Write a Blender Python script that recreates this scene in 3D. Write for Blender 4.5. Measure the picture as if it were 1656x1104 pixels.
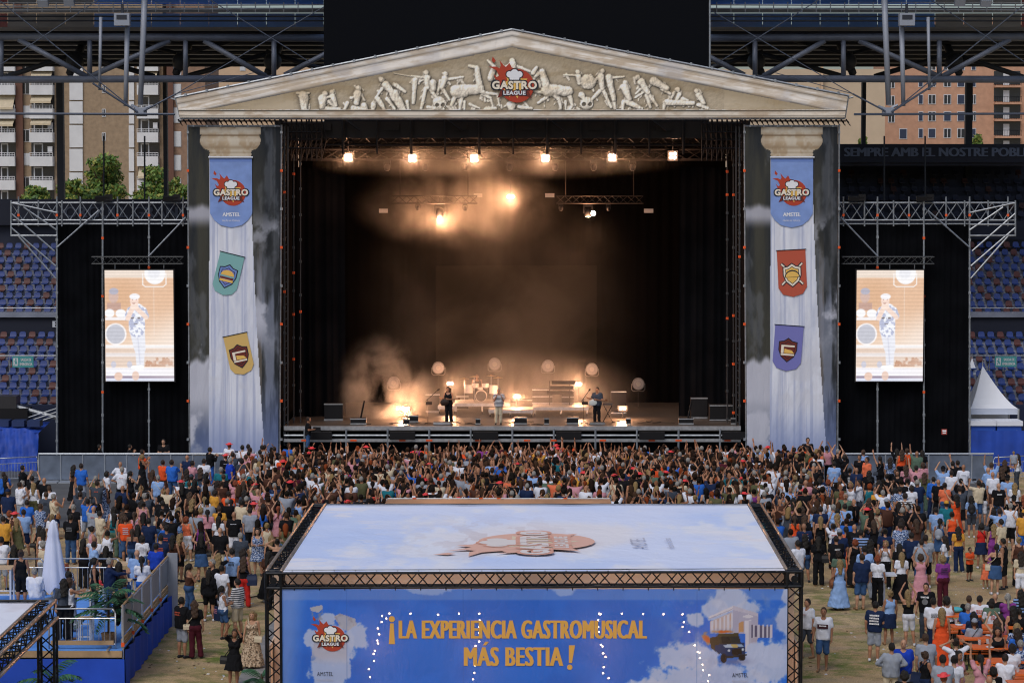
import bpy, bmesh, math, random
import numpy as np
from mathutils import Vector, Matrix
R = math.radians
random.seed(7); rng = np.random.default_rng(7)
scene = bpy.context.scene
for o in list(bpy.data.objects): bpy.data.objects.remove(o)
COL = scene.collection

# ------------------------------------------------------------------ camera
FPX, CX, CY, HORIZON, CAM_H = 4000.0, 828.0, 552.0, 290.0, 13.9
PITCH = math.atan((CY - HORIZON) / FPX)
cam_data = bpy.data.cameras.new('camera'); cam = bpy.data.objects.new('camera', cam_data); COL.objects.link(cam)
cam.location = (0, 0, CAM_H); cam.rotation_euler = (R(90) - PITCH, 0, 0)
cam_data.sensor_width = 36.0; cam_data.lens = FPX / 1656.0 * 36.0
cam_data.clip_start = 1.0; cam_data.clip_end = 3000.0
scene.camera = cam

# ------------------------------------------------------------------ sky, sun, exposure
SUN_EL, SUN_AZ = 50.0, 205.0
world = bpy.data.worlds.new('World'); scene.world = world; world.use_nodes = True
wn = world.node_tree.nodes; wl = world.node_tree.links
sky = wn.new('ShaderNodeTexSky'); sky.sky_type = 'NISHITA'; sky.sun_disc = False
sky.sun_elevation = R(SUN_EL); sky.sun_rotation = R(SUN_AZ); sky.air_density = 1.0; sky.dust_density = 3.0; sky.ozone_density = 1.3
wn['Background'].inputs['Strength'].default_value = 0.1
wl.new(sky.outputs[0], wn['Background'].inputs['Color'])
sun_data = bpy.data.lights.new('sun', 'SUN'); sun = bpy.data.objects.new('sun', sun_data); COL.objects.link(sun)
sun_data.energy = 0.9; sun_data.angle = R(28); sun_data.color = (1.0, 0.95, 0.89)
_a = R(SUN_AZ); _e = R(SUN_EL)
_to_sun = Vector((math.sin(_a) * math.cos(_e), math.cos(_a) * math.cos(_e), math.sin(_e)))
sun.rotation_euler = (-_to_sun).to_track_quat('-Z', 'Y').to_euler(); sun.location = (0, 0, 60)
scene.view_settings.view_transform = 'Standard'; scene.view_settings.look = 'None'
scene.view_settings.gamma = 1.0; scene.view_settings.use_curve_mapping = False
scene.view_settings.exposure = 0.12
scene.cycles.use_denoising = True
scene.cycles.max_bounces = 6; scene.cycles.diffuse_bounces = 2; scene.cycles.glossy_bounces = 2
scene.cycles.transmission_bounces = 3; scene.cycles.transparent_max_bounces = 6; scene.cycles.volume_bounces = 0
scene.cycles.sample_clamp_indirect = 4.0
scene.cycles.volume_max_steps = 128
scene.cycles.filter_width = 1.15

# ------------------------------------------------------------------ pixel <-> world (photo pixels, 1656 x 1104)
_c, _s = math.cos(PITCH), math.sin(PITCH)
def ray(u, v):
    x = (u - CX) / FPX; y = -(v - CY) / FPX
    return Vector((x, _c + y * _s, -_s + y * _c))
def at(u, v, Y):
    d = ray(u, v); t = Y / d.y
    return Vector((d.x * t, Y, CAM_H + d.z * t))
def gnd(u, v, z=0.0):
    d = ray(u, v); t = (z - CAM_H) / d.z
    return Vector((d.x * t, d.y * t, z))
def s2l(c):
    return tuple((x / 12.92 if x <= 0.04045 else ((x + 0.055) / 1.055) ** 2.4) for x in c)
def hexc(h):
    h = h.lstrip('#'); return s2l(tuple(int(h[i:i + 2], 16) / 255 for i in (0, 2, 4)))

# ------------------------------------------------------------------ materials
_M = {}
def mat(name, color=(0.5, 0.5, 0.5), rough=0.7, metal=0.0, emit=None, emit_s=0.0, noise=0.0, nscale=4.0, bump=0.0, bscale=40.0, spec=0.4, trans=0.0, sub=None, coords='Object', alpha=1.0):
    if name in _M: return _M[name]
    m = bpy.data.materials.new(name); m.use_nodes = True; _M[name] = m
    nt = m.node_tree; n = nt.nodes; l = nt.links; b = n['Principled BSDF']
    if isinstance(color, str): color = hexc(color)
    b.inputs['Base Color'].default_value = (*color[:3], 1); b.inputs['Roughness'].default_value = rough
    b.inputs['Metallic'].default_value = metal; b.inputs['Specular IOR Level'].default_value = spec
    if trans: b.inputs['Transmission Weight'].default_value = trans
    if alpha < 1: b.inputs['Alpha'].default_value = alpha
    if emit is not None:
        if isinstance(emit, str): emit = hexc(emit)
        b.inputs['Emission Color'].default_value = (*emit[:3], 1); b.inputs['Emission Strength'].default_value = emit_s
    if noise > 0 or bump > 0:
        tc = n.new('ShaderNodeTexCoord')
    if noise > 0:
        t = n.new('ShaderNodeTexNoise'); t.inputs['Scale'].default_value = nscale; t.inputs['Detail'].default_value = 6
        l.new(tc.outputs[coords], t.inputs['Vector'])
        r = n.new('ShaderNodeMapRange'); r.inputs[1].default_value = 0.3; r.inputs[2].default_value = 0.7
        r.inputs[3].default_value = 1 - noise; r.inputs[4].default_value = 1 + noise
        l.new(t.outputs['Fac'], r.inputs[0])
        mx = n.new('ShaderNodeMix'); mx.data_type = 'RGBA'; mx.blend_type = 'MULTIPLY'; mx.inputs[0].default_value = 1
        mx.inputs[6].default_value = (*color[:3], 1); l.new(r.outputs[0], mx.inputs[7]); l.new(mx.outputs[2], b.inputs['Base Color'])
    if bump > 0:
        t2 = n.new('ShaderNodeTexNoise'); t2.inputs['Scale'].default_value = bscale; t2.inputs['Detail'].default_value = 4
        l.new(tc.outputs[coords], t2.inputs['Vector'])
        bp = n.new('ShaderNodeBump'); bp.inputs['Strength'].default_value = bump; bp.inputs['Distance'].default_value = 0.03
        l.new(t2.outputs['Fac'], bp.inputs['Height']); l.new(bp.outputs[0], b.inputs['Normal'])
    return m
def attr_mat(name, attr='print', rough=0.8, emit=0.0, alpha=1.0, crease=0.0, cscale=(1, 1, 1)):
    if name in _M: return _M[name]
    m = bpy.data.materials.new(name); m.use_nodes = True; _M[name] = m
    nt = m.node_tree; n = nt.nodes; l = nt.links; b = n['Principled BSDF']
    a = n.new('ShaderNodeAttribute'); a.attribute_name = attr
    b.inputs['Roughness'].default_value = rough; b.inputs['Specular IOR Level'].default_value = 0.12
    if crease > 0:
        tc = n.new('ShaderNodeTexCoord'); mp = n.new('ShaderNodeMapping'); mp.inputs['Scale'].default_value = cscale; l.new(tc.outputs['Object'], mp.inputs[0]); hs = None
        for sc_, w_ in ((0.7, 1.0), (3.1, .35)):
            t = n.new('ShaderNodeTexNoise'); t.inputs['Scale'].default_value = sc_; t.inputs['Detail'].default_value = 3; t.inputs['Distortion'].default_value = .8; l.new(mp.outputs[0], t.inputs['Vector'])
            q = n.new('ShaderNodeMath'); q.operation = 'MULTIPLY'; q.inputs[1].default_value = w_; l.new(t.outputs['Fac'], q.inputs[0])
            if hs is None: hs = q.outputs[0]
            else: q2 = n.new('ShaderNodeMath'); q2.operation = 'ADD'; l.new(hs, q2.inputs[0]); l.new(q.outputs[0], q2.inputs[1]); hs = q2.outputs[0]
        bp = n.new('ShaderNodeBump'); bp.inputs['Strength'].default_value = crease; bp.inputs['Distance'].default_value = .25; l.new(hs, bp.inputs['Height']); l.new(bp.outputs[0], b.inputs['Normal'])
    if emit > 0:
        b.inputs['Base Color'].default_value = (0.01, 0.01, 0.01, 1)
        l.new(a.outputs['Color'], b.inputs['Emission Color']); b.inputs['Emission Strength'].default_value = emit
    else:
        l.new(a.outputs['Color'], b.inputs['Base Color'])
    if alpha < 1: b.inputs['Alpha'].default_value = alpha
    return m

# ------------------------------------------------------------------ objects
def tag(o, label=None, cat=None, group=None, kind=None):
    if label: o['label'] = label
    if cat: o['category'] = cat
    if group: o['group'] = group
    if kind: o['kind'] = kind
    return o
def empty(name, loc=(0, 0, 0), label=None, cat=None, group=None, kind=None, rz=0.0):
    o = bpy.data.objects.new(name, None); COL.objects.link(o); o.location = loc; o.rotation_euler = (0, 0, rz)
    o.empty_display_size = 0.3
    return tag(o, label, cat, group, kind)
def link_mesh(name, me, parent=None, mats=None, world=True):
    o = bpy.data.objects.new(name, me); COL.objects.link(o)
    if mats:
        for m in (mats if isinstance(mats, (list, tuple)) else [mats]): me.materials.append(m)
    if parent is not None:
        o.parent = parent
        if world: o.matrix_parent_inverse = world_matrix(parent).inverted()
    return o
def world_matrix(o):
    m = Matrix.LocRotScale(o.location, o.rotation_euler, o.scale)
    if o.parent is not None: m = world_matrix(o.parent) @ o.matrix_parent_inverse @ m
    return m
def mesh_np(name, V, F, mi=None, smooth=False):
    me = bpy.data.meshes.new(name); V = np.asarray(V, dtype=np.float32)
    if isinstance(F, np.ndarray):
        k = F.shape[1]; nf = len(F)
        me.vertices.add(len(V)); me.vertices.foreach_set('co', V.ravel())
        me.loops.add(nf * k); me.loops.foreach_set('vertex_index', F.astype(np.int32).ravel())
        me.polygons.add(nf); me.polygons.foreach_set('loop_start', np.arange(0, nf * k, k, dtype=np.int32))
        me.polygons.foreach_set('loop_total', np.full(nf, k, dtype=np.int32))
        me.update(calc_edges=True)
    else:
        me.from_pydata([tuple(map(float, v)) for v in V], [], F); me.update()
    if mi is not None: me.polygons.foreach_set('material_index', np.asarray(mi, dtype=np.int32))
    if smooth: me.polygons.foreach_set('use_smooth', np.ones(len(me.polygons), dtype=bool))
    return me
class MB:
    def __init__(s): s.V = []; s.F = []; s.MI = []; s.cur = 0
    def mat(s, i): s.cur = i; return s
    def add(s, V, F):
        b = len(s.V); s.V.extend([tuple(v) for v in V])
        for f in F: s.F.append([i + b for i in f]); s.MI.append(s.cur)
        return s
    def box(s, c, d, rz=0.0, rx=0.0):
        x, y, z = d[0] / 2, d[1] / 2, d[2] / 2
        P = [Vector(p) for p in ((-x, -y, -z), (x, -y, -z), (x, y, -z), (-x, y, -z), (-x, -y, z), (x, -y, z), (x, y, z), (-x, y, z))]
        if rz or rx:
            m = Matrix.Rotation(rz, 3, 'Z') @ Matrix.Rotation(rx, 3, 'X'); P = [m @ p for p in P]
        c = Vector(c)
        return s.add([c + p for p in P], [(0, 3, 2, 1), (4, 5, 6, 7), (0, 1, 5, 4), (1, 2, 6, 5), (2, 3, 7, 6), (3, 0, 4, 7)])
    def bb(s, x0, x1, y0, y1, z0, z1):
        return s.box(((x0 + x1) / 2, (y0 + y1) / 2, (z0 + z1) / 2), (abs(x1 - x0), abs(y1 - y0), abs(z1 - z0)))
    def tube(s, p, q, r, n=6, r2=None, caps=True):
        p = Vector(p); q = Vector(q); d = q - p
        if d.length < 1e-6: return s
        d.normalize(); a = Vector((0, 0, 1)) if abs(d.z) < 0.9 else Vector((1, 0, 0))
        u = d.cross(a).normalized(); w = d.cross(u); r2 = r if r2 is None else r2
        V = []
        for k in range(n):
            t = 2 * math.pi * k / n; V.append(p + (u * math.cos(t) + w * math.sin(t)) * r)
        for k in range(n):
            t = 2 * math.pi * k / n; V.append(q + (u * math.cos(t) + w * math.sin(t)) * r2)
        F = [(k, (k + 1) % n, n + (k + 1) % n, n + k) for k in range(n)]
        if caps: F += [tuple(range(n - 1, -1, -1)), tuple(range(n, 2 * n))]
        return s.add(V, F)
    def path(s, P, r, n=6):
        for a, b in zip(P[:-1], P[1:]): s.tube(a, b, r, n)
        return s
    def disc(s, c, nrm, r, n=16, depth=0.0):
        c = Vector(c); d = Vector(nrm).normalized()
        if depth: return s.tube(c, c + d * depth, r, n)
        a = Vector((0, 0, 1)) if abs(d.z) < 0.9 else Vector((1, 0, 0)); u = d.cross(a).normalized(); w = d.cross(u)
        return s.add([c + (u * math.cos(2 * math.pi * k / n) + w * math.sin(2 * math.pi * k / n)) * r for k in range(n)], [tuple(range(n))])
    def ball(s, c, r, n=8, m=6, sx=1, sy=1, sz=1):
        V = []; F = []; c = Vector(c)
        for i in range(m + 1):
            ph = math.pi * i / m
            for k in range(n):
                t = 2 * math.pi * k / n
                V.append(c + Vector((r * sx * math.sin(ph) * math.cos(t), r * sy * math.sin(ph) * math.sin(t), r * sz * math.cos(ph))))
        for i in range(m):
            for k in range(n): F.append((i * n + k, (i + 1) * n + k, (i + 1) * n + (k + 1) % n, i * n + (k + 1) % n))
        return s.add(V, F)
    def quad(s, a, b, c, d): return s.add([a, b, c, d], [(0, 1, 2, 3)])
    def lathe(s, c, prof, n=14):
        c = Vector(c); V = []; F = []; m = len(prof)
        for (r, z) in prof:
            for k in range(n):
                t = 2 * math.pi * k / n; V.append(c + Vector((r * math.cos(t), r * math.sin(t), z)))
        for i in range(m - 1):
            for k in range(n): F.append((i * n + k, i * n + (k + 1) % n, (i + 1) * n + (k + 1) % n, (i + 1) * n + k))
        F.append(tuple(range(n - 1, -1, -1))); F.append(tuple(range((m - 1) * n, m * n)))
        return s.add(V, F)
    def build(s, name, mats, parent=None, smooth=False, label=None, cat=None, group=None, kind=None, origin=None):
        V = s.V
        if origin is not None and parent is None: V = [Vector(v) - Vector(origin) for v in V]
        me = mesh_np(name, V, s.F, s.MI if any(s.MI) else None, smooth)
        o = link_mesh(name, me, parent, mats)
        if origin is not None and parent is None: o.location = origin
        return tag(o, label, cat, group, kind)

def copy_tree(o, parent=None):
    c = o.copy(); COL.objects.link(c)
    if parent is not None: c.parent = parent
    for ch in [x for x in o.children]: copy_tree(ch, c)
    return c
def box_truss(mb, p, q, w, rc=0.03, rb=0.016, pitch=None, up=Vector((0, 0, 1)), n=5):
    """square lattice truss from p to q, w wide"""
    p = Vector(p); q = Vector(q); d = (q - p); L = d.length; d.normalize()
    a = up if abs(d.dot(up)) < 0.9 else Vector((0, 1, 0))
    u = d.cross(a).normalized(); v = u.cross(d).normalized(); h = w / 2
    C = [u * h + v * h, -u * h + v * h, -u * h - v * h, u * h - v * h]
    for c in C: mb.tube(p + c, q + c, rc, n)
    k = max(2, round(L / (pitch or w * 1.0)))
    for i in range(k):
        a0 = p + d * (L * i / k); a1 = p + d * (L * (i + 1) / k)
        for j in range(4):
            c0 = C[j]; c1 = C[(j + 1) % 4]
            if i % 2: c0, c1 = c1, c0
            mb.tube(a0 + c0, a1 + c1, rb, 4, caps=False)
    return mb
def flat_truss(mb, p, q, hgt, rc=0.03, rb=0.02, pitch=None, cross=False, n=6, up=Vector((0, 0, 1))):
    p = Vector(p); q = Vector(q); d = q - p; L = d.length; d.normalize(); o = up * hgt
    mb.tube(p, q, rc, n); mb.tube(p + o, q + o, rc, n)
    k = max(1, round(L / (pitch or hgt)))
    for i in range(k):
        a0 = p + d * (L * i / k); a1 = p + d * (L * (i + 1) / k)
        if cross: mb.tube(a0, a1 + o, rb, 4, caps=False); mb.tube(a0 + o, a1, rb, 4, caps=False)
        elif i % 2: mb.tube(a0, a1 + o, rb, 4, caps=False)
        else: mb.tube(a0 + o, a1, rb, 4, caps=False)
    return mb

# ------------------------------------------------------------------ lettering and printed panels
_TX = {}
def text_np(s, bold=0.0, spacing=1.0):
    key = (s, bold, spacing)
    if key in _TX: return _TX[key]
    cu = bpy.data.curves.new('lettering', 'FONT'); cu.body = s; cu.offset = bold; cu.space_character = spacing
    cu.resolution_u = 3; cu.fill_mode = 'FRONT' if hasattr(cu, 'fill_mode') else cu.fill_mode
    o = bpy.data.objects.new('lettering', cu); COL.objects.link(o)
    dg = bpy.context.evaluated_depsgraph_get(); me = bpy.data.meshes.new_from_object(o.evaluated_get(dg))
    V = np.array([v.co[:] for v in me.vertices]); F = [list(p.vertices) for p in me.polygons]
    bpy.data.objects.remove(o); bpy.data.curves.remove(cu); bpy.data.meshes.remove(me)
    lo = V.min(0); hi = V.max(0); V = (V - lo) / np.maximum(hi - lo, 1e-6)   # 0..1 box
    _TX[key] = (V, F, (hi - lo)[0] / max((hi - lo)[1], 1e-6)); return _TX[key]
class Frame:
    """a drawing plane in the world: origin, right and up vectors (metres), normal towards the viewer"""
    def __init__(s, o, r, u, surf=None):
        s.o = Vector(o); s.r = Vector(r).normalized(); s.u = Vector(u).normalized(); s.n = s.r.cross(s.u)
    def p(s, x, y, z=0.0): return s.o + s.r * x + s.u * y + s.n * z
    def sub(s, x, y, ang=0.0, z=0.0):
        r = s.r * math.cos(ang) + s.u * math.sin(ang); u = -s.r * math.sin(ang) + s.u * math.cos(ang)
        return Frame(s.p(x, y, z), r, u)
def put_text(mb, fr, s, cx, cy, w, h, z, bold=0.03, shear=0.0, spacing=1.0):
    V, F, asp = text_np(s, bold, spacing)
    mb.add([fr.p(cx + (v[0] - 0.5) * w + (v[1] - 0.5) * h * shear, cy + (v[1] - 0.5) * h, z) for v in V], F)
def put_poly(mb, fr, pts, z): mb.add([fr.p(x, y, z) for x, y in pts], [tuple(range(len(pts)))])
def circle_pts(cx, cy, r, n=28, ry=None, a0=0, a1=360):
    ry = r if ry is None else ry
    return [(cx + r * math.cos(R(a0 + (a1 - a0) * k / n)), cy + ry * math.sin(R(a0 + (a1 - a0) * k / n))) for k in range(n if a1 - a0 >= 360 else n + 1)]
def value_noise(U, V, seed=0, octaves=5, gain=0.55):
    g = np.random.default_rng(seed); out = np.zeros_like(U); amp = 1.0; tot = 0.0; f = 1.0
    T = g.random((64, 64))
    for k in range(octaves):
        x = U * f + 7.3 * k; y = V * f + 3.1 * k
        xi = np.floor(x).astype(int); yi = np.floor(y).astype(int); fx = x - xi; fy = y - yi
        fx = fx * fx * (3 - 2 * fx); fy = fy * fy * (3 - 2 * fy)
        a = T[xi % 64, yi % 64]; b = T[(xi + 1) % 64, yi % 64]; c = T[xi % 64, (yi + 1) % 64]; d = T[(xi + 1) % 64, (yi + 1) % 64]
        out += amp * ((a * (1 - fx) + b * fx) * (1 - fy) + (c * (1 - fx) + d * fx) * fy); tot += amp; amp *= gain; f *= 2.03
    return out / tot
def sstep(a, b, x): t = np.clip((x - a) / (b - a), 0, 1); return t * t * (3 - 2 * t)
def mixc(A, B, t): return A * (1 - t[..., None]) + np.asarray(B) * t[..., None]
def lin(C): C = np.clip(C, 0, 1); return np.where(C <= 0.04045, C / 12.92, ((C + 0.055) / 1.055) ** 2.4)
def h2(h): h = h.lstrip('#'); return np.array([int(h[i:i + 2], 16) / 255 for i in (0, 2, 4)])
def print_panel(name, p00, p10, p11, p01, nu, nv, fn, material, parent=None, wave=None, keep=None):
    """a sheet with a picture printed on it: p00 bottom-left, p10 bottom-right, p11 top-right, p01 top-left; fn(U, V) gives sRGB"""
    u = np.linspace(0, 1, nu); v = np.linspace(0, 1, nv); U, V = np.meshgrid(u, v)
    a, b, c, d = (np.array(p) for p in (p00, p10, p11, p01))
    P = (a * (1 - U)[..., None] * (1 - V)[..., None] + b * U[..., None] * (1 - V)[..., None] + c * U[..., None] * V[..., None] + d * (1 - U)[..., None] * V[..., None])
    if wave is not None:
        nrm = np.cross(b - a, d - a); nrm = nrm / np.linalg.norm(nrm); P = P + nrm * wave(U, V)[..., None]
    C = lin(fn(U, V))
    idx = np.arange(nu * nv).reshape(nv, nu)
    F = np.stack([idx[:-1, :-1], idx[:-1, 1:], idx[1:, 1:], idx[1:, :-1]], -1).reshape(-1, 4)
    if keep is not None:
        K = keep(U, V); kf = (K[:-1, :-1] & K[:-1, 1:] & K[1:, 1:] & K[1:, :-1]).reshape(-1); F = F[kf]
    me = mesh_np(name, P.reshape(-1, 3), F, smooth=True)
    at_ = me.color_attributes.new('print', 'FLOAT_COLOR', 'POINT')
    at_.data.foreach_set('color', np.concatenate([C.reshape(-1, 3), np.ones((nu * nv, 1))], 1).astype(np.float32).ravel())
    return link_mesh(name, me, parent, material)
# ================================================================== THE SETTING
BLACK = mat('black_fabric', (0.0045, 0.005, 0.0065), 1.0, noise=0.3, nscale=0.8, spec=0.02)
BLACKM = mat('black_metal', (0.010, 0.010, 0.012), 0.55, 0.2, spec=0.25)
STEEL = mat('galvanised_steel', (0.30, 0.33, 0.37), 0.45, 0.6, noise=0.25, nscale=6)
ALU = mat('aluminium', (0.45, 0.47, 0.50), 0.4, 0.7, noise=0.2, nscale=5)
STEELD = mat('scaffold_dark', (0.06, 0.065, 0.072), 0.5, 0.5)
ORANGE = mat('orange_clamp', '#e2571e', 0.6)
# ---- ground
def ground_material():
    m = bpy.data.materials.new('dry_grass_ground'); m.use_nodes = True; nt = m.node_tree; n = nt.nodes; l = nt.links; b = n['Principled BSDF']
    tc = n.new('ShaderNodeTexCoord')
    def noise(sc, det=6, rough=0.55, vec=None):
        t = n.new('ShaderNodeTexNoise'); t.inputs['Scale'].default_value = sc; t.inputs['Detail'].default_value = det; t.inputs['Roughness'].default_value = rough
        l.new(vec or tc.outputs['Object'], t.inputs['Vector']); return t
    def ramp(src, a, b_, lo=0.0, hi=1.0):
        r = n.new('ShaderNodeMapRange'); r.inputs[1].default_value = a; r.inputs[2].default_value = b_; r.inputs[3].default_value = lo; r.inputs[4].default_value = hi
        l.new(src, r.inputs[0]); return r.outputs[0]
    def mix(f, A, B, mode='MIX'):
        x = n.new('ShaderNodeMix'); x.data_type = 'RGBA'; x.blend_type = mode
        if isinstance(f, (int, float)): x.inputs[0].default_value = f
        else: l.new(f, x.inputs[0])
        for k, c in ((6, A), (7, B)):
            if isinstance(c, tuple): x.inputs[k].default_value = (*c, 1)
            else: l.new(c, x.inputs[k])
        return x.outputs[2]
    straw = hexc('#c8b18c'); dirt = hexc('#b09673'); grey = hexc('#938169'); green = hexc('#6b7c3f')
    c = mix(ramp(noise(0.35).outputs['Fac'], 0.38, 0.62), straw, dirt)
    c = mix(ramp(noise(1.7).outputs['Fac'], 0.52, 0.7), c, grey)
    big = ramp(noise(0.16, 3).outputs['Fac'], 0.40, 0.56)
    sm = ramp(noise(1.1, 8, 0.7).outputs['Fac'], 0.44, 0.58)
    mul = n.new('ShaderNodeMath'); mul.operation = 'MULTIPLY'; l.new(big, mul.inputs[0]); l.new(sm, mul.inputs[1])
    # the far half of the pitch is bare; the near part keeps some green
    sep = n.new('ShaderNodeSeparateXYZ'); l.new(tc.outputs['Object'], sep.inputs[0])
    near = ramp(sep.outputs['Y'], 78.0, 60.0)
    m2 = n.new('ShaderNodeMath'); m2.operation = 'MULTIPLY'; l.new(mul.outputs[0], m2.inputs[0]); l.new(ramp(sep.outputs['Y'], 95.0, 72.0, 0.35, 1.0), m2.inputs[1])
    c = mix(m2.outputs[0], c, green)
    mp = n.new('ShaderNodeMapping'); l.new(tc.outputs['Object'], mp.inputs[0]); mp.inputs['Scale'].default_value = (0.25, 1.0, 1)
    c = mix(ramp(noise(1.2, 3, 0.5, mp.outputs[0]).outputs['Fac'], 0.5, 0.66, 0, 0.5), c, hexc('#b3a08d'))
    c = mix(ramp(noise(22, 5, 0.7).outputs['Fac'], 0.35, 0.65, 0.0, 1.0), mix(1.0, c, (0.58, 0.58, 0.58), 'MULTIPLY'), mix(1.0, c, (1.28, 1.26, 1.22), 'MULTIPLY'))
    l.new(c, b.inputs['Base Color']); b.inputs['Roughness'].default_value = 0.95; b.inputs['Specular IOR Level'].default_value = 0.1
    bp = n.new('ShaderNodeBump'); bp.inputs['Strength'].default_value = 0.8; bp.inputs['Distance'].default_value = 0.05
    l.new(noise(26, 5, 0.7).outputs['Fac'], bp.inputs['Height']); l.new(bp.outputs[0], b.inputs['Normal'])
    return m
g = MB(); g.quad((-900, -60, 0), (900, -60, 0), (900, 1500, 0), (-900, 1500, 0))
g.build('ground', ground_material(), kind='structure')
fl = MB(); a = gnd(1612, 783); fl.quad((-34, 98.6, 0.006), (19.6, 97.6, 0.006), (a.x, 119, 0.006), (-34, 119, 0.006))
fl.build('floor_covering', mat('grey_floor_mat', (0.085, 0.092, 0.10), 0.8, noise=0.25, nscale=0.6, bump=0.2), kind='structure')
pth = empty('path', (0, 0, 0), kind='structure')
gm = mat('roadway_panel_grey', (0.22, 0.23, 0.24), 0.6, noise=0.25, nscale=3, bump=0.3, bscale=15)
for i in range(9):
    y0 = 57.5 + i * 2.45
    MB().bb(-7.7 + 0.02 * i, -6.35, y0, y0 + 2.4, 0.004, 0.045).build('panel', gm, pth)

# ---- foliage
def leaf_cloud(name, lumps, n, size, mats, parent, seed=1):
    g = np.random.default_rng(seed); V = []; F = []; MI = []
    L = np.array(lumps); w = L[:, 3] ** 2 * L[:, 4]; w = w / w.sum(); pick = g.choice(len(L), n, p=w)
    d = g.normal(size=(n, 3)); d /= np.linalg.norm(d, axis=1)[:, None]; rad = g.random(n) ** 0.45
    rad *= 0.8 + 0.35 * g.random(n)
    P = L[pick, :3] + d * rad[:, None] * np.stack([L[pick, 3], L[pick, 3], L[pick, 4]], 1)
    a = g.normal(size=(n, 3)); a /= np.linalg.norm(a, axis=1)[:, None]; b = np.cross(a, d); b /= np.maximum(np.linalg.norm(b, axis=1)[:, None], 1e-6)
    s = size * (0.6 + 0.9 * g.random(n))[:, None]
    Q = np.stack([P - a * s, P + b * s * 0.55, P + a * s, P - b * s * 0.55], 1).reshape(-1, 3)
    F = np.arange(n * 4).reshape(n, 4)
    me = mesh_np(name, Q, F, g.integers(0, len(mats), n))
    return link_mesh(name, me, parent, mats)
LEAF = [mat('leaf_green', '#5a7a34', 0.6), mat('leaf_mid', '#71893e', 0.6), mat('leaf_dark', '#41602e', 0.6), mat('leaf_yellow', '#8f9046', 0.6)]
BARK = mat('bark', '#4a3b2e', 0.9, noise=0.3, nscale=10)
def tree(px, base_v, top_v, width_px, Y, label, seed):
    b = at(px, base_v, Y); t = at(px, top_v, Y); h = t.z - b.z; r = width_px / FPX * Y / 2
    base = Vector((b.x, Y, 0)); root = empty('tree', base, label, 'tree', 'trees behind the stand')
    mb = MB(); top = Vector((b.x, Y, t.z - h * 0.25)); mb.tube(base, top, 0.28, 8, 0.1)
    g = random.Random(seed); lumps = []
    for k in range(15):
        f = g.random(); z = b.z + h * (0.05 + 0.85 * f); rr = r * (1.25 - 0.75 * f) * (0.5 + 0.6 * g.random())
        x = b.x + g.uniform(-1, 1) * max(r - rr * 0.6, 0.2) * (1.05 - 0.6 * f); y = Y + g.uniform(-1, 1) * r * 0.6
        lumps.append((x, y, z, rr * 0.62, rr * 0.5)); mb.tube((b.x, Y, z - 1.2 - 1.5 * f), (x, y, z), 0.09, 5, 0.03)
    mb.build('trunk', BARK, root); leaf_cloud('crown', lumps, 6500, 0.17, LEAF, root, seed)
tree(165, 335, 246, 92, 205, 'tall green leafy tree standing highest above the stand, before the brown brick wall', 3)
tree(245, 335, 268, 88, 200, 'round light green tree beside the printed column', 4)
tree(118, 335, 290, 70, 198, 'low green tree just beside the dark roof column', 5)
tree(55, 335, 300, 60, 200, 'sparse small tree below the white balconies', 6)
tree(290, 335, 283, 40, 196, 'small bushy green tree partly hidden by the column banner', 8)
tree(1396, 245, 213, 18, 260, 'little sapling against the beige house wall', 9)
tree(1578, 250, 219, 34, 250, 'small palm-like green tree peeping over the lettered stand wall', 10)

# ---- houses behind
GLASS = mat('window_dark', (0.02, 0.025, 0.035), 0.15, spec=0.6)
FRAMEW = mat('window_frame_white', '#c9cdd4', 0.5)
def rect(mb, Y, x0, y0, x1, y1, d0=0.0, d1=0.3):
    a = at(x0, y1, Y); b = at(x1, y0, Y); mb.bb(a.x, b.x, Y - d1, Y - d0, a.z, b.z); return mb
def house(label, Y, x0, y0, x1, y1, wall_mat, depth=14):
    a = at(x0, y1, Y); b = at(x1, y0, Y); root = empty('apartment_building', ((a.x + b.x) / 2, Y, 0), label, 'building', 'houses behind the stadium')
    MB().bb(a.x, b.x, Y, Y + depth, 0, b.z).build('wall', wall_mat, root)
    return root
_wd = MB; 
def window(root, Y, x0, y0, x1, y1, shutter=None):
    w = rect(MB(), Y, x0, y0, x1, y1, -0.02, 0.08).build('window', FRAMEW, root); m = 1.0
    if shutter: rect(MB(), Y, x0 + m, y0 + m, x1 - m, y1 - m, 0.081, 0.12).build('shutter', shutter, w)
    else:
        xm = (x0 + x1) / 2
        rect(MB(), Y, x0 + m, y0 + m, xm - 0.5, y1 - m, 0.081, 0.1).build('pane', GLASS, w)
        rect(MB(), Y, xm + 0.5, y0 + m, x1 - m, y1 - m, 0.081, 0.1).build('pane', GLASS, w)
BRICKB = mat('brown_brick', '#95836e', 0.9, noise=0.15, nscale=2.0, bump=0.3, bscale=8)
BRICKR = mat('red_brown_brick', '#8c7362', 0.9, noise=0.15, nscale=2.0)
BALCW = mat('balcony_white', '#d0d4da', 0.8, noise=0.06, nscale=1.0)
AWN = mat('awning_cream', '#c4b89f', 0.8, noise=0.1, nscale=3)
SHUT = mat('shutter_white', '#c6cbd2', 0.7)
YB = 300.0
hb = house('brown brick apartment block with white balconies and cream awnings behind the stand', YB, -260, -60, 262, 330, BRICKB)
hb2 = house('reddish brick block with shuttered windows seen beside the column banner', YB - 1, 272, -60, 330, 330, BRICKR)
STO = 38.3
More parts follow.
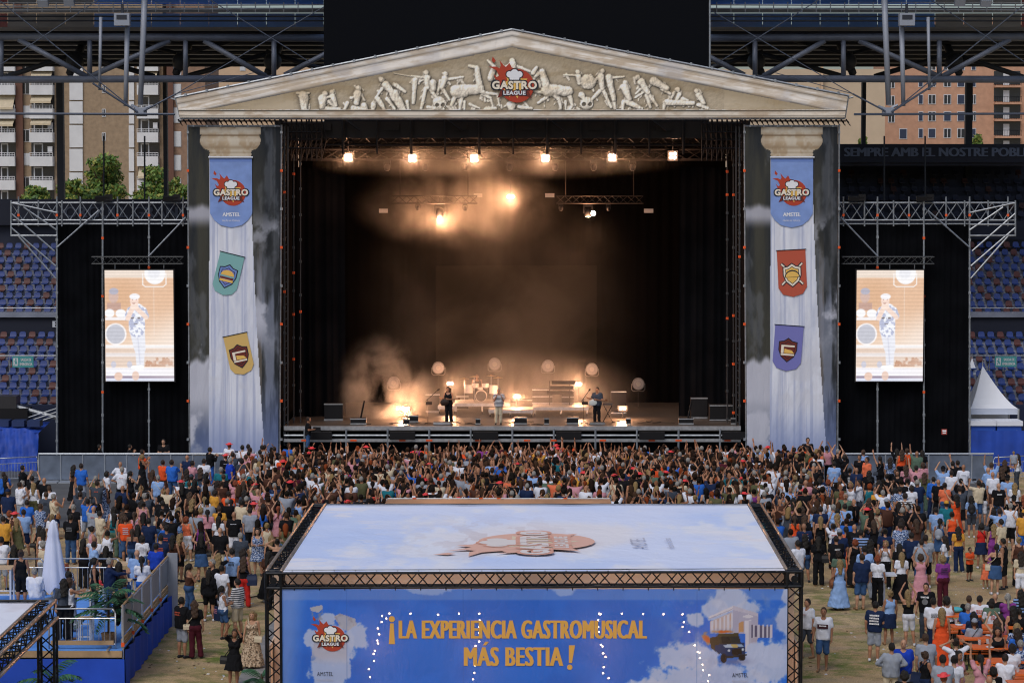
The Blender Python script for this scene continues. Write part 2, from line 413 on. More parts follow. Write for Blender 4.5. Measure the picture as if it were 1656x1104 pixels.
def balcony(root, x0, x1, k, awn=None, ac=False):
    y0 = 136 + k * STO; g = random.Random(k * 7 + int(x0))
    rect(MB(), YB, x0, y0 - 22, x1, y0 + 2, 0.0, 0.06).build('recess', GLASS, root)
    w = rect(MB(), YB, x0 + 4, y0 - 19, x0 + 4 + (x1 - x0) * 0.4, y0 + 1, 0.061, 0.14).build('window', FRAMEW, root)
    rect(MB(), YB, x0 + 6, y0 - 17, x0 + 2 + (x1 - x0) * 0.4, y0 + 1, 0.141, 0.16).build('pane', GLASS, w)
    b = rect(MB(), YB, x0, y0 + 2, x1, y0 + 18, 0.0, 1.3).build('balcony', BALCW, root)
    rl = MB(); rect(rl, YB, x0, y0 - 4, x1, y0 - 3, 1.2, 1.25); rect(rl, YB, x0, y0 - 0.5, x1, y0 + 0.3, 1.2, 1.25)
    n = 7
    for i in range(n + 1): xx = x0 + (x1 - x0) * i / n; rect(rl, YB, xx - 0.3, y0 - 4, xx + 0.3, y0 + 2, 1.21, 1.24)
    rl.build('railing', FRAMEW, b)
    if awn:
        a0 = at(x0 + 2, y0 - 22, YB); a1 = at(x1 - 2, y0 - 22, YB); f0 = at(x0 + 2, y0 - 22 + awn, YB); 
        mb = MB(); mb.add([(a0.x, YB - 0.1, a0.z), (a1.x, YB - 0.1, a1.z), (a1.x, YB - 1.7, f0.z), (a0.x, YB - 1.7, f0.z), (a1.x, YB - 1.7, f0.z - 0.25), (a0.x, YB - 1.7, f0.z - 0.25)], [(0, 1, 2, 3), (3, 2, 4, 5)])
        mb.build('awning', AWN, root)
    if ac: rect(MB(), YB, x1 - 9, y0 - 14, x1 - 2, y0 - 5, 0.2, 0.8).build('air_conditioner', BALCW, root)
for k in range(-2, 6):
    balcony(hb, -110, -74, k); balcony(hb, -60, -24, k)
    balcony(hb, -2, 27, k, awn={1: 22, 2: 11}.get(k))
    balcony(hb, 51, 88, k, awn={0: 12, 1: 12, 2: 9}.get(k), ac=(k in (2, 3)))
    balcony(hb, 224, 258, k, awn={0: 10, 4: 18}.get(k), ac=(k == 2))
    y = 136 + k * STO
    window(hb, YB, 35, y - 3, 48, y + 17, SHUT if k in (1, 3) else None)
    window(hb, YB, 165, y + 2, 171, y + 15); window(hb, YB, 127, y + 10, 133, y + 26)
    window(hb2, YB - 1, 280, y - 0, 293, y + 25, SHUT)
    rect(MB(), YB, 113, y - 10, 134, y + 26, 0.0, 0.25).build('panel', BALCW, hb)
    rect(MB(), YB, 209, y - 10, 217, y + 26, 0.0, 0.25).build('panel', BALCW, hb)
for x0 in (28, 234):
    pass
rect(MB(), YB, 28.5, -60, 35, 330, 0.0, 0.6).build('pillar', mat('pillar_red', '#664a40', 0.9), hb)
rect(MB(), YB - 1, 272.5, -60, 279, 330, 0.0, 0.6).build('pillar', _M['pillar_red'], hb2)
BEIGE = mat('beige_render', '#c8ae92', 0.9, noise=0.07, nscale=0.4)
hc = house('long beige rendered house front glimpsed above the stage roof beams', 360, 300, 100, 1130, 330, BEIGE)
for k in range(9): window(hc, 360, 520 + k * 62, 196, 536 + k * 62, 212, SHUT if k % 2 else None)
window(hc, 360, 388, 106, 397, 115, SHUT)
BEIGE2 = mat('pale_render', '#bfae98', 0.9, noise=0.07, nscale=0.4)
hd = house('plain pale beige house wall beside the printed column', 400, 1130, 112, 1432, 260, BEIGE2)
rect(MB(), 400, 1325, 104, 1330, 240, 0, 1.2).build('pier', BEIGE, hd)
OBR = mat('orange_brick', '#bb927a', 0.9, noise=0.12, nscale=1.0)
NAVY = mat('shutter_navy', '#2f3a52', 0.6)
YO = 430.0
ho = house('orange brick apartment block with dark blue shutters beyond the stand', YO, 1430, 95, 1680, 260, OBR)
rect(MB(), YO, 1454, 30, 1680, 96, -10, 0.0).build('upper_wall', OBR, ho)
g_ = random.Random(5)
for r_, yy in enumerate((52, 79, 106, 133, 161, 188.5, 215.5)):
    for (cx, w) in ((1489, 8), (1507, 12.5), (1532, 12.5), (1554, 12.5), (1574.5, 8)):
        if yy < 100 and cx < 1500: continue
        window(ho, YO, cx - w / 2, yy - 8, cx + w / 2, yy + 8, NAVY if g_.random() < 0.5 else None)
    if yy > 120: window(ho, YO, 1436, yy - 6, 1447, yy + 10) if yy != 215.5 else None
window(ho, YO, 1454, 208, 1467, 225, NAVY)
for k in range(5):
    yy = 133 + 27.2 * k
    rect(MB(), YO, 1607, yy - 18, 1650, yy + 4, 0.0, 0.1).build('recess', GLASS, ho)
    rect(MB(), YO, 1607, yy + 6, 1650, yy + 9, 0.0, 1.4).build('balcony', OBR, ho)
    m = MB(); rect(m, YO, 1607, yy - 4, 1650, yy - 3.2, 1.3, 1.35)
    for i in range(12): rect(m, YO, 1607 + i * 3.8, yy - 4, 1607.6 + i * 3.8, yy + 6, 1.3, 1.34)
    m.build('railing', BLACKM, ho); rect(MB(), YO, 1622, yy - 14, 1632, yy + 5, 0.101, 0.2).build('window', FRAMEW, ho)

# ---- stadium stands
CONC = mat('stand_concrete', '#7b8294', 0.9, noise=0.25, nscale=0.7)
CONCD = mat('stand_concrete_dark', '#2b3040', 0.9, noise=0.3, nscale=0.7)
NAVYW = mat('navy_board', '#141b2e', 0.7)
SEATB = mat('seat_blue', '#15357a', 0.5); SEATR = mat('seat_red', '#4f2423', 0.5)
def seat_mesh():
    mb = MB(); mb.box((0, 0.02, 0.02), (0.34, 0.36, 0.05)); 
    P = []
    for z, w, y in ((0.04, 0.33, 0.20), (0.16, 0.35, 0.25), (0.26, 0.31, 0.28), (0.31, 0.20, 0.29)):
        P += [(-w / 2, y, z), (w / 2, y, z), (w / 2, y + 0.05, z), (-w / 2, y + 0.05, z)]
    F = []
    for i in range(3):
        for k in range(4): F.append((i * 4 + k, i * 4 + (k + 1) % 4, (i + 1) * 4 + (k + 1) % 4, (i + 1) * 4 + k))
    F += [(12, 13, 14, 15)]
    mb.add(P, F); mb.box((0, 0.1, -0.12), (0.06, 0.1, 0.24)); return mesh_np('seat', mb.V, mb.F)
SM = {}
for nm, m in (('b', SEATB), ('r', SEATR), ('B', mat('seat_blue_shaded', '#141d36', .6)), ('R', mat('seat_red_shaded', '#35191a', .6))):  # B and R: seat colours darkened for the shade under the stand roof
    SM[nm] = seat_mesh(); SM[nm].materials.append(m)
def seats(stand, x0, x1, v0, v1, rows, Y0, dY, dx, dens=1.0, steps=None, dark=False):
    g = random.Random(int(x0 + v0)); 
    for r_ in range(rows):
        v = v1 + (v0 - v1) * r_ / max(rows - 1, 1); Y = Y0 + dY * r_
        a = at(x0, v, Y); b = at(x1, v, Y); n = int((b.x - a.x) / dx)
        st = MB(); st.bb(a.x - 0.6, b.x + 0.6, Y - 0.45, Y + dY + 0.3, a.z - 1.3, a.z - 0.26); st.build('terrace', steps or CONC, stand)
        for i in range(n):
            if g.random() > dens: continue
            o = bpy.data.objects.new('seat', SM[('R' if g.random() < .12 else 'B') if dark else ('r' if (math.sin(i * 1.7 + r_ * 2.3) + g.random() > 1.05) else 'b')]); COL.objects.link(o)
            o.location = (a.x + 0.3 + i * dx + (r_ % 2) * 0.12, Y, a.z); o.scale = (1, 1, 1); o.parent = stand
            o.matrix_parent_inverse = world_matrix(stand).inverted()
sl = empty('grandstand', (-24, 128, 0), 'concrete grandstand with blue and red seats behind the black wall under the trees', 'grandstand')
seats(sl, -70, 100, 402, 505, 10, 132, 0.8, 0.5)
seats(sl, -70, 100, 546, 652, 10, 123, 0.75, 0.5)
sr = empty('grandstand', (24, 128, 0), 'concrete grandstand with blue and red seats behind the white party tents', 'grandstand')
seats(sr, 1560, 1710, 400, 508, 10, 132, 0.8, 0.5)
seats(sr, 1560, 1710, 546, 660, 10, 123, 0.75, 0.5)
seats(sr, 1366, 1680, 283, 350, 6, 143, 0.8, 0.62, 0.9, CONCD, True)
def wallbox(name, m, parent, x0, y0, x1, y1, Y, d=0.4, **k):
    a = at(x0, y1, Y); b = at(x1, y0, Y); return MB().bb(a.x, b.x, Y, Y + d, a.z, b.z).build(name, m, parent, **k)
for st, x0, x1 in ((sl, -90, 96), (sr, 1560, 1740)):
    for vv, yy in ((575, 122.2), (498, 131.0)): MB().tube(at(x0, vv, yy), at(x1, vv, yy), .03, 6).build('hand_rail', STEEL, st)
    for k in range(4): MB().tube(at(x0 + 40 + k * 22, 575, 122.2), at(x0 + 40 + k * 22, 600, 122.2), .025, 5).build('rail_post', STEEL, st)
    wallbox('walkway_wall', NAVYW, st, x0, 512, x1, 540, 131.2)
    wallbox('walkway_edge', CONC, st, x0, 505, x1, 513, 131.0, 0.6)
    wallbox('base_wall', mat('navy_base', '#18233f', 0.8), st, x0, 655, x1, 770, 122.3)
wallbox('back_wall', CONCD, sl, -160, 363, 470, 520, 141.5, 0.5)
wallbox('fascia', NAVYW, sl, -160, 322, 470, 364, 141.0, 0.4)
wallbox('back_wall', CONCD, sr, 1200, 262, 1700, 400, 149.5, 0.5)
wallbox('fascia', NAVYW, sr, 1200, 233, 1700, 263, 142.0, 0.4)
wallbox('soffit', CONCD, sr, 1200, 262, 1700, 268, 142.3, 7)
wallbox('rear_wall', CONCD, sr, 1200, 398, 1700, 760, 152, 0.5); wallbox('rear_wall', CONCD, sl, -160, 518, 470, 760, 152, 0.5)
def lettering(parent, s, x0, x1, vc, hpx, Y, m, bold=0.04, name='lettering'):
    a = at(x0, vc, Y); b = at(x1, vc, Y); fr = Frame((0, Y, 0), (1, 0, 0), (0, 0, 1)); mb = MB()
    
    for k_ in range(3): put_text(mb, fr, s, (a.x + b.x) / 2 + (k_ - 1) * .04, a.z, b.x - a.x, hpx / FPX * Y, k_ * .002, 0.0)
    return mb.build(name, m, parent)
LGREY = mat('fascia_letter', '#5b6780', 0.7)
lettering(sr, 'SEMPRE AMB EL NOSTRE POBLE', 1366, 1664, 246, 14, 141.93, LGREY)
lettering(sl, 'ORGULL GRANOTA', 104, 345, 343, 17, 140.93, mat('fascia_letter_dim', '#3d4558', 0.7))
lettering(sl, 'E', 86, 93, 524, 10, 131.1, mat('fascia_white', '#b9c0cc', 0.7)); 
def exit_sign(x0, y0, x1, y1, Y, label):
    a = at(x0, y1, Y); b = at(x1, y0, Y); w = b.x - a.x; h = b.z - a.z
    root = empty('exit_sign', ((a.x + b.x) / 2, Y, a.z), label, 'sign', 'emergency exit signs')
    MB().bb(a.x, b.x, Y, Y + 0.05, a.z, b.z).build('board', mat('sign_teal', '#3f8f95', 0.5), root)
    fr = Frame((a.x, Y - 0.006, a.z), (1, 0, 0), (0, 0, 1)); mb = MB()
    put_text(mb, fr, 'SALIDA DE', w * 0.65, h * 0.7, w * 0.5, h * 0.26, 0, 0.03); put_text(mb, fr, 'EMERGENCIA', w * 0.65, h * 0.3, w * 0.6, h * 0.26, 0, 0.03)
    put_poly(mb, fr, [(w * .05, h * .15), (w * .27, h * .15), (w * .27, h * .85), (w * .05, h * .85)], 0)
    mb.build('lettering', FRAMEW, root)
    mb = MB(); put_poly(mb, fr, circle_pts(w * .17, h * .72, h * .08, 10), 0.004)
    put_poly(mb, fr, [(w * .1, h * .2), (w * .13, h * .2), (w * .17, h * .4), (w * .22, h * .22), (w * .25, h * .22), (w * .2, h * .62), (w * .08, h * .58), (w * .09, h * .5), (w * .14, h * .52)], 0.004)
    mb.build('pictogram', _M['sign_teal'], root)
exit_sign(20, 576, 54, 594, 122.1, 'teal emergency exit sign hanging before the seats on the tree side')
exit_sign(1609, 576, 1644, 593, 122.1, 'teal emergency exit sign above the white party tent')

# ---- stadium roof: tube trusses, roof sheets, masts and cables
TUBE = mat('roof_tube', '#6a7386', 0.5, 0.2, noise=0.2, nscale=1)
TUBED = mat('roof_tube_dark', '#2c313b', 0.6, 0.2)
ROOFU = mat('roof_underside', '#7d8798', 0.7, noise=0.25, nscale=0.5)
ROOFB = mat('roof_sheet_blue_glow_tint', '#4a80dc', 0.5, noise=0.25, nscale=0.25)  # blue glow on the roof is put into the sheet colour
ROOFR = mat('roof_sheet_red_glow_tint', '#8d5560', 0.5, noise=0.2, nscale=0.3)  # reddish glow likewise carried by the sheet colour
MASTW = mat('mast_grey_white', '#8f97a6', 0.5, 0.1)
def roof(side):
    f = (lambda x: x) if side < 0 else (lambda x: 1664 - x)
    lab = 'steel tube stadium roof with masts and cables over the ' + ('tree-side stand' if side < 0 else 'lettered stand')
    root = empty('stadium_roof', at(f(250), 128, 128), lab, 'roof')
    P = lambda x, y, Y=128: at(f(x), y, Y)
    S = lambda a, b, m, name: MB().build if 0 else None
    mb = MB(); mb.tube(P(-60, 129), P(530, 127), 0.19, 10); mb.build('lower_chord', TUBE, root, True)
    mb = MB(); mb.tube(P(-60, 59), P(530, 62), 0.20, 10); mb.build('upper_chord', TUBE, root, True)
    for (x0, y0, x1, y1) in ((30, 64, 140, 124), (146, 124, 275, 66), (330, 66, 430, 124), (460, 122, 560, 70)):
        MB().tube(P(x0, y0), P(x1, y1), 0.14, 8).build('brace', TUBE, root, True)
    for (x0, y0, x1, y1, r) in ((0, 128, 120, 88, .14), (120, 86, 250, 124, .14), (300, 124, 430, 88, .14), (430, 84, 545, 120, .14), (200, 66, 285, 86, .1), (300, 86, 380, 66, .1)):
        MB().tube(P(x0, y0, 134), P(x1, y1, 134), r, 8).build('rear_brace', TUBED, root, True)
    for x in (2, 145, 300, 443):
        MB().tube(P(x, 66), P(x, 126), 0.13, 8).build('post', TUBE, root, True)
    for x in (113, 285, 433):
        mb = MB(); mb.tube(P(x, 118, 133), P(x + 22, 68, 136), 0.22, 8); mb.ball(P(x + 8, 100, 133), 0.5, 8, 6); mb.build('node', TUBED, root, True)
    # sheets: sloping underside with purlins, front band with coloured glow put into its tint, white gutter
    a, b, c, d = P(-80, 40, 127), P(524, 40, 127), P(524, 108, 152), P(-80, 108, 152)
    mb = MB(); mb.quad(a, b, c, d); mb.build('roof_underside', ROOFU, root)
    for k in range(1, 9):
        t = k / 9; mb = MB(); mb.tube(a.lerp(d, t) - Vector((0, 0, .15)), b.lerp(c, t) - Vector((0, 0, .15)), 0.1, 5); mb.build('purlin', TUBED, root)
    n = 13
    for k in range(n):
        x0 = -80 + k * 604 / n; x1 = -80 + (k + 1) * 604 / n - 0.8
        mm = ROOFR if x1 < 30 else (ROOFU if x1 < 165 else ROOFB)
        mb = MB(); mb.quad(P(x0, 44, 126.5), P(x1, 44, 126.5), P(x1, 22, 124.5), P(x0, 22, 124.5)); mb.build('roof_sheet', mm, root)
        mb = MB(); mb.quad(P(x0, 7, 124.2), P(x1, 7, 124.2), P(x1, -40, 121), P(x0, -40, 121)); mb.build('roof_sheet', mm, root)
    mb = MB(); mb.quad(P(-80, 21, 124.4), P(524, 21, 124.4), P(524, 13, 124.2), P(-80, 13, 124.2)); mb.build('gutter', mat('gutter_white', '#7d8798', 0.5), root)
    mb = MB()
    for y in (2, 8, 14): mb.tube(P(-80, y + 3, 124), P(524, y, 124), 0.035, 5)
    for k in range(26): mb.tube(P(-70 + k * 23, 2, 124), P(-70 + k * 23, 20, 124), 0.025, 4)
    mb.build('walkway_railing', mat('railing_grey', '#a9b1be', 0.5), root)
    mb = MB()
    for y in (27, 34): mb.tube(P(-80, y, 123.9), P(524, y, 123.9), 0.045, 5)
    mb.build('cable_tray', TUBED, root)
    for (x0, y0, x1, y1, r) in ((235, -30, 227, 170, .16), (206, 40, 203, 172, .13), (163, 28, 161, 146, .085), (178, 70, 176, 74, .03)):
        if r > .05: MB().tube(P(x0, y0, 122), P(x1, y1, 122), r, 8, r * .8).build('mast', MASTW, root, True)
    mb = MB(); mb.box(P(228, 180, 122), (0.55, 0.3, 0.35)); mb.tube(P(220, 186, 122), P(238, 186, 122), 0.08, 6)
    for q in ((212, 170), (244, 172)): mb.tube(P(228, 178, 122), P(q[0], q[1], 122), 0.07, 5)
    mb.build('mast_foot', MASTW, root)
    for k, (x0, y0, x1, y1, r) in enumerate(((0, 2, 222, 182, .03), (165, -4, -10, 112, .025), (232, 180, 285, 152, .045), (285, 152, 540, 2, .025), (330, -6, 500, 100, .025), (285, 152, 410, 118, .02), (-10, 184, 283, 185, .06), (150, 135, 222, 181, .055))):
        MB().tube(P(x0, y0, 121.8), P(x1, y1, 121.8), r, 5).build('cable', mat('cable_grey', '#4c5566', 0.5, 0.3), root)
    # box hanging from the walkway
    bx = MB(); c = P(198, 32, 121.5); bx.box(c, (0.75, 0.5, 0.6)); bx.build('equipment_box', MASTW, root)
    bx = MB(); bx.box(c + Vector((0, -0.26, 0.1)), (0.5, 0.02, 0.22)); bx.box(c + Vector((0, 0, 0.5)), (0.12, 0.12, 0.5)); bx.build('opening', TUBED, root)
    for (x, y) in ((70, 4), (112, 3)): 
        m2 = MB(); c = P(x, y, 122); m2.box(c, (0.5, 0.4, 0.35), 0, 0.5); m2.tube(c, c + Vector((0, 0, .6)), 0.04); m2.build('floodlight', MASTW, root)
    for (x, w) in ((97, 13), (267, 8)):
        a0 = P(x - w / 2, 132, 148); b0 = P(x + w / 2, 330, 148)
        MB().bb(min(a0.x, b0.x), max(a0.x, b0.x), 148, 148.5, 8, a0.z).build('column', TUBED, root)
    for x in (168, 234):
        MB().tube(P(x, 220, 140), P(x, 325, 140), 0.05, 5).build('net_pole', TUBED, root)
roof(-1); roof(1)
# ================================================================== THE STAGE
YS = 117.0; STZ = 2.2
def S(u, v, dy=0.0): return at(u, v, YS + dy)
stage = empty('concert_stage', (0, YS, 0), 'large black concert stage with roof beams, curtains and metal-edged deck behind the crowd', 'stage')
XL, XR, ZR = S(457, 300).x, S(1200, 300).x, 16.4
deckm = mat('stage_deck', (0.055, 0.048, 0.042), 0.35, noise=0.2, nscale=1.2)
MB().bb(XL, XR, YS, YS + 13, STZ - 0.25, STZ).build('deck', deckm, stage)
MB().bb(XL, XR, YS + 0.25, YS + 13, 0.0, STZ - 0.26).build('understage', BLACK, stage)
mb = MB(); mb.bb(XL, XR, YS - 0.12, YS - 0.01, STZ - 0.17, STZ + 0.02); mb.build('deck_edge', ALU, stage)
mb = MB(); mb.tube((XL, YS - 0.1, STZ - 0.42), (XR, YS - 0.1, STZ - 0.42), 0.05, 6); mb.build('front_rail', STEEL, stage)
mb = MB(); mb.bb(XL, XR, YS - 0.2, YS - 0.02, STZ - 0.72, STZ - 0.58); mb.build('lower_rail', ALU, stage)
for k in range(11):
    x = XL + (XR - XL) * (k + 0.5) / 11
    m = MB(); m.tube((x, YS - 0.16, 0), (x, YS - 0.16, STZ - 0.1), 0.05, 6); m.build('front_post', STEEL, stage)
    if k % 2 == 0:
        MB().box((x + 0.7, YS - 0.22, STZ - 0.42), (1.2, 0.3, 0.34)).build('front_fill_speaker', BLACKM, stage)
    MB().box((x + 0.35 * (k % 3), YS - 0.215, STZ - 0.65), (0.3, 0.02, 0.08)).build('clamp', ORANGE, stage)
def curtain(name, p, q, z0, z1, m, parent, folds=30, amp=0.12, nz=3):
    p = Vector(p); q = Vector(q); d = (q - p); L = d.length; d.normalize(); nn = Vector((-d.y, d.x, 0)); V = []; F = []; N = folds * 4
    for j in range(nz):
        for i in range(N + 1):
            t = i / N; w = amp * math.sin(t * folds * 2 * math.pi + 1.3 * math.sin(t * 17)) * (0.7 + 0.3 * math.sin(t * 31))
            v = p + d * (L * t) + nn * w; V.append((v.x, v.y, z0 + (z1 - z0) * j / (nz - 1)))
    for j in range(nz - 1):
        for i in range(N): a = j * (N + 1) + i; F.append((a, a + 1, a + N + 2, a + N + 1))
    mb = MB(); mb.add(V, F); return mb.build(name, m, parent, True)
curtain('back_curtain', (XL - 0.3, YS + 12.6, 0), (XR + 0.3, YS + 12.6, 0), 0, ZR, mat('backdrop_black', (0.003, 0.003, 0.0035), 1.0, spec=0.0), stage, 40, 0.05)
curtain('side_curtain', (XL - 0.4, YS + 0.6, 0), (XL - 0.4, YS + 12.6, 0), 0, ZR, BLACK, stage, 14)
curtain('side_curtain', (XR + 0.4, YS + 12.6, 0), (XR + 0.4, YS + 0.6, 0), 0, ZR, BLACK, stage, 14)
for sx, x0, x1 in ((-1, XL, XL + 2.6), (1, XR - 2.6, XR), (-1, XL, XL + 1.8), (1, XR - 1.8, XR)):
    dy = 5.0 if abs(x1 - x0) > 2 else 9.0
    curtain('wing_curtain', (x0, YS + dy, 0), (x1, YS + dy, 0), STZ, 14.5, BLACK, stage, 6, 0.1)
MB().bb(XL - 0.5, XR + 0.5, YS + 1.6, YS + 12.8, ZR, ZR + 0.25).build('roof_cover', BLACK, stage)
MB().bb(XL - 0.5, XR + 0.5, YS + 1.4, YS + 1.6, ZR - 0.55, ZR + 0.25).build('roof_beam', BLACKM, stage)
a = S(705, 586, 12); b = S(965, 430, 12)
MB().bb(a.x, b.x, YS + 11.9, YS + 12.1, a.z, b.z).build('backdrop_screen', mat('screen_off', (0.008, 0.0075, 0.006), 0.9, spec=0.05), stage)
# black box hood above the pediment
a = at(524, 130, 121); b = at(1148, -30, 121)
MB().bb(a.x, b.x, 121, 123, a.z - 3, b.z).build('roof_hood', mat('hood_black', (0.0035, 0.0045, 0.007), 0.9, spec=0.1), stage)
mb = MB(); mb.tube(at(1148, 112, 120.9), at(1148, -30, 120.9), 0.05, 6)
mb.build('hood_edge', STEEL, stage)
# roof trusses
def truss_obj(name, p, q, w, m, parent, **k):
    mb = MB(); box_truss(mb, p, q, w, **k); return mb.build(name, m, parent)
for (y, dy, w) in ((222, 2.0, 0.75), (250, 3.6, 0.5), (236, 7.0, 0.6)):
    p = S(470, y, dy); q = S(1190, y, dy); truss_obj('roof_truss', p, q, w, BLACKM, stage, rc=0.06, rb=0.03, pitch=0.8)
for k in range(13):
    x = 500 + k * 55
    m = MB(); m.tube(S(x, 190, 1.2), S(x, 250, 1.2), 0.07 if k % 2 else 0.05, 5); m.build('hanger', BLACKM, stage)
    if k % 3 == 1: m = MB(); m.tube(S(x, 192, 1.2), S(x + 28, 212, 1.2), 0.05, 5); m.build('hanger_brace', BLACKM, stage)
    if k % 2 == 0: m = MB(); m.box(S(x + 24, 205, 1.5), (0.7, 0.5, 0.35)); m.build('chain_hoist', BLACKM, stage)
for (x0, x1) in ((455, 520), (1135, 1200)):
    m = MB()
    for i in range(9):
        xa = x0 + (x1 - x0) * i / 8
        m.tube(S(xa, 193, 0.5), S(xa, 260, 0.5), 0.035, 4)
        m.tube(S(xa, 193, 1.0), S(xa + 8, 225, 1.0), 0.03, 4); m.tube(S(xa + 8, 225, 1.0), S(xa, 258, 1.0), 0.03, 4)
    for y in (200, 214, 226, 240): m.tube(S(x0, y, 0.5), S(x1, y, 0.5), 0.04, 4)
    m.build('roof_corner_lattice', BLACKM, stage)
# side scaffold masts at both edges of the opening
def scaffold_leg(x, y0, y1, Y, parent, r=0.035, clamps=True, ladder=0.0, seed=1, m_=None):
    mb = MB(); mb.tube(at(x, y0, Y), at(x, y1, Y), r, 6)
    if ladder:
        p = at(x, y0, Y); q = at(x, y1, Y); mb.tube(p + Vector((ladder, 0, 0)), q + Vector((ladder, 0, 0)), r * .8, 5); n = int((p.z - q.z) / 0.35)
        for i in range(n): z = q.z + 0.35 * i; mb.tube((q.x, Y, z), (q.x + ladder, Y, z + 0.1), r * .5, 4)
    o = mb.build('scaffold_standard', m_ or STEEL, parent); g = random.Random(seed)
    if clamps:
        n = int((y1 - y0) / 38)
        for i in range(n):
            c = at(x, y0 + (i + 0.3 + 0.5 * g.random()) * (y1 - y0) / n, Y)
            MB().box(c, (0.11, 0.11, 0.12)).build('clamp', ORANGE if g.random() < (0.45 if m_ is None else .25) else (m_ or STEEL), o)
for x in (460, 1196): scaffold_leg(x, 205, 720, YS + 0.1, stage, 0.045, True, 0.16 if x < 800 else -0.16, x, STEELD)
for x in (475, 486, 1176, 1186): scaffold_leg(x, 250, 688, YS + 1.6, stage, 0.03, True, 0, x, STEELD)
# ---- lamps
LAMPC = (1.0, 0.47, 0.235)
LIT = mat('lamp_lit', (1, 0.9, 0.8), 0.4, emit=(1.0, 0.80, 0.58), emit_s=80.0)
LENS = mat('lamp_lens_off', (0.16, 0.16, 0.17), 0.25, spec=0.6)
def add_light(loc, power, parent, size=0.22, color=LAMPC, spot=None, target=None):
    ld = bpy.data.lights.new('lamp_light', 'SPOT' if spot else 'POINT'); ld.energy = power; ld.color = color; ld.shadow_soft_size = size
    o = bpy.data.objects.new('lamp_light', ld); COL.objects.link(o); o.location = loc
    if spot:
        ld.spot_size = R(spot); ld.spot_blend = 0.6; o.rotation_euler = (Vector(target) - Vector(loc)).to_track_quat('-Z', 'Y').to_euler()
    if parent is not None: o.parent = parent; o.matrix_parent_inverse = world_matrix(parent).inverted()
    return o
def blinder(px, py, dy, label, power=120, cells=2, size=0.42, stand=None, group='lit stage lamps'):
    c = S(px, py, dy); root = empty('stage_lamp', c, label, 'stage lamp', group)
    MB().box((c.x, c.y + 0.12, c.z), (size * 1.15, 0.2, size * (1.15 if cells == 2 else .65))).build('housing', BLACKM, root)
    rows = (-1, 1) if cells == 2 else (0,)
    for i in (-1, 1):
        for j in rows:
            m = MB(); m.disc((c.x + i * size * .22, c.y + 0.01, c.z + j * size * .22), (0, -1, 0), size * .155, 12, 0.05); m.build('bulb', LIT, root)
    if stand == 'floor':
        m = MB(); m.tube((c.x, c.y + 0.15, c.z), (c.x, c.y + 0.15, STZ), 0.03); m.build('stand', BLACKM, root)
    elif stand is None:
        m = MB(); m.tube((c.x, c.y + 0.15, c.z), (c.x, c.y + 0.15, c.z + 0.8), 0.03); m.build('bracket', BLACKM, root)
    add_light((c.x, c.y - 0.3, c.z), power, root)
    return root
names = ['first', 'second', 'third', 'fourth', 'fifth', 'sixth']
for i, (x, y) in enumerate(((563, 255), (667, 256), (767, 256), (882, 256), (990, 255), (1088, 252))):
    blinder(x, y, 3.0, f'lit four-bulb blinder on the top stage beam, {names[i]} from the burger-flag column', (420, 260, 240, 230, 220, 210)[i])
blinder(826, 318, 6.5, 'bright lit lamp hanging alone in the middle of the stage haze', 700, 1, 0.42)
blinder(836, 641, 6.0, 'bright twin lamp low behind the singer', 420, 1, 0.4, 'floor')
blinder(655, 661, 3.4, 'bright twin floor lamp beside the smoke plume', 800, 1, 0.4, 'floor')
blinder(728, 620, 8.5, 'lit twin lamp glowing behind the head of the guitarist', 360, 1, 0.36, 'floor')
blinder(935, 621, 8.0, 'lit twin lamp raised above the keyboards', 420, 1, 0.4, 'floor')
blinder(1007, 660, 3.6, 'bright twin floor lamp beside the keyboard stand', 400, 1, 0.4, 'floor')
# short mid trusses with moving heads
for (x0, x1, lab) in ((632, 772, 'short black lighting truss hanging over the guitarist'), (900, 1040, 'short black lighting truss hanging over the bass player')):
    t = empty('lighting_truss', S(x0, 323, 6), lab, 'truss', 'short hanging trusses')
    truss_obj('lattice', S(x0, 323, 6), S(x1, 323, 6), 0.36, mat('truss_grey', (0.022, 0.02, 0.02), 0.5, 0.4), t, rc=0.03, rb=0.018, pitch=0.4)
    for x in (x0 + 15, x1 - 15): MB().tube(S(x, 318, 6), S(x, 225, 6), 0.02, 4).build('chain', BLACKM, t)
def moving_head(px, py, dy, label, lit=False, power=0, sc=1.0, tgt=None):
    c = S(px, py, dy); root = empty('moving_head_light', c, label, 'stage light', 'moving head lights')
    mb = MB(); mb.box(c + Vector((0, 0, .32 * sc)), (0.4 * sc, 0.3 * sc, 0.14 * sc)); mb.tube(c + Vector((0, 0, .38 * sc)), c + Vector((0, 0, .6 * sc)), 0.03); mb.build('base', BLACKM, root)
    mb = MB()
    for s in (-1, 1): mb.box(c + Vector((s * .2 * sc, 0, .12 * sc)), (0.05 * sc, 0.12 * sc, 0.36 * sc))
    mb.build('yoke', BLACKM, root)
    mb = MB(); mb.lathe(c + Vector((0, 0, -.22 * sc)), [(0.10 * sc, 0), (0.16 * sc, 0.04 * sc), (0.17 * sc, 0.26 * sc), (0.12 * sc, 0.4 * sc)]); mb.build('head', BLACKM, root, True)
    mb = MB(); mb.disc(c + Vector((0, 0, -.222 * sc)), (0, 0, -1), 0.09 * sc, 12, .01); mb.build('lens', LIT if lit else LENS, root)
    if power: add_light(c + Vector((0.0, -0.25, -0.45)), power, root, 0.15)
moving_head(711, 343, 6.0, 'lit moving head lamp on the short truss over the guitarist, hung lowest', True, 800, 1.15)
moving_head(951, 343, 6.0, 'lit moving head lamp on the short truss over the bass player', True, 420, 1.05)
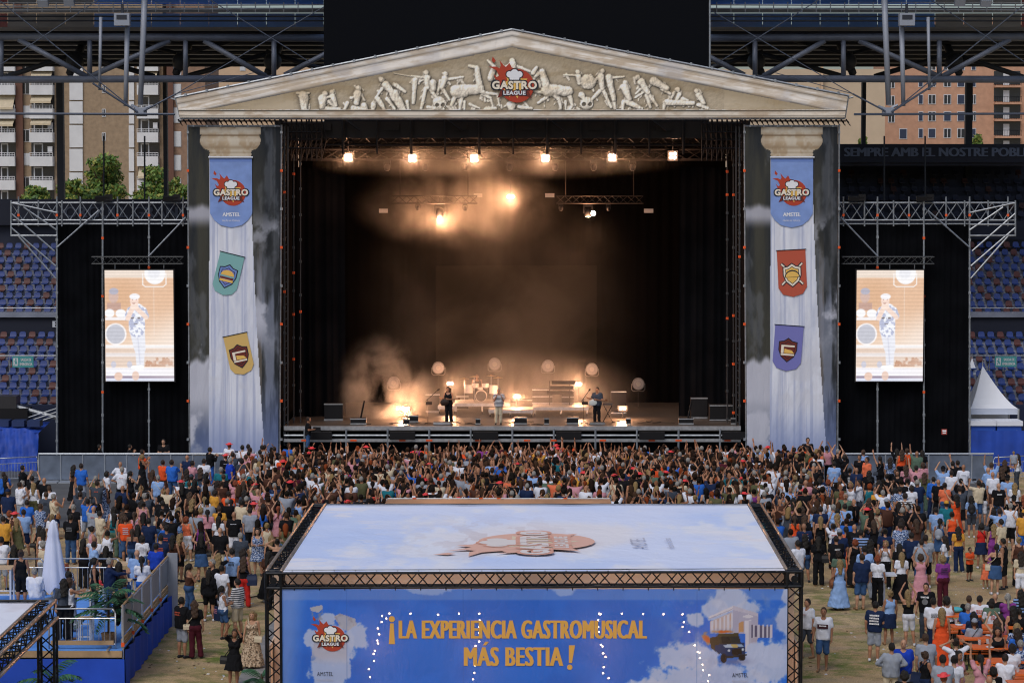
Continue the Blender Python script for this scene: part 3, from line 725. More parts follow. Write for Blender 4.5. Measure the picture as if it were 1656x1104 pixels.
m = MB(); c = S(959, 345, 6); m.disc(c, (0, -1, 0), 0.12, 12, .04); m.build('follow_lamp', LIT, label='small bright lamp beside the moving head over the bass player', cat='stage lamp')
for i, x in enumerate((626, 688, 752, 824, 898, 960, 1023)):
    moving_head(x, 270, 3.4, f'dark unlit moving head hung from the top stage beam, {(names + ["seventh"])[i]} from the burger-flag column', False, 0, 0.8)
for i, (x, y) in enumerate(((676, 336), (752, 337), (907, 337), (984, 337))):
    moving_head(x, y, 6.0, ('small unlit lamp on the short truss, ' + ('outer end over the guitarist', 'inner end over the guitarist', 'inner end over the bass player', 'outer end over the bass player')[i]), False, 0, 0.55)
for i, (x, y, w) in enumerate(((773, 316, 14), (620, 341, 14), (889, 316, 15), (1049, 341, 15))):
    c = S(x, y, 6.2); MB().box(c, (w / 33, 0.12, 0.2)).build('strobe_panel', mat('strobe_grey', (0.35, 0.34, 0.33), 0.4), label='small pale strobe panel ' + ('above the inner end of the guitarist truss', 'at the outer end of the guitarist truss', 'above the inner end of the bass player truss', 'at the outer end of the bass player truss')[i], cat='stage light', group='strobe panels')
# big round floor fresnels
for i, (x, y, w) in enumerate(((637, 618, 'in the smoke'), (709, 594, 'above the guitarist'), (800, 588, 'above the drummer'), (886, 591, 'above the keyboard rack'), (957, 596, 'above the bass player'), (1032, 620, 'beside the keyboard stand'))):
    c = S(x, y, 9.5); root = empty('fresnel_lamp', (c.x, c.y, STZ), 'big round grey unlit lamp on a pole ' + w, 'stage lamp', 'round fresnel lamps')
    MB().disc(c, (0, -1, 0), 0.31, 20, 0.3).build('housing', mat('fresnel_grey', (0.10, 0.10, 0.10), 0.5), root)
    MB().disc(c + Vector((0, -0.31, 0)), (0, -1, 0), 0.26, 20, 0.012).build('lens', LENS, root)
    MB().disc(c + Vector((0, -0.325, 0)), (0, -1, 0), 0.12, 16, 0.02).build('reflector', mat('fresnel_inner', (0.22, 0.21, 0.2), 0.3, 0.5), root)
    mb = MB(); mb.path([c + Vector((-.34, -.1, 0)), c + Vector((-.34, -.1, -.3)), c + Vector((-.25, -.1, -.38)), c + Vector((.25, -.1, -.38)), c + Vector((.34, -.1, -.3)), c + Vector((.34, -.1, 0))], 0.022, 5)
    mb.build('yoke', _M['fresnel_grey'], root); MB().tube((c.x, c.y - .1, c.z - .38), (c.x, c.y - .1, STZ), 0.02).build('pole', BLACKM, root)
# risers with castors
def riser(x0, x1, y_top, dy, depth, z, label):
    a = S(x0, y_top, dy); b = S(x1, y_top, dy); root = empty('stage_riser', ((a.x + b.x) / 2, a.y, STZ), label, 'riser', 'rolling risers')
    MB().bb(a.x, b.x, a.y, a.y + depth, STZ + z - 0.14, STZ + z).build('platform', mat('riser_top', (0.22, 0.2, 0.18), 0.5), root)
    MB().bb(a.x, b.x, a.y - 0.03, a.y - 0.002, STZ + z - 0.15, STZ + z + 0.01).build('edge', ALU, root)
    n = max(2, int((b.x - a.x) / 1.3))
    for i in range(n + 1):
        x = a.x + 0.08 + (b.x - a.x - 0.16) * i / n
        m = MB(); m.tube((x, a.y + .06, STZ + .12), (x, a.y + .06, STZ + z - .14), 0.035); m.build('leg', ALU, root)
        MB().disc((x - .03, a.y + .06, STZ + .075), (1, 0, 0), 0.07, 10, 0.06).build('castor', BLACKM, root)
riser(735, 825, 655, 6.0, 2.4, 0.55, 'rolling riser under the drum kit'); riser(708, 738, 655, 6.2, 1.5, 0.4, 'small rolling riser end behind the guitarist')
riser(862, 952, 664, 5.0, 2.4, 0.45, 'rolling riser under the keyboards'); riser(790, 862, 666, 4.6, 2.0, 0.35, 'low rolling riser behind the singer')
# drum kit
dk = empty('drum_kit', S(778, 650, 6.8), 'drum kit with bass drum, toms and cymbals on the riser', 'drum kit')
zr = STZ + 0.55; base = S(778, 650, 6.7); DRW = mat('drum_white', (0.55, 0.5, 0.45), 0.4); DRB = mat('drum_head_black', (0.02, 0.02, 0.02), 0.4)
bd = MB().disc((base.x, base.y, zr + .3), (0, 1, 0), 0.29, 20, 0.45).build('bass_drum', DRW, dk); MB().disc((base.x, base.y - .002, zr + .3), (0, -1, 0), 0.26, 20, 0.012).build('drum_head', DRB, bd)
for (dx, dz, r, d) in ((-.28, .72, .17, .2), (.22, .72, .17, .2), (-.62, .45, .21, .4), (.62, .42, .21, .42), (-.05, .62, .13, .12)):
    MB().lathe((base.x + dx, base.y + .15, zr + dz), [(r, 0), (r, d)]).build('tom', DRW, dk)
for (dx, dz) in ((-.85, 1.15), (.85, 1.2), (-.35, 1.25), (.5, 1.3)):
    c = MB().lathe((base.x + dx, base.y + .3, zr + dz), [(.24, 0), (.05, .03), (.02, .05)]).build('cymbal', mat('brass', (0.6, 0.42, 0.18), 0.3, 0.9), dk)
    MB().tube((base.x + dx, base.y + .3, zr), (base.x + dx, base.y + .3, zr + dz), 0.015, 5).build('cymbal_stand', ALU, c)
# keyboards and racks
kb = empty('keyboard_rack', S(905, 655, 6.0), 'tall keyboard stand with stacked synthesizers on the riser', 'keyboard rack'); c0 = S(905, 655, 6.2); zk = STZ + .45
for i, (dz, w) in enumerate(((.62, 1.3), (.86, 1.15), (1.12, 1.2))):
    MB().box((c0.x + .1 * i, c0.y, zk + dz), (w, .35, .1), 0, .2).build('synthesizer', BLACKM, kb)
mb = MB()
for s in (-1, 1): mb.tube((c0.x + s * .5, c0.y, zk), (c0.x + s * .5, c0.y + .1, zk + 1.2), .025)
mb.build('stand', BLACKM, kb)
for i, (px, w, h) in enumerate(((877, 1.0, .75), (918, .6, .7))):
    c = S(px, 650, 7.0); fc = empty('flight_case', (c.x, c.y, zk), 'black flight case with metal edges ' + ('beside' if i == 0 else 'behind') + ' the keyboards', 'flight case')
    MB().box((c.x, c.y, zk + h / 2), (w, .6, h)).build('body', BLACKM, fc)
    for z in (0.04, h / 2, h - .03): MB().box((c.x, c.y - .31, zk + z), (w + .02, .02, .05)).build('edge', ALU, fc)
ks = empty('keyboard_stand', S(983, 686, 1.6), 'small keyboard on a crossed stand beside the bass player', 'keyboard'); c = S(983, 686, 1.6)
mb = MB()
for s in (-1, 1): mb.tube((c.x - s * .25, c.y, STZ + .02), (c.x + s * .2, c.y, STZ + .85), .022, 5)
mb.build('stand', BLACKM, ks); MB().box((c.x, c.y, STZ + .92), (.48, .3, .09)).build('keyboard', mat('keyboard_grey', (.08, .07, .07), .4), ks)
def mic_stand(px, label, boom=0.35):
    c = S(px, 688, 1.2); root = empty('microphone_stand', (c.x, c.y, STZ), label, 'microphone stand', 'microphone stands')
    mb = MB(); mb.tube((c.x, c.y, STZ), (c.x, c.y, STZ + 1.2), .016, 5)
    for k in range(3): mb.tube((c.x, c.y, STZ + .06), (c.x + .3 * math.cos(k * 2.1), c.y + .3 * math.sin(k * 2.1), STZ + .01), .012, 4)
    mb.tube((c.x - .1, c.y, STZ + 1.1), (c.x + boom, c.y, STZ + 1.6), .014, 5); mb.build('stand', BLACKM, root)
    MB().tube((c.x + boom, c.y, STZ + 1.6), (c.x + boom * 1.25, c.y, STZ + 1.68), .035, 6).build('microphone', BLACKM, root)
    MB().box((c.x + .05, c.y - .1, STZ + 1.0), (.3, .22, .03), 0, .5).build('music_rest', BLACKM, root)
mic_stand(692, 'microphone stand with long boom beside the guitarist', .45); mic_stand(944, 'microphone stand with long boom beside the bass player', .25)
# machines, monitors, cases on the floor
def small_case(px, py, dy, w, h, d, label, lid=False):
    c = S(px, py, dy); root = empty('stage_case', (c.x, c.y, STZ), label, 'case')
    MB().box((c.x, c.y, STZ + h / 2 + .03), (w, d, h)).build('body', BLACKM, root)
    for z in (.05, h): MB().box((c.x, c.y - d / 2 - .01, STZ + z), (w + .03, .02, .05)).build('edge', ALU, root)
    if lid:
        MB().tube((c.x + .1, c.y, STZ + h), (c.x + .28, c.y, STZ + h + .85), .045, 6).build('pipe', BLACKM, root)
small_case(580, 688, 1.0, .75, .28, .5, 'smoke machine with upright pipe at the foot of the smoke plume', True)
small_case(1109, 688, 1.0, .7, .28, .5, 'smoke machine with upright pipe near the dark stage wing', True)
small_case(657, 688, .7, .3, .28, .3, 'small black box lamp before the twin floor lamp'); small_case(1016, 688, .8, .22, .3, .25, 'small black box beside the keyboard stand')
small_case(773, 688, .8, .22, .28, .2, 'small black monitor box between guitarist and singer'); small_case(884, 688, .8, .22, .3, .2, 'small black monitor box between singer and bass player')
small_case(1165, 672, 3.0, 1.1, .75, .8, 'large dark flight case in the stage wing'); small_case(1186, 688, .9, .25, .3, .25, 'small white-fronted speaker at the stage corner'); small_case(715, 690, .9, .8, .1, .4, 'flat pedal board at the feet of the guitarist'); small_case(966, 692, 1.0, .7, .08, .35, 'flat pedal board at the feet of the bass player')
# haze that the lamps shine through
def volume_box(name, x0, x1, y0, y1, z0, z1, dens, label, sc=0.35, lo=0.35, hi=0.75, base=0.0, center=None, radius=None, aniso=0.25, color=(1, 0.96, 0.9)):
    m = bpy.data.materials.new(name); m.use_nodes = True; nt = m.node_tree; n = nt.nodes; l = nt.links
    n.remove(n['Principled BSDF']); v = n.new('ShaderNodeVolumePrincipled'); l.new(v.outputs[0], n['Material Output'].inputs['Volume'])
    v.inputs['Color'].default_value = (*color, 1); v.inputs['Anisotropy'].default_value = aniso
    if sc is None: v.inputs['Density'].default_value = dens
    else:
        tc = n.new('ShaderNodeTexCoord'); t = n.new('ShaderNodeTexNoise'); t.inputs['Scale'].default_value = sc; t.inputs['Detail'].default_value = 4; t.inputs['Roughness'].default_value = 0.6; t.inputs['Distortion'].default_value = 0.4
        l.new(tc.outputs['Object'], t.inputs['Vector']); r = n.new('ShaderNodeMapRange'); r.inputs[1].default_value = lo; r.inputs[2].default_value = hi; r.inputs[3].default_value = base; r.inputs[4].default_value = dens
        l.new(t.outputs['Fac'], r.inputs[0]); out = r.outputs[0]
        if center is not None:
            mp = n.new('ShaderNodeMapping'); mp.vector_type = 'POINT'; mp.inputs['Location'].default_value = tuple(-c / q for c, q in zip(center, radius)); mp.inputs['Scale'].default_value = tuple(1 / q for q in radius)
            l.new(tc.outputs['Object'], mp.inputs[0]); ln = n.new('ShaderNodeVectorMath'); ln.operation = 'LENGTH'; l.new(mp.outputs[0], ln.inputs[0])
            f = n.new('ShaderNodeMapRange'); f.interpolation_type = 'SMOOTHSTEP'; f.inputs[1].default_value = 1.0; f.inputs[2].default_value = 0.25; f.inputs[3].default_value = 0; f.inputs[4].default_value = 1
            l.new(ln.outputs['Value'], f.inputs[0]); mu = n.new('ShaderNodeMath'); mu.operation = 'MULTIPLY'; l.new(out, mu.inputs[0]); l.new(f.outputs[0], mu.inputs[1]); out = mu.outputs[0]
        l.new(out, v.inputs['Density'])
    try: m.cycles.volume_step_rate = 1.0
    except Exception: pass
    o = MB().bb(x0, x1, y0, y1, z0, z1).build(name, m, label=label, cat='smoke', kind='stuff'); return o
volume_box('stage_haze', XL + 2.0, XR - 2.0, YS + 2.2, YS + 11.5, STZ + .02, 14.0, 0.016, 'warm lamp-lit haze filling the stage', sc=0.26, lo=0.45, hi=0.66, base=0.003, center=(-.6, YS + 7, 7.0), radius=(8.5, 9, 8.5))
c = S(700, 350, 6)
volume_box('upper_haze', c.x - 4.6, c.x + 7.2, YS + 3.0, YS + 9.0, 10.0, 15.2, .17, 'broad warm haze cloud around the hanging lamps', sc=0.42, lo=0.42, hi=0.68, base=0.012, center=(c.x + 1.3, YS + 6, 12.6), radius=(5.8, 3.0, 2.45), aniso=.1)
volume_box('halo_haze', XL + 1.2, XR - 1.6, YS + 1.7, YS + 4.2, 13.3, 15.9, .16, 'thin warm haze layer added for halos along the top row of lamps', sc=0.5, lo=0.35, hi=0.7, base=0.03, center=(-1.0, YS + 2.9, 14.8), radius=(9.9, 1.2, 1.1), aniso=.1)  # extra haze layer added so the top lamps get bloom-like halos
volume_box('floor_haze', -6.6, 7.6, YS + 1.8, YS + 9.8, STZ + .03, 6.0, .16, 'low warm haze glowing around the band', sc=0.4, lo=0.36, hi=0.68, base=0.02, center=(.6, YS + 6, 2.8), radius=(6.8, 4.4, 3.1), aniso=.1)
c = S(622, 640, 4)
volume_box('stage_smoke', c.x - 3.6, c.x + 3.0, YS + 2.3, YS + 6.0, STZ + .04, 7.6, .85, 'billowing orange smoke plume rising from the stage floor', sc=0.55, lo=0.46, hi=0.8, center=(c.x + .1, YS + 4.1, 2.9), radius=(3.0, 1.9, 3.9), aniso=0.1)
CBL = mat('cable_black', (.006, .006, .006), .6); _gc = random.Random(4)
for i in range(14):
    x = S(600 + i * 36, 690, 1).x; y0 = YS + _gc.uniform(.7, 2.2); P = [Vector((x, y0, STZ + .012))]
    for k in range(6): P.append(P[-1] + Vector((_gc.uniform(-.4, .5), _gc.uniform(-.25, .45), 0)))
    m = MB(); m.path(P, .012, 4); m.build('cable', CBL, stage)
for i, (px, dy, w, h, lab) in enumerate(((700, 7.2, .7, .9, 'black amplifier stack behind the guitarist'), (748, 8.4, .6, .7, 'black amplifier beside the drum kit'), (1000, 6.5, .75, 1.1, 'tall black amplifier stack behind the bass player'), (850, 8.0, .9, .55, 'low black rack case behind the singer'), (668, 2.0, .5, .32, 'black wedge monitor beside the microphone stand of the guitarist'), (842, 1.0, .6, .32, 'black wedge monitor in front of the singer'), (926, 1.1, .55, .32, 'black wedge monitor before the bass player'), (540, 3.0, .9, .8, 'dark road case in the wing beside the smoke machine'), (1130, 4.0, .8, 1.0, 'dark road case in the dark wing behind the second smoke machine'))):
    small_case(px, 680, dy, w, h, .45, lab)
# ================================================================== PRINTED BANNERS
PRINT = attr_mat('printed_fabric', crease=.35, cscale=(1, 1, .35)); PRINTR = attr_mat('printed_roof', crease=.22); PRINTT = attr_mat('printed_mesh_fabric', alpha=0.955, crease=.3, cscale=(1, 1, .5))
LRED = mat('print_red', '#b0402a', 0.7); LYEL = mat('print_yellow', '#e9bd62', 0.7); LDARK = mat('print_dark', '#1d2330', 0.7)
LCREAM = mat('print_cream', '#ece3d2', 0.7); LMAR = mat('print_maroon', '#6e2a22', 0.7); LWH = mat('print_white', '#e6e9f0', 0.7)
LGOLD = mat('print_gold', '#dfaa56', 0.8, spec=.1); LTEAL = mat('print_teal', '#7fb3b4', 0.7); LFYEL = mat('print_flag_yellow', '#d6b46d', 0.7)
LFRED = mat('print_flag_red', '#b8553f', 0.7); LPUR = mat('print_flag_purple', '#7678bd', 0.7); LBLU = mat('print_blue', '#6f8ccb', 0.7); LNAV = mat('print_navy', '#2a3558', 0.7)
LGRN = mat('print_green', '#5d8f6a', 0.7); LPALE = mat('print_pale_red', '#e0b3a2', 0.7); LPALC = mat('print_pale_cream', '#e0dad8', 0.7); LPALG = mat('print_pale_grey', '#b9bbca', 0.7); LPALY = mat('print_pale_yellow', '#e0d2b8', 0.7)
def emblem(parent, fr, w, z=0.02, pale=False, amstel=None, amy=-0.62):
    """red ball with flames, chef hat, GASTRO lettering and LEAGUE ribbon; w is the width of the word"""
    dz = 0.004; mats = [LPALE if pale else LRED, LPALY if pale else LYEL, mat('print_pale_brown', '#dba592', .7) if pale else LDARK, LPALC if pale else LCREAM, LPALE if pale else LMAR, LPALC if pale else LWH]
    mb = MB(); sc = lambda P: [(x * w, y * w) for x, y in P]
    mb.mat(0); put_poly(mb, fr, sc(circle_pts(.06, 0, .37, 32)), z)
    for P in ([(-.3, -.05), (-.40, .10), (-.46, .26), (-.39, .19), (-.34, .22), (-.40, .34), (-.56, .42), (-.40, .42), (-.33, .38), (-.30, .44), (-.33, .56), (-.24, .45), (-.19, .41), (-.11, .50), (-.06, .40), (.06, .36), (.06, -.05)], [(-.50, .55), (-.48, .64), (-.41, .55), (-.45, .50)]):
        put_poly(mb, fr, sc(P), z - .002)
    st = []
    for k in range(20): a = R(k * 18 + 9); r_ = .30 if k % 2 else .19; st.append((.02 + r_ * math.cos(a), .02 + r_ * math.sin(a)))
    mb.mat(1); put_poly(mb, fr, sc(st), z + dz)
    mb.mat(2)
    for q_, (cx, cy, rr) in enumerate(((-.11, .25, .09), (0, .28, .105), (.11, .25, .09))): put_poly(mb, fr, sc(circle_pts(cx, cy, rr, 14)), z + 2 * dz + q_ * .0009)
    put_poly(mb, fr, sc([(-.125, .11), (.125, .11), (.15, .25), (-.15, .25)]), z + 2 * dz + .0027)
    mb.mat(5)
    for q_, (cx, cy, rr) in enumerate(((-.11, .25, .068), (0, .28, .083), (.11, .25, .068))): put_poly(mb, fr, sc(circle_pts(cx, cy, rr, 14)), z + 3 * dz + q_ * .0009)
    put_poly(mb, fr, sc([(-.1, .13), (.1, .13), (.125, .24), (-.125, .24)]), z + 3 * dz + .0027)
    mb.mat(4); put_poly(mb, fr, sc([(-.38, -.27), (-.30, -.10), (.30, -.10), (.38, -.27), (.26, -.22), (-.26, -.22)]), z + 3 * dz + .0032)
    mb.mat(2); put_text(mb, fr, 'GASTRO', 0, .015 * w, 1.06 * w, .24 * w, z + 4 * dz, .09, 0, 1.12); put_text(mb, fr, 'LEAGUE', 0, -.155 * w, .54 * w, .135 * w, z + 4 * dz + .001, .08, 0, 1.12)
    mb.mat(3); put_text(mb, fr, 'GASTRO', 0, .015 * w, .99 * w, .185 * w, z + 5 * dz, .045, 0, 1.12); mb.mat(5); put_text(mb, fr, 'LEAGUE', 0, -.155 * w, .49 * w, .09 * w, z + 5 * dz + .001, .04, 0, 1.12)
    mb.build('emblem', mats, parent)
    if amstel:
        mb = MB(); put_text(mb, fr, 'AMSTEL', 0, amy * w, .5 * w, .11 * w, z, 0.0); put_text(mb, fr, 'AMSTEL', .012 * w, amy * w, .5 * w, .11 * w, z + .001, 0.0); put_text(mb, fr, 'Hecho en Valencia', 0, (amy - .17) * w, .5 * w, .06 * w, z, .0, .3); mb.build('lettering', amstel, parent)

def cloud(U, V, seed, thr, soft=0.12, sx=4, sy=4): return sstep(thr, thr + soft, value_noise(U * sx, V * sy, seed, 6))
def column_print(dx):
    def fn(U, V):
        x = U * 148 - dx; y = (1 - V) * 525; n1 = value_noise(U * 6, V * 3, 11, 5); fold_shade = value_noise(U * 26, V * 1.2, 5, 3)  # streaks paint the shading of cloth folds into the print
        C = mixc(np.ones(U.shape + (3,)) * h2('#45453f'), h2('#2c3036'), sstep(.3, .7, n1)); C = mixc(C, h2('#25292f'), sstep(90, 148, x) * .75)
        C = mixc(C, h2('#454749'), sstep(.55, .7, fold_shade) * .5 * sstep(95, 110, x)); C = mixc(C, h2('#6d6256'), ((x > 112) & (x < 120)) * sstep(160, 260, y) * 0.7)
        C = mixc(C, h2('#8a92a6'), sstep(.42, .66, value_noise(U * 10, V * 5, 44, 5)) * sstep(100, 118, x) * sstep(140, 260, y) * .75); C = mixc(C, h2('#7f8590'), sstep(.5, .7, value_noise(U * 8 + 2, V * 9, 46, 5)) * .35)
        C = mixc(C, h2('#7385b6'), sstep(380, 520, y) * .75)
        cl = cloud(U, V, 21 + int(dx), .50, .14, 3, 9); reg = np.maximum.reduce([np.exp(-((y - 345) / 22) ** 2) * (x < 70) * 1.0, np.exp(-((y - 395) / 30) ** 2) * .0, sstep(440, 470, y) * (1 - sstep(500, 620, y)) * (x < 90) * 1.0 * sstep(-30, 40, 520 - y), np.exp(-((y - 300) / 40) ** 2) * (x > 105) * .8, np.exp(-((y - 170) / 30) ** 2) * (x > 105) * .5])
        topc = (y > 115) & (y < 165) & (x < 60)
        C = mixc(C, h2('#b9bdcc'), np.clip(cl * reg * 1.3, 0, 1)); C = mixc(C, h2('#b4b6c4'), topc * sstep(115 + 14 * n1, 128 + 14 * n1, y) * (1 - sstep(140, 165, y)) * .9)
        C = mixc(C, h2('#c3c6d4'), sstep(372 + 40 * (n1 - .5), 384 + 40 * (n1 - .5), y) * (1 - sstep(430, 500, y)) * (x < 40) * .95)
        # shaft
        xl = 34 - 3 * y / 525; xr = 101 + 24 * np.clip((y - 60) / 460, 0, 1) ** 1.5
        sh = mixc(np.ones(U.shape + (3,)) * h2('#e0e5f2'), h2('#b8c1da'), sstep(.4, .75, value_noise(U * 9, V * 7, 9, 5)) * .6); sh = mixc(sh, h2('#9ca6c8'), sstep(.56, .66, fold_shade) * .5); sh = mixc(sh, h2('#d3d6e2'), sstep(.60, .75, value_noise(U * 30 + 3, V * 1.0, 8, 2)) * .5)
        sh = mixc(sh, h2('#7688bb'), sstep(430, 525, y) * .6); sh = mixc(sh, h2('#cdd0dc'), cl * sstep(330, 380, y) * (1 - sstep(420, 470, y)) * .7)
        C = np.where(((x > xl) & (x < xr) & (y > 46))[..., None], sh, C)
        # capital
        t = np.clip((y - 14) / 24, 0, 1); hw = np.where(y < 13, 49, np.where(y < 37, 33 + 16 * np.sqrt(np.clip(1 - ((y - 22) / 15.5) ** 2, 0, 1)), 33.0 + 1.2 * (np.abs((y - 37) % 5 - 2) < 1))); cx_ = 67.5
        inside = (np.abs(x - cx_) < hw) & (y > 1) & (y < 50)
        st = mixc(np.ones(U.shape + (3,)) * h2('#c9bfae'), h2('#a68f72'), sstep(.45, .7, value_noise(U * 12, V * 40, 4, 5)) * .7)
        st = mixc(st, h2('#8b755c'), np.clip(np.abs(x - cx_) / 50, 0, 1) ** 3 * .6); st = mixc(st, h2('#7d6a54'), ((y > 12.2) & (y < 14.5)) * .8); st = mixc(st, h2('#8a775f'), np.exp(-((y - 33) / 3.0) ** 2) * .55 + np.exp(-((y - 41) / 1.0) ** 2) * .5)
        st = mixc(st, h2('#ded8cc'), np.exp(-((y - 7) / 4) ** 2) * .6 + np.exp(-((y - 21) / 4) ** 2) * .4)
        return np.where(inside[..., None], st, C)
    return fn
def shield(mb, fr, cx, cy, s, ang, mats_idx, kind):
    f2 = fr.sub(cx, cy, ang); P = lambda k: [(-.42 * k, .38 * k), (-.2 * k, .42 * k), (0, .56 * k), (.2 * k, .42 * k), (.42 * k, .38 * k), (.42 * k, 0), (.3 * k, -.3 * k), (0, -.55 * k), (-.3 * k, -.3 * k), (-.42 * k, 0)]
    mb.mat(mats_idx['dark']); put_poly(mb, f2, P(s), .012)
    mb.mat(mats_idx['out']); put_poly(mb, f2, P(s * .9), .016)
    mb.mat(mats_idx['dark']); put_poly(mb, f2, P(s * .72), .020)
    mb.mat(mats_idx['in']); put_poly(mb, f2, P(s * .66), .024)
    k = s * .3
    if kind == 'burger':
        mb.mat(mats_idx['yel']); put_poly(mb, f2, [(-k, .15 * k)] + [(k * math.cos(R(180 - i * 18)), .15 * k + .8 * k * math.sin(R(180 - i * 18))) for i in range(11)], .03)
        mb.mat(mats_idx['teal']); put_poly(mb, f2, [(-k * 1.1, -.1 * k), (k * 1.1, -.1 * k), (k * 1.1, .12 * k), (-k * 1.1, .12 * k)], .03)
        mb.mat(mats_idx['mar']); put_poly(mb, f2, [(-k, -.4 * k), (k, -.4 * k), (k, -.14 * k), (-k, -.14 * k)], .03)
        mb.mat(mats_idx['yel']); put_poly(mb, f2, [(-k, -.8 * k), (k, -.8 * k), (k, -.45 * k), (-k, -.45 * k)], .03)
    elif kind == 'taco':
        mb.mat(mats_idx['dark']); put_poly(mb, f2, [(k * 1.15 * math.cos(R(i * 18)), -.3 * k + 1.1 * k * math.sin(R(i * 18))) for i in range(11)], .03)
        mb.mat(mats_idx['yel']); put_poly(mb, f2, [(k * math.cos(R(i * 18)), -.25 * k + .85 * k * math.sin(R(i * 18))) for i in range(11)], .034)
    else:
        mb.mat(mats_idx['pale']); put_poly(mb, f2, [(-k, .5 * k), (k, .5 * k), (k, .75 * k), (-k, .75 * k)], .03); put_poly(mb, f2, [(-k, .5 * k), (-.6 * k, .5 * k), (-.6 * k, -.5 * k), (-k, -.5 * k)], .03); put_poly(mb, f2, [(-k, -.8 * k), (k, -.8 * k), (k, -.55 * k), (-k, -.55 * k)], .03)
        mb.mat(mats_idx['yel']); put_poly(mb, f2, [(-.5 * k, -.45 * k), (k, -.45 * k), (.6 * k, 0), (-.5 * k, .2 * k)], .03)
def column_banner(x0, x1, dx, label, flags, edge_x):
    Y = YS - 0.5; root = empty('column_banner', at((x0 + x1) / 2, 728, Y), label, 'banner', 'printed column banners')
    s = Y / (FPX * _c)
    p00, p10, p11, p01 = at(x0 + 3, 735, Y), at(x1 - 3, 735, Y), at(x1, 205, Y), at(x0, 205, Y)
    print_panel('sheet', p00, p10, p11, p01, 150, 400, column_print(dx), PRINT, root, wave=lambda U, V: 0.012 * np.sin(U * 38 + 3 * V) * (0.4 + 0.6 * value_noise(U * 5, V * 2, 3)) + 0.015 * value_noise(U * 4, V * 6, 8))
    # frame tubes
    for xa, xb in ((x0 - 1, x0 + 2), (x1 + 2, x1 - 1)):
        m = MB(); m.tube(at(xa, 202, Y + .1), at(xb, 735, Y + .1), 0.05, 6); f = m.build('frame_tube', STEEL, root)
        for k in range(9): MB().box(at(xa, 214 + k * 62, Y + .02), (.11, .1, .12)).build('clamp', ORANGE if k % 2 else STEEL, f)
    m = MB(); m.tube(at(x0, 204, Y), at(x1, 204, Y), .05, 6); m.build('frame_tube', STEEL, root)
    for k in range(7): MB().box(at(x0 + 8 + k * (x1 - x0 - 16) / 6, 204, Y - .06), (.06, .05, .1)).build('clamp', STEEL, root)
    px = lambda x, y, z=0.0: Frame(at(x, y, Y - 0.05), (1, 0, 0), (0, 0, 1))
    u = Y / FPX * 1.002      # metres per photo pixel on this plane
    cx = x0 + dx + 67.5
    fr = px(cx + 1, 312)
    mb = MB(); n = 14; hw = 34 * u; P = [(-hw, 57 * u), (hw, 57 * u), (hw, -33 * u), (hw * .8, -44 * u), (hw * .5, -52 * u), (0, -56 * u), (-hw * .5, -52 * u), (-hw * .8, -44 * u), (-hw, -33 * u)]
    put_poly(mb, fr, P, 0); mb.mat(1); put_poly(mb, fr, [(-hw, 50 * u), (hw, 50 * u), (hw, 57 * u), (-hw, 57 * u)], .004)
    mb.build('blue_flag_print', [mat('print_flag_blue', '#7e9ad6', 0.7, noise=0.16, nscale=1.4), mat('print_flag_hem', '#6b88cc', 0.7)], root)
    mb = MB(); mb.tube(fr.p(-hw * 1.05, 57 * u, .03), fr.p(hw * 1.05, 57 * u, .03), .05, 6); mb.build('flag_rod_print', mat('rod_white', '#c6cad4', 0.6), root)
    emblem(root, fr.sub(0, 0), 56 * u, 0.01, False, LWH, -.62)
    mats = [LDARK, LBLU, LPUR, LYEL, LTEAL, LMAR, LCREAM, LFRED, LFYEL]; ix = dict(dark=0, yel=3, teal=4, mar=5, pale=6)
    for (fx, fy, ang, col, so, si, kind, w, h) in flags:
        f2 = px(fx, fy).sub(0, 0, R(ang)); mb = MB(); hw = w / 2 * u; hh = h / 2 * u
        put_poly(mb, f2, [(-hw, hh), (hw, hh), (hw, -hh * .6), (hw * .7, -hh * .88), (0, -hh), (-hw * .7, -hh * .88), (-hw, -hh * .6)], 0)
        mb.build('hanging_flag_print', col, root)
        mb = MB(); mb.tube(f2.p(-hw * 1.06, hh, .01), f2.p(hw * 1.06, hh, .01), .02, 5); mb.build('flag_rod_print', LDARK, root)
        mb = MB(); ix2 = dict(ix, out=so, **{'in': si})
        if kind == 'taco':
            mb.mat(0)
            for sg in (-1, 1): put_poly(mb, f2, [(sg * 19 * u, -17 * u), (sg * 15 * u, -20 * u), (-sg * 19 * u, 15 * u), (-sg * 15 * u, 18 * u)], .006)
            mb.mat(6)
            for sg in (-1, 1): put_poly(mb, f2, [(sg * 18 * u, -17 * u), (sg * 16 * u, -18.5 * u), (-sg * 18 * u, 15 * u), (-sg * 16 * u, 16.5 * u)], .009)
        shield(mb, f2, 0, -3 * u, 36 * u, 0, ix2, kind); mb.build('crest_print', mats, root)
    return root
column_banner(305, 453, 0, 'tall banner printed with a column, burger flag and yellow flag', [(368, 444, -14, LTEAL, 1, 2, 'burger', 40, 68), (387, 573, 12, LFYEL, 5, 5, 'x', 39, 66)], 0)
column_banner(1205, 1355, 7, 'tall banner printed with a column, red taco flag and purple flag', [(1281, 442, 3, LFRED, 6, 3, 'taco', 46, 76), (1274, 563, -4, LPUR, 5, 5, 'x', 46, 74)], 0)

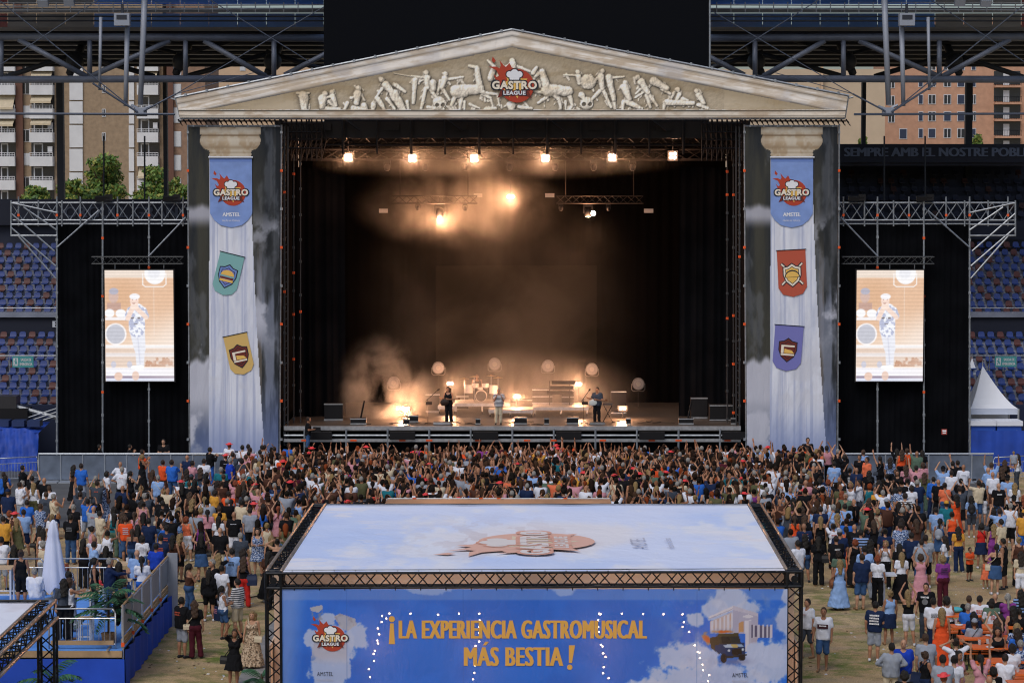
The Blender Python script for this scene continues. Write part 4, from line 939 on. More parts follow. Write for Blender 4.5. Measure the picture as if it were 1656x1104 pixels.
# ---- pediment
PED_Y = YS - 1.0
figs = []
def cap(x0, y0, x1, y1, r0, r1=None, h=None): figs.append((x0, y0, x1, y1, r0, r0 if r1 is None else r1, h or 1.0))
_body = '''118 200 140 222 7|240 165 258 195 6|345 150 375 175 7|500 118 520 140 6|508 105 470 125 5|548 120 540 160 7|620 150 640 175 12|690 150 715 165 14|870 200 890 225 6|985 170 1000 190 12|1150 110 1130 140 6|1215 195 1222 226 8|1290 205 1325 226 7|1335 160 1300 185 5|1480 190 1500 196 9|345 190 372 228 9|420 200 425 230 8|640 200 640 230 6|1030 200 1030 228 6|660 210 700 226 6|105 170 105 170 12|95 190 93 220 19|95 226 158 228 10|132 164 132 164 10|135 180 145 215 12|108 186 138 176 6|235 150 235 150 12|230 170 225 205 17|212 226 262 230 12|205 186 238 180 7|190 205 178 232 9
255 215 262 232 14|325 118 325 118 12|340 136 365 166 17|370 172 404 230 21|326 150 303 182 7|380 138 412 162 10|310 192 332 230 12|304 186 304 186 10|290 215 288 230 12|495 90 495 90 11|498 110 500 146 15|492 150 474 226 9|510 152 541 196 9|541 196 536 229 7|485 108 440 102 5|372 92 482 112 2.5|452 118 444 205 11
520 130 522 150 18|568 95 568 95 10|565 112 555 146 13|575 115 636 106 6|556 150 582 192 9|545 205 545 205 27|500 222 560 228 9|610 162 700 150 27|700 146 690 78 16|690 70 660 64 9|606 176 590 214 10|590 214 600 230 7|630 178 622 228 9|715 166 768 172 8|768 172 776 216 6|712 172 742 186 8|742 186 752 224 6|742 110 756 70 14|756 66 732 44 8
825 45 825 45 12|826 60 828 100 18|835 62 892 84 8|812 62 775 80 8|960 156 1040 160 27|955 142 940 86 18|940 84 914 104 9|905 90 918 70 10|1045 180 1056 214 10|1056 214 1046 230 7|1002 186 1012 226 9|945 166 905 160 8|960 180 925 205 8|1115 125 1115 125 31|1170 84 1170 84 11|1165 104 1170 150 15|1195 108 1216 192 15|1160 160 1130 192 9
1176 160 1206 222 9|1190 110 1254 105 6|1075 88 1075 88 10|1078 104 1082 130 12|1072 100 1022 98 5|1110 206 1110 206 27|1090 175 1100 190 14|1258 128 1258 128 11|1255 146 1276 190 17|1272 202 1312 222 14|1252 200 1250 228 9|1305 108 1305 108 11|1320 126 1346 166 16|1340 176 1356 222 9|1350 172 1382 216 9|1366 122 1418 150 17|1330 140 1300 170 6|1400 150 1430 170 10
1460 155 1460 155 11|1425 204 1520 206 13|1420 200 1420 200 11|1465 172 1455 195 10|1530 160 1530 160 10|1540 176 1560 206 12|1540 212 1576 226 9|822 215 822 230 20|850 220 900 226 8|760 226 720 228 8|0 168 46 168 6|24 180 24 226 20'''
for tok in _body.replace('\n', '|').split('|'):
    q = [float(x) for x in tok.split()]; cap(*q)
_g = random.Random(77); _prim = list(figs)
for (x0, y0, x1, y1, r0, r1, h) in _prim:
    for k in range(3):
        t = _g.random(); xx = x0 + (x1 - x0) * t + _g.uniform(-1.3, 1.3) * r0; yy = y0 + (y1 - y0) * t + _g.uniform(-.8, 1.1) * r0
        if 60 < yy < 226: figs.append((xx, yy, xx + _g.uniform(-14, 14), min(yy + _g.uniform(4, 26), 230), _g.uniform(3, 8), 3, .42))
NX, NY = 1400, 240
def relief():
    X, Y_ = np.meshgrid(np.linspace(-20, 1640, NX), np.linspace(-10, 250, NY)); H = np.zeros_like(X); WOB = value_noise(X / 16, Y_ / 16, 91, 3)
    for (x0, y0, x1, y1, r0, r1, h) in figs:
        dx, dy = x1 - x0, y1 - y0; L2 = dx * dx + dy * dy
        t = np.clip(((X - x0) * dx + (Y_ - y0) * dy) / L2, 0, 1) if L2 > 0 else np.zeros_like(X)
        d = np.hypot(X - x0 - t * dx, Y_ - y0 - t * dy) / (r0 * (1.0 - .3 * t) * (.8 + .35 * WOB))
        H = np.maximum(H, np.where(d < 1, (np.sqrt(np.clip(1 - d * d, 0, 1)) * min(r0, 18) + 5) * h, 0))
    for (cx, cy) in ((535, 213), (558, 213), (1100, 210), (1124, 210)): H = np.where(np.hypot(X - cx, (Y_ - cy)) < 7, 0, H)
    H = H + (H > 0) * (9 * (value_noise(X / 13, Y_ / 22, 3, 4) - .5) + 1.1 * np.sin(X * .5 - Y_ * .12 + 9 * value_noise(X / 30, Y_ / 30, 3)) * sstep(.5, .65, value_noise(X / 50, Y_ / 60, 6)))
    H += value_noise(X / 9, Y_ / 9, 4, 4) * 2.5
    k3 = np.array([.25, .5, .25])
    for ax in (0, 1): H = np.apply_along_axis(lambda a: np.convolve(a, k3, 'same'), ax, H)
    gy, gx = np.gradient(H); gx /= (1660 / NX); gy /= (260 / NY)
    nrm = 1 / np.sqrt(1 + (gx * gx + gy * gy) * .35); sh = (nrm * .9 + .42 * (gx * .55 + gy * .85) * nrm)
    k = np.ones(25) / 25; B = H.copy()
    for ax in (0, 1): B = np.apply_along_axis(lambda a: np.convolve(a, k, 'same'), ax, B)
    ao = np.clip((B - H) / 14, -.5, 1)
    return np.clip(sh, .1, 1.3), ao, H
REL = relief()
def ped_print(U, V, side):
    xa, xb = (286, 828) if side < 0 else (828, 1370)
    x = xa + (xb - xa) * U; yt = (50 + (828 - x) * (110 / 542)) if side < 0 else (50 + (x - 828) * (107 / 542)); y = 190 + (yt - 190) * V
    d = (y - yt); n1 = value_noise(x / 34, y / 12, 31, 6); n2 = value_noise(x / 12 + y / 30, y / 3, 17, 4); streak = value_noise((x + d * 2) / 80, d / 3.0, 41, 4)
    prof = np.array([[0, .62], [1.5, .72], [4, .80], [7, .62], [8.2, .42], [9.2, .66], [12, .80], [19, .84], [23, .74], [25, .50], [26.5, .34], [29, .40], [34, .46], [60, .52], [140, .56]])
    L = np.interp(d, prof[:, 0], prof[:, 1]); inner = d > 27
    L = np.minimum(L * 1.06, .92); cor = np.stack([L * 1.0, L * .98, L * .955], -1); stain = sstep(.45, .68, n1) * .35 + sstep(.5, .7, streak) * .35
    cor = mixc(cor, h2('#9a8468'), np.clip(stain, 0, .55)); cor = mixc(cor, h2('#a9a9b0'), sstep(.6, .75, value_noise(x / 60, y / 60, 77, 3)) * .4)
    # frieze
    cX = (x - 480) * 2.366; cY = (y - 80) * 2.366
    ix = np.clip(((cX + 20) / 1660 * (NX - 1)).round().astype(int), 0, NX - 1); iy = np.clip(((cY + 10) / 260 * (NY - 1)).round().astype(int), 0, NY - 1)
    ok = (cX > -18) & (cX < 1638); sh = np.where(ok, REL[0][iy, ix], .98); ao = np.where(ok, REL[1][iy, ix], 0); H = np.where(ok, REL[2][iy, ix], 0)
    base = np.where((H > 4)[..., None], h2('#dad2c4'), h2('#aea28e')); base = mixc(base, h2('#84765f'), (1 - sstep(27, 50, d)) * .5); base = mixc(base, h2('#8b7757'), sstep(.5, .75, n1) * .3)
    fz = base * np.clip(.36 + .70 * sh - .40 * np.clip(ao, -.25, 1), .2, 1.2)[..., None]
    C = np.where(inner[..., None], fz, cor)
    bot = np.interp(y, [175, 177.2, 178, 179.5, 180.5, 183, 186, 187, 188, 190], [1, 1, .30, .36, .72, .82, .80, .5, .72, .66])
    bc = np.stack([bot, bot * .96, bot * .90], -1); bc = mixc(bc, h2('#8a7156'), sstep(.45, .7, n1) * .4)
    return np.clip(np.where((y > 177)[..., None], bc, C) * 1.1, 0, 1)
ped = empty('pediment_banner', at(828, 190, PED_Y), 'gable banner printed with carved stone frieze of horses and warriors', 'banner')
wv = lambda U, V: 0.03 * value_noise(U * 9, V * 4, 12, 4)
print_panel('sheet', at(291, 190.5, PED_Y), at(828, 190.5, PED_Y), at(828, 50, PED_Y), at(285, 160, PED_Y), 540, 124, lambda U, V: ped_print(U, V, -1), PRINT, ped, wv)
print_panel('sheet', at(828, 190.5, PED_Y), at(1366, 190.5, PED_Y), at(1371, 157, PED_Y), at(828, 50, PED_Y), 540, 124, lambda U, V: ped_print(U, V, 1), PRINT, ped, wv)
u = PED_Y / FPX; fr = Frame(at(832, 139, PED_Y - .1), (1, 0, 0), (0, 0, 1)); emblem(ped, fr, 73 * u, .01)
for (x0, y0, x1, y1) in ((283, 158, 828, 48), (828, 48, 1373, 155)):
    m = MB(); m.tube(at(x0, y0, PED_Y + .05), at(x1, y1, PED_Y + .05), .06, 6); t = m.build('edge_tube', STEEL, ped)
    for k in range(16):
        f = (k + .5) / 16; MB().box(at(x0 + (x1 - x0) * f, y0 + (y1 - y0) * f - 1, PED_Y), (.1, .1, .14)).build('clamp', STEEL, t)
for (xa, ya, xb, yb) in ((284, 157, 292, 192), (1372, 155, 1366, 192)):
    m = MB(); m.tube(at(xa, ya, PED_Y + .1), at(xb, yb, PED_Y + .1), .05, 6); m.tube(at(xa, ya + 4, PED_Y + .1), at(xa + (-8 if xa < 800 else 8), ya + 2, PED_Y + .1), .04, 5); m.build('end_tube', STEEL, ped)
m = MB(); m.tube(at(290, 192, PED_Y + .1), at(1366, 192, PED_Y + .1), .05, 6); m.build('edge_tube', STEEL, ped)
# scaffold soffit under both ends of the gable
for x0, x1 in ((288, 460), (1196, 1368)):
    root = ped; m = MB()
    for k in range(22):
        x = x0 + (x1 - x0) * k / 21
        m.tube(at(x, 194, PED_Y + .3), at(x + 7, 203, PED_Y + 2.6), .028, 4); m.tube(at(x, 193, PED_Y + .3), at(x + 5, 199, PED_Y + .3), .03, 4)
    for dy in (.3, 1.4, 2.6): m.tube(at(x0, 196, PED_Y + dy), at(x1, 196, PED_Y + dy), .035, 5)
    m.build('soffit_lattice', BLACKM, root)

# ---- video screens with black scrims and scaffold arms
SCR = attr_mat('led_picture', emit=1.0)
def screen_print(U, V):
    X = 57 + U * 578; Y_ = 93 + (1 - V) * 937; shp = U.shape + (3,)
    def ell(cx, cy, rx, ry, soft=.12): d = np.sqrt(((X - cx) / rx) ** 2 + ((Y_ - cy) / ry) ** 2); return 1 - sstep(1 - soft, 1 + soft, d)
    def cps(x0, y0, x1, y1, r, soft=4):
        dx, dy = x1 - x0, y1 - y0; t = np.clip(((X - x0) * dx + (Y_ - y0) * dy) / max(dx * dx + dy * dy, 1e-6), 0, 1); d = np.hypot(X - x0 - t * dx, Y_ - y0 - t * dy); return 1 - sstep(r - soft, r + soft, d)
    def box(x0, y0, x1, y1): return ((X > x0) & (X < x1) & (Y_ > y0) & (Y_ < y1)) * 1.0
    C = np.ones(shp) * h2('#dcae8a'); C = mixc(C, h2('#e7d5c6'), 1 - sstep(150, 165, Y_)); C = mixc(C, h2('#f0dccb'), sstep(380, 760, Y_ + X * .35 - 180) * .9); C = mixc(C, h2('#c99468'), ell(200, 300, 140, 120, .6) * .4)
    C = mixc(C, h2('#f4f2f4'), ell(480, 120, 88, 92, .05)); C = mixc(C, h2('#dcdde6'), ell(472, 115, 50, 50, .2) * .6)
    for a_ in ((378, 120, 378, 215), (378, 215, 400, 232), (400, 232, 550, 232), (550, 232, 574, 210), (574, 210, 574, 120), (470, 235, 470, 640)): C = mixc(C, h2('#f3ece8'), cps(*a_, 4, 2) * (.9 if a_[3] < 240 else .35))
    # drummer and drums
    C = mixc(C, h2('#c9a79a'), ell(130, 310, 42, 62)); C = mixc(C, h2('#a6a3b4'), ell(132, 270, 40, 28)); C = mixc(C, h2('#b08a80'), box(75, 370, 190, 430) * .8); C = mixc(C, h2('#f6f4f6'), ell(95, 455, 42, 36)); C = mixc(C, h2('#f6f4f6'), ell(190, 458, 45, 36)); C = mixc(C, h2('#efe9ea'), box(57, 490, 240, 512))
    C = mixc(C, h2('#f4eeee'), ell(145, 632, 92, 92, .05)); C = mixc(C, h2('#b9bac6'), ell(145, 632, 78, 80, .05))
    # platform and floor
    C = mixc(C, h2('#f6f2f2'), box(57, 725, 640, 750)); C = mixc(C, h2('#d9bfae'), box(57, 752, 640, 905) * .7); C = mixc(C, h2('#e8e2e4'), box(57, 790, 640, 822) * .8); C = mixc(C, h2('#b98262'), box(390, 830, 640, 905) * sstep(.4, .6, value_noise(U * 20, V * 30, 3)))
    for cx in (125, 260): C = mixc(C, h2('#c4c2d0'), ell(cx, 890, 22, 30))
    C = mixc(C, h2('#f1eff6'), box(57, 915, 640, 985)); C = mixc(C, h2('#8f7f94'), box(57, 985, 640, 1005)); C = mixc(C, h2('#dbe0f4'), box(57, 1005, 640, 1031)); C = mixc(C, h2('#e5c1ae'), ell(165, 990, 35, 36) + ell(310, 985, 30, 40) * .9)
    # singer
    W = h2('#eef0f8')
    for a_ in ((300, 620, 335, 760, 34), (335, 760, 345, 900, 27), (360, 620, 365, 760, 32), (365, 760, 355, 900, 26)): C = mixc(C, h2('#e3e4ee'), cps(*a_))
    C = mixc(C, h2('#cfd0e0'), cps(330, 640, 350, 900, 5)); C = mixc(C, h2('#ffffff'), ell(310, 915, 40, 20)); C = mixc(C, h2('#ffffff'), ell(355, 915, 28, 24))
    tt = np.clip(cps(325, 440, 325, 590, 68) + cps(270, 430, 245, 490, 28) + cps(380, 430, 400, 480, 28), 0, 1); pat = sstep(.5, .56, value_noise(U * 26, V * 40, 14, 3)); C = mixc(C, W, tt); C = mixc(C, h2('#7c84ae'), tt * pat * .6)
    for cx in (288, 342): C = mixc(C, h2('#6c6468'), ell(cx, 497, 14, 9))
    C = mixc(C, h2('#6c6468'), ell(315, 545, 18, 5) * .7)
    for a_ in ((248, 500, 290, 410, 20), (402, 490, 325, 415, 20)): C = mixc(C, h2('#f0d2c2'), cps(*a_))
    C = mixc(C, h2('#f2d3c4'), ell(305, 350, 36, 50)); C = mixc(C, h2('#f3f0f4'), ell(308, 315, 44, 26)); C = mixc(C, h2('#f7dccd'), ell(305, 400, 34, 28)); C = mixc(C, h2('#b5867a'), ell(300, 372, 14, 5)); C = mixc(C, h2('#a98076'), ell(290, 342, 6, 4) + ell(322, 342, 6, 4))
    C = C + .16 * (1 - C) + .05 * (value_noise(U * 60, V * 100, 5, 3) - .5)[..., None]; C = mixc(C, h2('#f3ebe8'), sstep(300, 700, X) * sstep(300, 800, Y_) * .35)
    return np.clip(C, 0, 1) * (1 - .05 * (np.sin(Y_ * 1.4) > .6))[..., None]
def side_wall(side):
    f = (lambda x: x) if side < 0 else (lambda x: 1660 - x)
    who = 'beside the burger-flag banner' if side < 0 else 'beside the taco-flag banner'
    YW = YS + 0.6
    tw = empty('scaffold_wall', at(f(200), 735, YW), 'black scrim wall on steel scaffold ' + who, 'scaffold', 'scaffold walls')
    a = at(f(95), 740, YW + .3); b = at(f(306), 363, YW + .3)
    curtain('scrim', (min(a.x, b.x), YW + .3, 0), (max(a.x, b.x), YW + .3, 0), 0.0, b.z, BLACK, tw, 22, .05)
    n = 3
    for x in (92, 166, 241): scaffold_leg(f(x), 322, 738, YW - .1, tw, .045, True, 0.0, x)
    # lattice beam and stub posts
    m = MB(); flat_truss(m, at(f(18), 356, YW - .1), at(f(303), 356, YW - .1), 28 / FPX * YW, .04, .022, .55, True); m.build('lattice_beam', STEEL, tw)
    m = MB(); m.tube(at(f(92), 362, YW - .1), at(f(303), 362, YW - .1), .035, 5); m.build('ledger', STEEL, tw)
    for k, x in enumerate((18, 30, 62, 92, 100, 130, 166, 190, 215, 241, 262, 296)):
        m = MB(); m.tube(at(f(x), 318 if k % 2 else 324, YW - .15), at(f(x), 366, YW - .15), .035, 5); m.build('stub_post', STEEL, tw)
        MB().box(at(f(x), 348, YW - .2), (.1, .08, .12)).build('clamp', ORANGE, tw) if k % 2 else None
    for x in (166, 276):
        m = MB(); c = at(f(x), 321, YW - .2); m.box(c, (.7, .3, .2), 0, .2); m.box(c + Vector((.3, 0, .05)), (.3, .3, .3)); m.build('hoist', BLACKM, tw)
    # outer cantilever frame
    for (x0, y0, x1, y1) in ((18, 325, 18, 382), (18, 363, 92, 363), (18, 381, 92, 381), (18, 345, 88, 406), (38, 335, 92, 372), (18, 368, 90, 430), (30, 382, 90, 450), (18, 328, 92, 344), (92, 400, 160, 340), (240, 415, 300, 352)):
        m = MB(); m.tube(at(f(x0), y0, YW - .2), at(f(x1), y1, YW - .2), .04, 6); m.build('brace', STEEL, tw)
    # screen hung on a header truss
    sc_ = empty('video_screen', at(f(226), 616, YW - .3), 'upright video screen showing a singer, hung ' + who, 'screen', 'video screens')
    x0, x1 = (171, 280) if side < 0 else (1384, 1494)
    p = at(x0, 616, YW - .3); q = at(x1, 437, YW - .3)
    MB().bb(p.x - .06, q.x + .06, YW - .28, YW - .05, p.z - .06, q.z + .06).build('casing', BLACKM, sc_)
    print_panel('picture', (p.x, YW - .3, p.z), (q.x, YW - .3, p.z), (q.x, YW - .3, q.z), (p.x, YW - .3, q.z), 110, 180, screen_print, SCR, sc_)
    m = MB(); box_truss(m, at(x0 - 22, 421, YW - .2), at(x1 + 16, 421, YW - .2), .33, .028, .016, .35); m.build('header_truss', mat('truss_dark_grey', (.06, .065, .07), .5, .4), sc_)
    for x in (x0 + 15, (x0 + x1) / 2, x1 - 15): MB().tube(at(x, 427, YW - .2), at(x, 437, YW - .2), .025, 4).build('hanger', STEEL, sc_)
side_wall(-1); side_wall(1)
m = MB(); c = at(1527, 698, YS + .5); m.box(c, (.26, .03, .26)); sg = m.build('warning_sign', mat('sign_red', '#a8443a', .6), label='small red and white sign on the black scrim wall', cat='sign')
fr = Frame(c + Vector((0, -.03, 0)), (1, 0, 0), (0, 0, 1)); m = MB(); put_poly(m, fr, [(-.09, .0), (.09, .0), (.09, .09), (-.09, .09)], 0); put_poly(m, fr, [(-.08, -.08), (.08, -.08), (.08, -.04), (-.08, -.04)], 0); m.build('print', LWH, sg)
# ================================================================== FOREGROUND TENTS, DECK, BARRIERS, TABLES
TRB = mat('truss_black', (0.013, 0.015, 0.02), 0.35, 0.5, noise=0.4, nscale=8)
COPPER = mat('truss_top_tube', (0.42, 0.32, 0.25), 0.3, 0.7, noise=0.3, nscale=4)
TZ = 4.27
TFL, TFR = gnd(430, 926.5, TZ), gnd(1297, 924, TZ); TRL, TRR = gnd(506.7, 815.6, TZ), gnd(1229.8, 815.6, TZ)
tent = empty('truss_tent', ((TFL.x + TFR.x) / 2, TFL.y, 0), 'large black truss tent with printed sky-blue roof in front of the crowd', 'tent')
W2 = 0.36
def tr(name, p, q, parent, m=TRB, **k):
    mb = MB(); box_truss(mb, p, q, W2, rc=.032, rb=.016, pitch=.32, n=8, **k); return mb.build(name, m, parent)
zt = TZ - W2 / 2; ins = W2 / 2
c_fl = Vector((TFL.x + ins, TFL.y + ins, zt)); c_fr = Vector((TFR.x - ins, TFR.y + ins, zt)); c_rl = Vector((TRL.x + ins, TRL.y - ins, zt)); c_rr = Vector((TRR.x - ins, TRR.y - ins, zt))
tr('front_truss', c_fl, c_fr, tent); tr('rear_truss', c_rl, c_rr, tent); tr('side_truss', c_fl, c_rl, tent); tr('side_truss', c_fr, c_rr, tent)
for c in (c_fl, c_fr, c_rl, c_rr):
    tr('leg', (c.x, c.y, 0.0), (c.x, c.y, zt - ins), tent)
    MB().box((c.x, c.y, zt), (W2 + .07, W2 + .07, W2 + .07)).build('corner_block', TRB, tent) if 0 else None
    m = MB()
    for sx in (-1, 1):
        for sy in (-1, 1): m.tube((c.x + sx * ins, c.y + sy * ins, zt - ins), (c.x + sx * ins, c.y + sy * ins, zt + ins), .045, 8)
        for sz in (-1, 1): m.tube((c.x + sx * ins, c.y - ins, zt + sz * ins), (c.x + sx * ins, c.y + ins, zt + sz * ins), .045, 8); m.tube((c.x - ins, c.y + sx * ins, zt + sz * ins), (c.x + ins, c.y + sx * ins, zt + sz * ins), .045, 8)
    m.disc((c.x, c.y - ins, zt), (0, 1, 0), .09, 12, .02); m.build('corner_joint', TRB, tent); MB().box((c.x, c.y, .03), (.7, .7, .05)).build('foot_plate', TRB, tent)
for a, b, s in ((c_fl, c_rl, -1), (c_fr, c_rr, 1)):
    for d in (-1, 1):
        m = MB(); m.tube(a + Vector((d * ins, 0, ins + .028)), b + Vector((d * ins, 0, ins + .028)), .042, 8); m.build('top_tube', COPPER, tent, True)
def roof_print(U, V):
    n = value_noise(U * 7, V * 3.2, 51, 6); C = mixc(np.ones(U.shape + (3,)) * h2('#d8e2fb'), h2('#c4d6fb'), sstep(.3, .7, value_noise(U * 3, V * 3, 5, 3)))
    cl = sstep(.52, .68, n); C = mixc(C, h2('#e8eaf2'), cl * .8)
    ctr = np.exp(-(((U - .52) / .26) ** 2 + ((V - .5) / .28) ** 2)); C = mixc(C, h2('#e6e5ec'), sstep(.35, .7, ctr + .35 * (n - .5)) * .92)
    edge = sstep(.55, .62, value_noise(U * 5 + 9, V * 9, 8, 5)) * np.maximum(1 - sstep(.0, .25, U), sstep(.78, 1, U)); C = mixc(C, h2('#ebe9ef'), edge * .8)
    ruin = sstep(.5, .54, value_noise(U * 24, V * 10, 19, 4)) * np.exp(-(((U - .42) / .16) ** 2 + ((V - .45) / .26) ** 2)); C = mixc(C, h2('#c9bfc4'), ruin * .55)
    return C
rz = TZ + .012; ri = W2 + .02
print_panel('roof_sheet', (c_fl.x + ins + .05, c_fl.y - ins + .06, rz), (c_fr.x - ins - .05, c_fr.y - ins + .06, rz), (c_rr.x - ins - .05, c_rr.y + ins - .1, rz), (c_rl.x + ins + .05, c_rl.y + ins - .1, rz), 320, 180, roof_print, PRINTR, tent, wave=lambda U, V: .015 * value_noise(U * 12, V * 12, 4, 3) - .05 * np.sin(math.pi * U) * np.sin(math.pi * V))
rc = gnd(880, 879, TZ); fr = Frame((rc.x - .2, rc.y, rz + .02), (0, 1, 0), (-1, 0, 0)); emblem(tent, fr, 4.2, .0, True)
m = MB(); put_text(m, fr, 'AMSTEL', 0, -2.7, 1.9, .42, .0, 0); put_text(m, fr, 'Hecho en Valencia', 0, -3.5, 1.9, .2, 0, 0, .3); m.build('lettering', LPALG, tent)
# front banner
def banner_print(U, V):
    x = 455 + U * 822; y = 950 + (1 - V) * 253; n = value_noise(U * 46, V * 13, 61, 6); nf = value_noise(U * 120, V * 36, 14, 5); C = np.ones(U.shape + (3,)) * h2('#2f6fd8')
    C = mixc(C, h2('#2862c8'), sstep(.45, .65, value_noise(U * 9, V * 4, 3, 3)) * .6)
    C = mixc(C, h2('#7d97d6'), (1 - sstep(16, 20, y - 950)) * .5); C = mixc(C, h2('#8aa2da'), (1 - sstep(472 - (y - 950) * .1, 504 - (y - 950) * .1, x)) * .55)
    def pl(cx, cy, rx, ry, k=.55): return np.exp(-(((x - cx) / rx) ** 2 + ((y - cy) / ry) ** 2)) + k * (n - .5) + .35 * (nf - .5)
    sh = .82 + .36 * n
    def cloudy(C, t, col): return mixc(C, h2(col) * 1.0, np.clip(t, 0, 1))
    for a_ in ((540, 1040, 44, 34), (535, 1085, 38, 40), (505, 1030, 22, 18), (575, 1028, 26, 22), (528, 1000, 14, 12)): C = cloudy(C, sstep(.42, .56, pl(*a_)) * .9, '#b3bede')
    for a_ in ((690, 948, 46, 14), (915, 950, 26, 13)): C = cloudy(C, sstep(.45, .6, pl(*a_)) * .7, '#a3b4de')
    for a_ in ((1185, 966, 34, 22), (1160, 985, 26, 20), (1212, 985, 26, 20), (1128, 1000, 18, 14), (1150, 1110, 120, 48), (1060, 1120, 70, 24), (1250, 1070, 40, 42), (1274, 1000, 14, 26), (1277, 960, 10, 16), (1120, 1060, 60, 26)): C = cloudy(C, sstep(.34, .58, pl(*a_)) * .88, '#bcc3de')
    C = mixc(C, h2('#8f9cc8'), sstep(.5, .72, n) * sstep(1050, 1110, x) * .35)
    X = (x - 1090) * 7.168; Y_ = (y - 950) * 7.168
    def pg(P):
        ins_ = np.ones(U.shape, bool); a2 = sum(P[i][0] * P[(i + 1) % len(P)][1] - P[(i + 1) % len(P)][0] * P[i][1] for i in range(len(P))); sg = 1 if a2 > 0 else -1
        for i in range(len(P)):
            (ax, ay), (bx, by_) = P[i], P[(i + 1) % len(P)]; ins_ &= sg * ((bx - ax) * (Y_ - ay) - (by_ - ay) * (X - ax)) >= 0
        return ins_ * 1.0
    fade = 1 - sstep(440, 560, Y_ + 40 * (n - .5))
    C = mixc(C, h2('#b9a9ae'), pg([(440, 380), (700, 270), (700, 520), (440, 520)]) * fade); C = mixc(C, h2('#c7864f'), pg([(450, 390), (690, 290), (690, 480), (450, 490)]) * sstep(.4, .7, n) * .7 * fade)
    for k in range(6): xx = 452 + k * 47; C = mixc(C, h2('#c9c6d6'), pg([(xx, 380 - k * 19), (xx + 24, 372 - k * 19), (xx + 24, 520), (xx, 520)]) * (1 - .8 * sstep(430, 540, Y_)))
    C = mixc(C, h2('#a7a4bd'), pg([(710, 235), (1000, 315), (1000, 520), (710, 520)])); C = mixc(C, h2('#cfcad6'), pg([(425, 325), (710, 195), (710, 245), (430, 355)])); C = mixc(C, h2('#b9b4c8'), pg([(710, 195), (1002, 285), (1000, 318), (710, 245)])); C = mixc(C, h2('#8d87a2'), pg([(425, 345), (710, 225), (710, 234), (430, 356)]) * .6)
    C = mixc(C, h2('#b58a62'), pg([(775, 395), (835, 375), (835, 500), (775, 510)])); C = mixc(C, h2('#57536e'), pg([(918, 420), (1165, 440), (1160, 565), (918, 580)])); C = mixc(C, h2('#a8a2b6'), pg([(918, 575), (1000, 560), (985, 660), (918, 700)]))
    for xx in (940, 992, 1048, 1098, 1142): C = mixc(C, h2('#bcb8ca'), pg([(xx, 415), (xx + 24, 418), (xx + 24, 572), (xx, 576)]))
    C = mixc(C, h2('#cac6d4'), pg([(755, 345), (885, 295), (1182, 405), (1180, 432), (885, 345), (755, 385)])); C = mixc(C, h2('#cac7d6'), pg([(846, 372), (918, 360), (918, 730), (852, 730)])); C = mixc(C, h2('#9d99b2'), pg([(895, 372), (918, 370), (918, 730), (897, 730)]) * .6)
    for a_ in ((1230, 1052, 22, 20), (1255, 1058, 22, 26), (1215, 1066, 20, 14)): C = cloudy(C, sstep(.40, .58, pl(*a_)) * .95, '#b4bfe0')
    fire = np.exp(-(((X - 420) / 90) ** 2 + ((Y_ - 590 + (X - 420) * -.45) / 55) ** 2)) + np.exp(-(((X - 590) / 120) ** 2 + ((Y_ - 500) / 22) ** 2)) + .9 * (value_noise(U * 190, V * 50, 9, 4) - .5); C = mixc(C, h2('#b8895e'), sstep(.3, .6, fire) * .8); C = mixc(C, h2('#c4571f'), sstep(.6, .85, fire) * .9)
    B = h2('#16305c')
    C = mixc(C, h2('#6a6a8e'), np.exp(-(((X - 720) / 170) ** 2 + ((Y_ - 850) / 40) ** 2)) * .7)
    C = mixc(C, h2('#3a3020'), pg([(440, 570), (560, 545), (560, 770), (450, 690)])); C = mixc(C, B, pg([(495, 660), (560, 660), (560, 770), (500, 720)])); C = mixc(C, h2('#3f3a26'), pg([(500, 530), (770, 515), (778, 550), (548, 560)])); C = mixc(C, B, pg([(550, 640), (845, 630), (855, 770), (600, 790), (555, 750)])); C = mixc(C, h2('#2c2b22'), pg([(548, 558), (778, 548), (805, 632), (560, 652)]))
    C = mixc(C, h2('#141a1c'), pg([(566, 566), (668, 562), (686, 632), (585, 642)])); C = mixc(C, h2('#1c2629'), pg([(678, 561), (772, 556), (792, 622), (696, 632)])); C = mixc(C, h2('#a9b7cf'), pg([(590, 655), (680, 650), (712, 685), (620, 690)])); C = mixc(C, h2('#b9a262'), pg([(680, 650), (745, 646), (778, 680), (712, 685)])); C = mixc(C, h2('#8ea6cc'), pg([(745, 646), (808, 644), (838, 674), (778, 680)]))
    C = mixc(C, h2('#141414'), pg([(695, 702), (808, 697), (812, 765), (702, 772)])); C = mixc(C, h2('#24262a'), pg([(610, 790), (868, 758), (872, 785), (620, 818)]))
    for (cx, cy, rx, ry) in ((602, 812, 38, 55), (815, 805, 42, 36)): C = mixc(C, h2('#17181c'), (1 - sstep(.9, 1.1, np.sqrt(((X - cx) / rx) ** 2 + ((Y_ - cy) / ry) ** 2))))
    for (cx, cy) in ((664, 722), (825, 708)): C = mixc(C, h2('#c3ccd8'), (1 - sstep(.8, 1.2, np.hypot(X - cx, Y_ - cy) / 14)))
    # broken column and fallen capital behind the emblem
    X2 = (x - 455) * 7.168; X, Y0 = X2, Y_
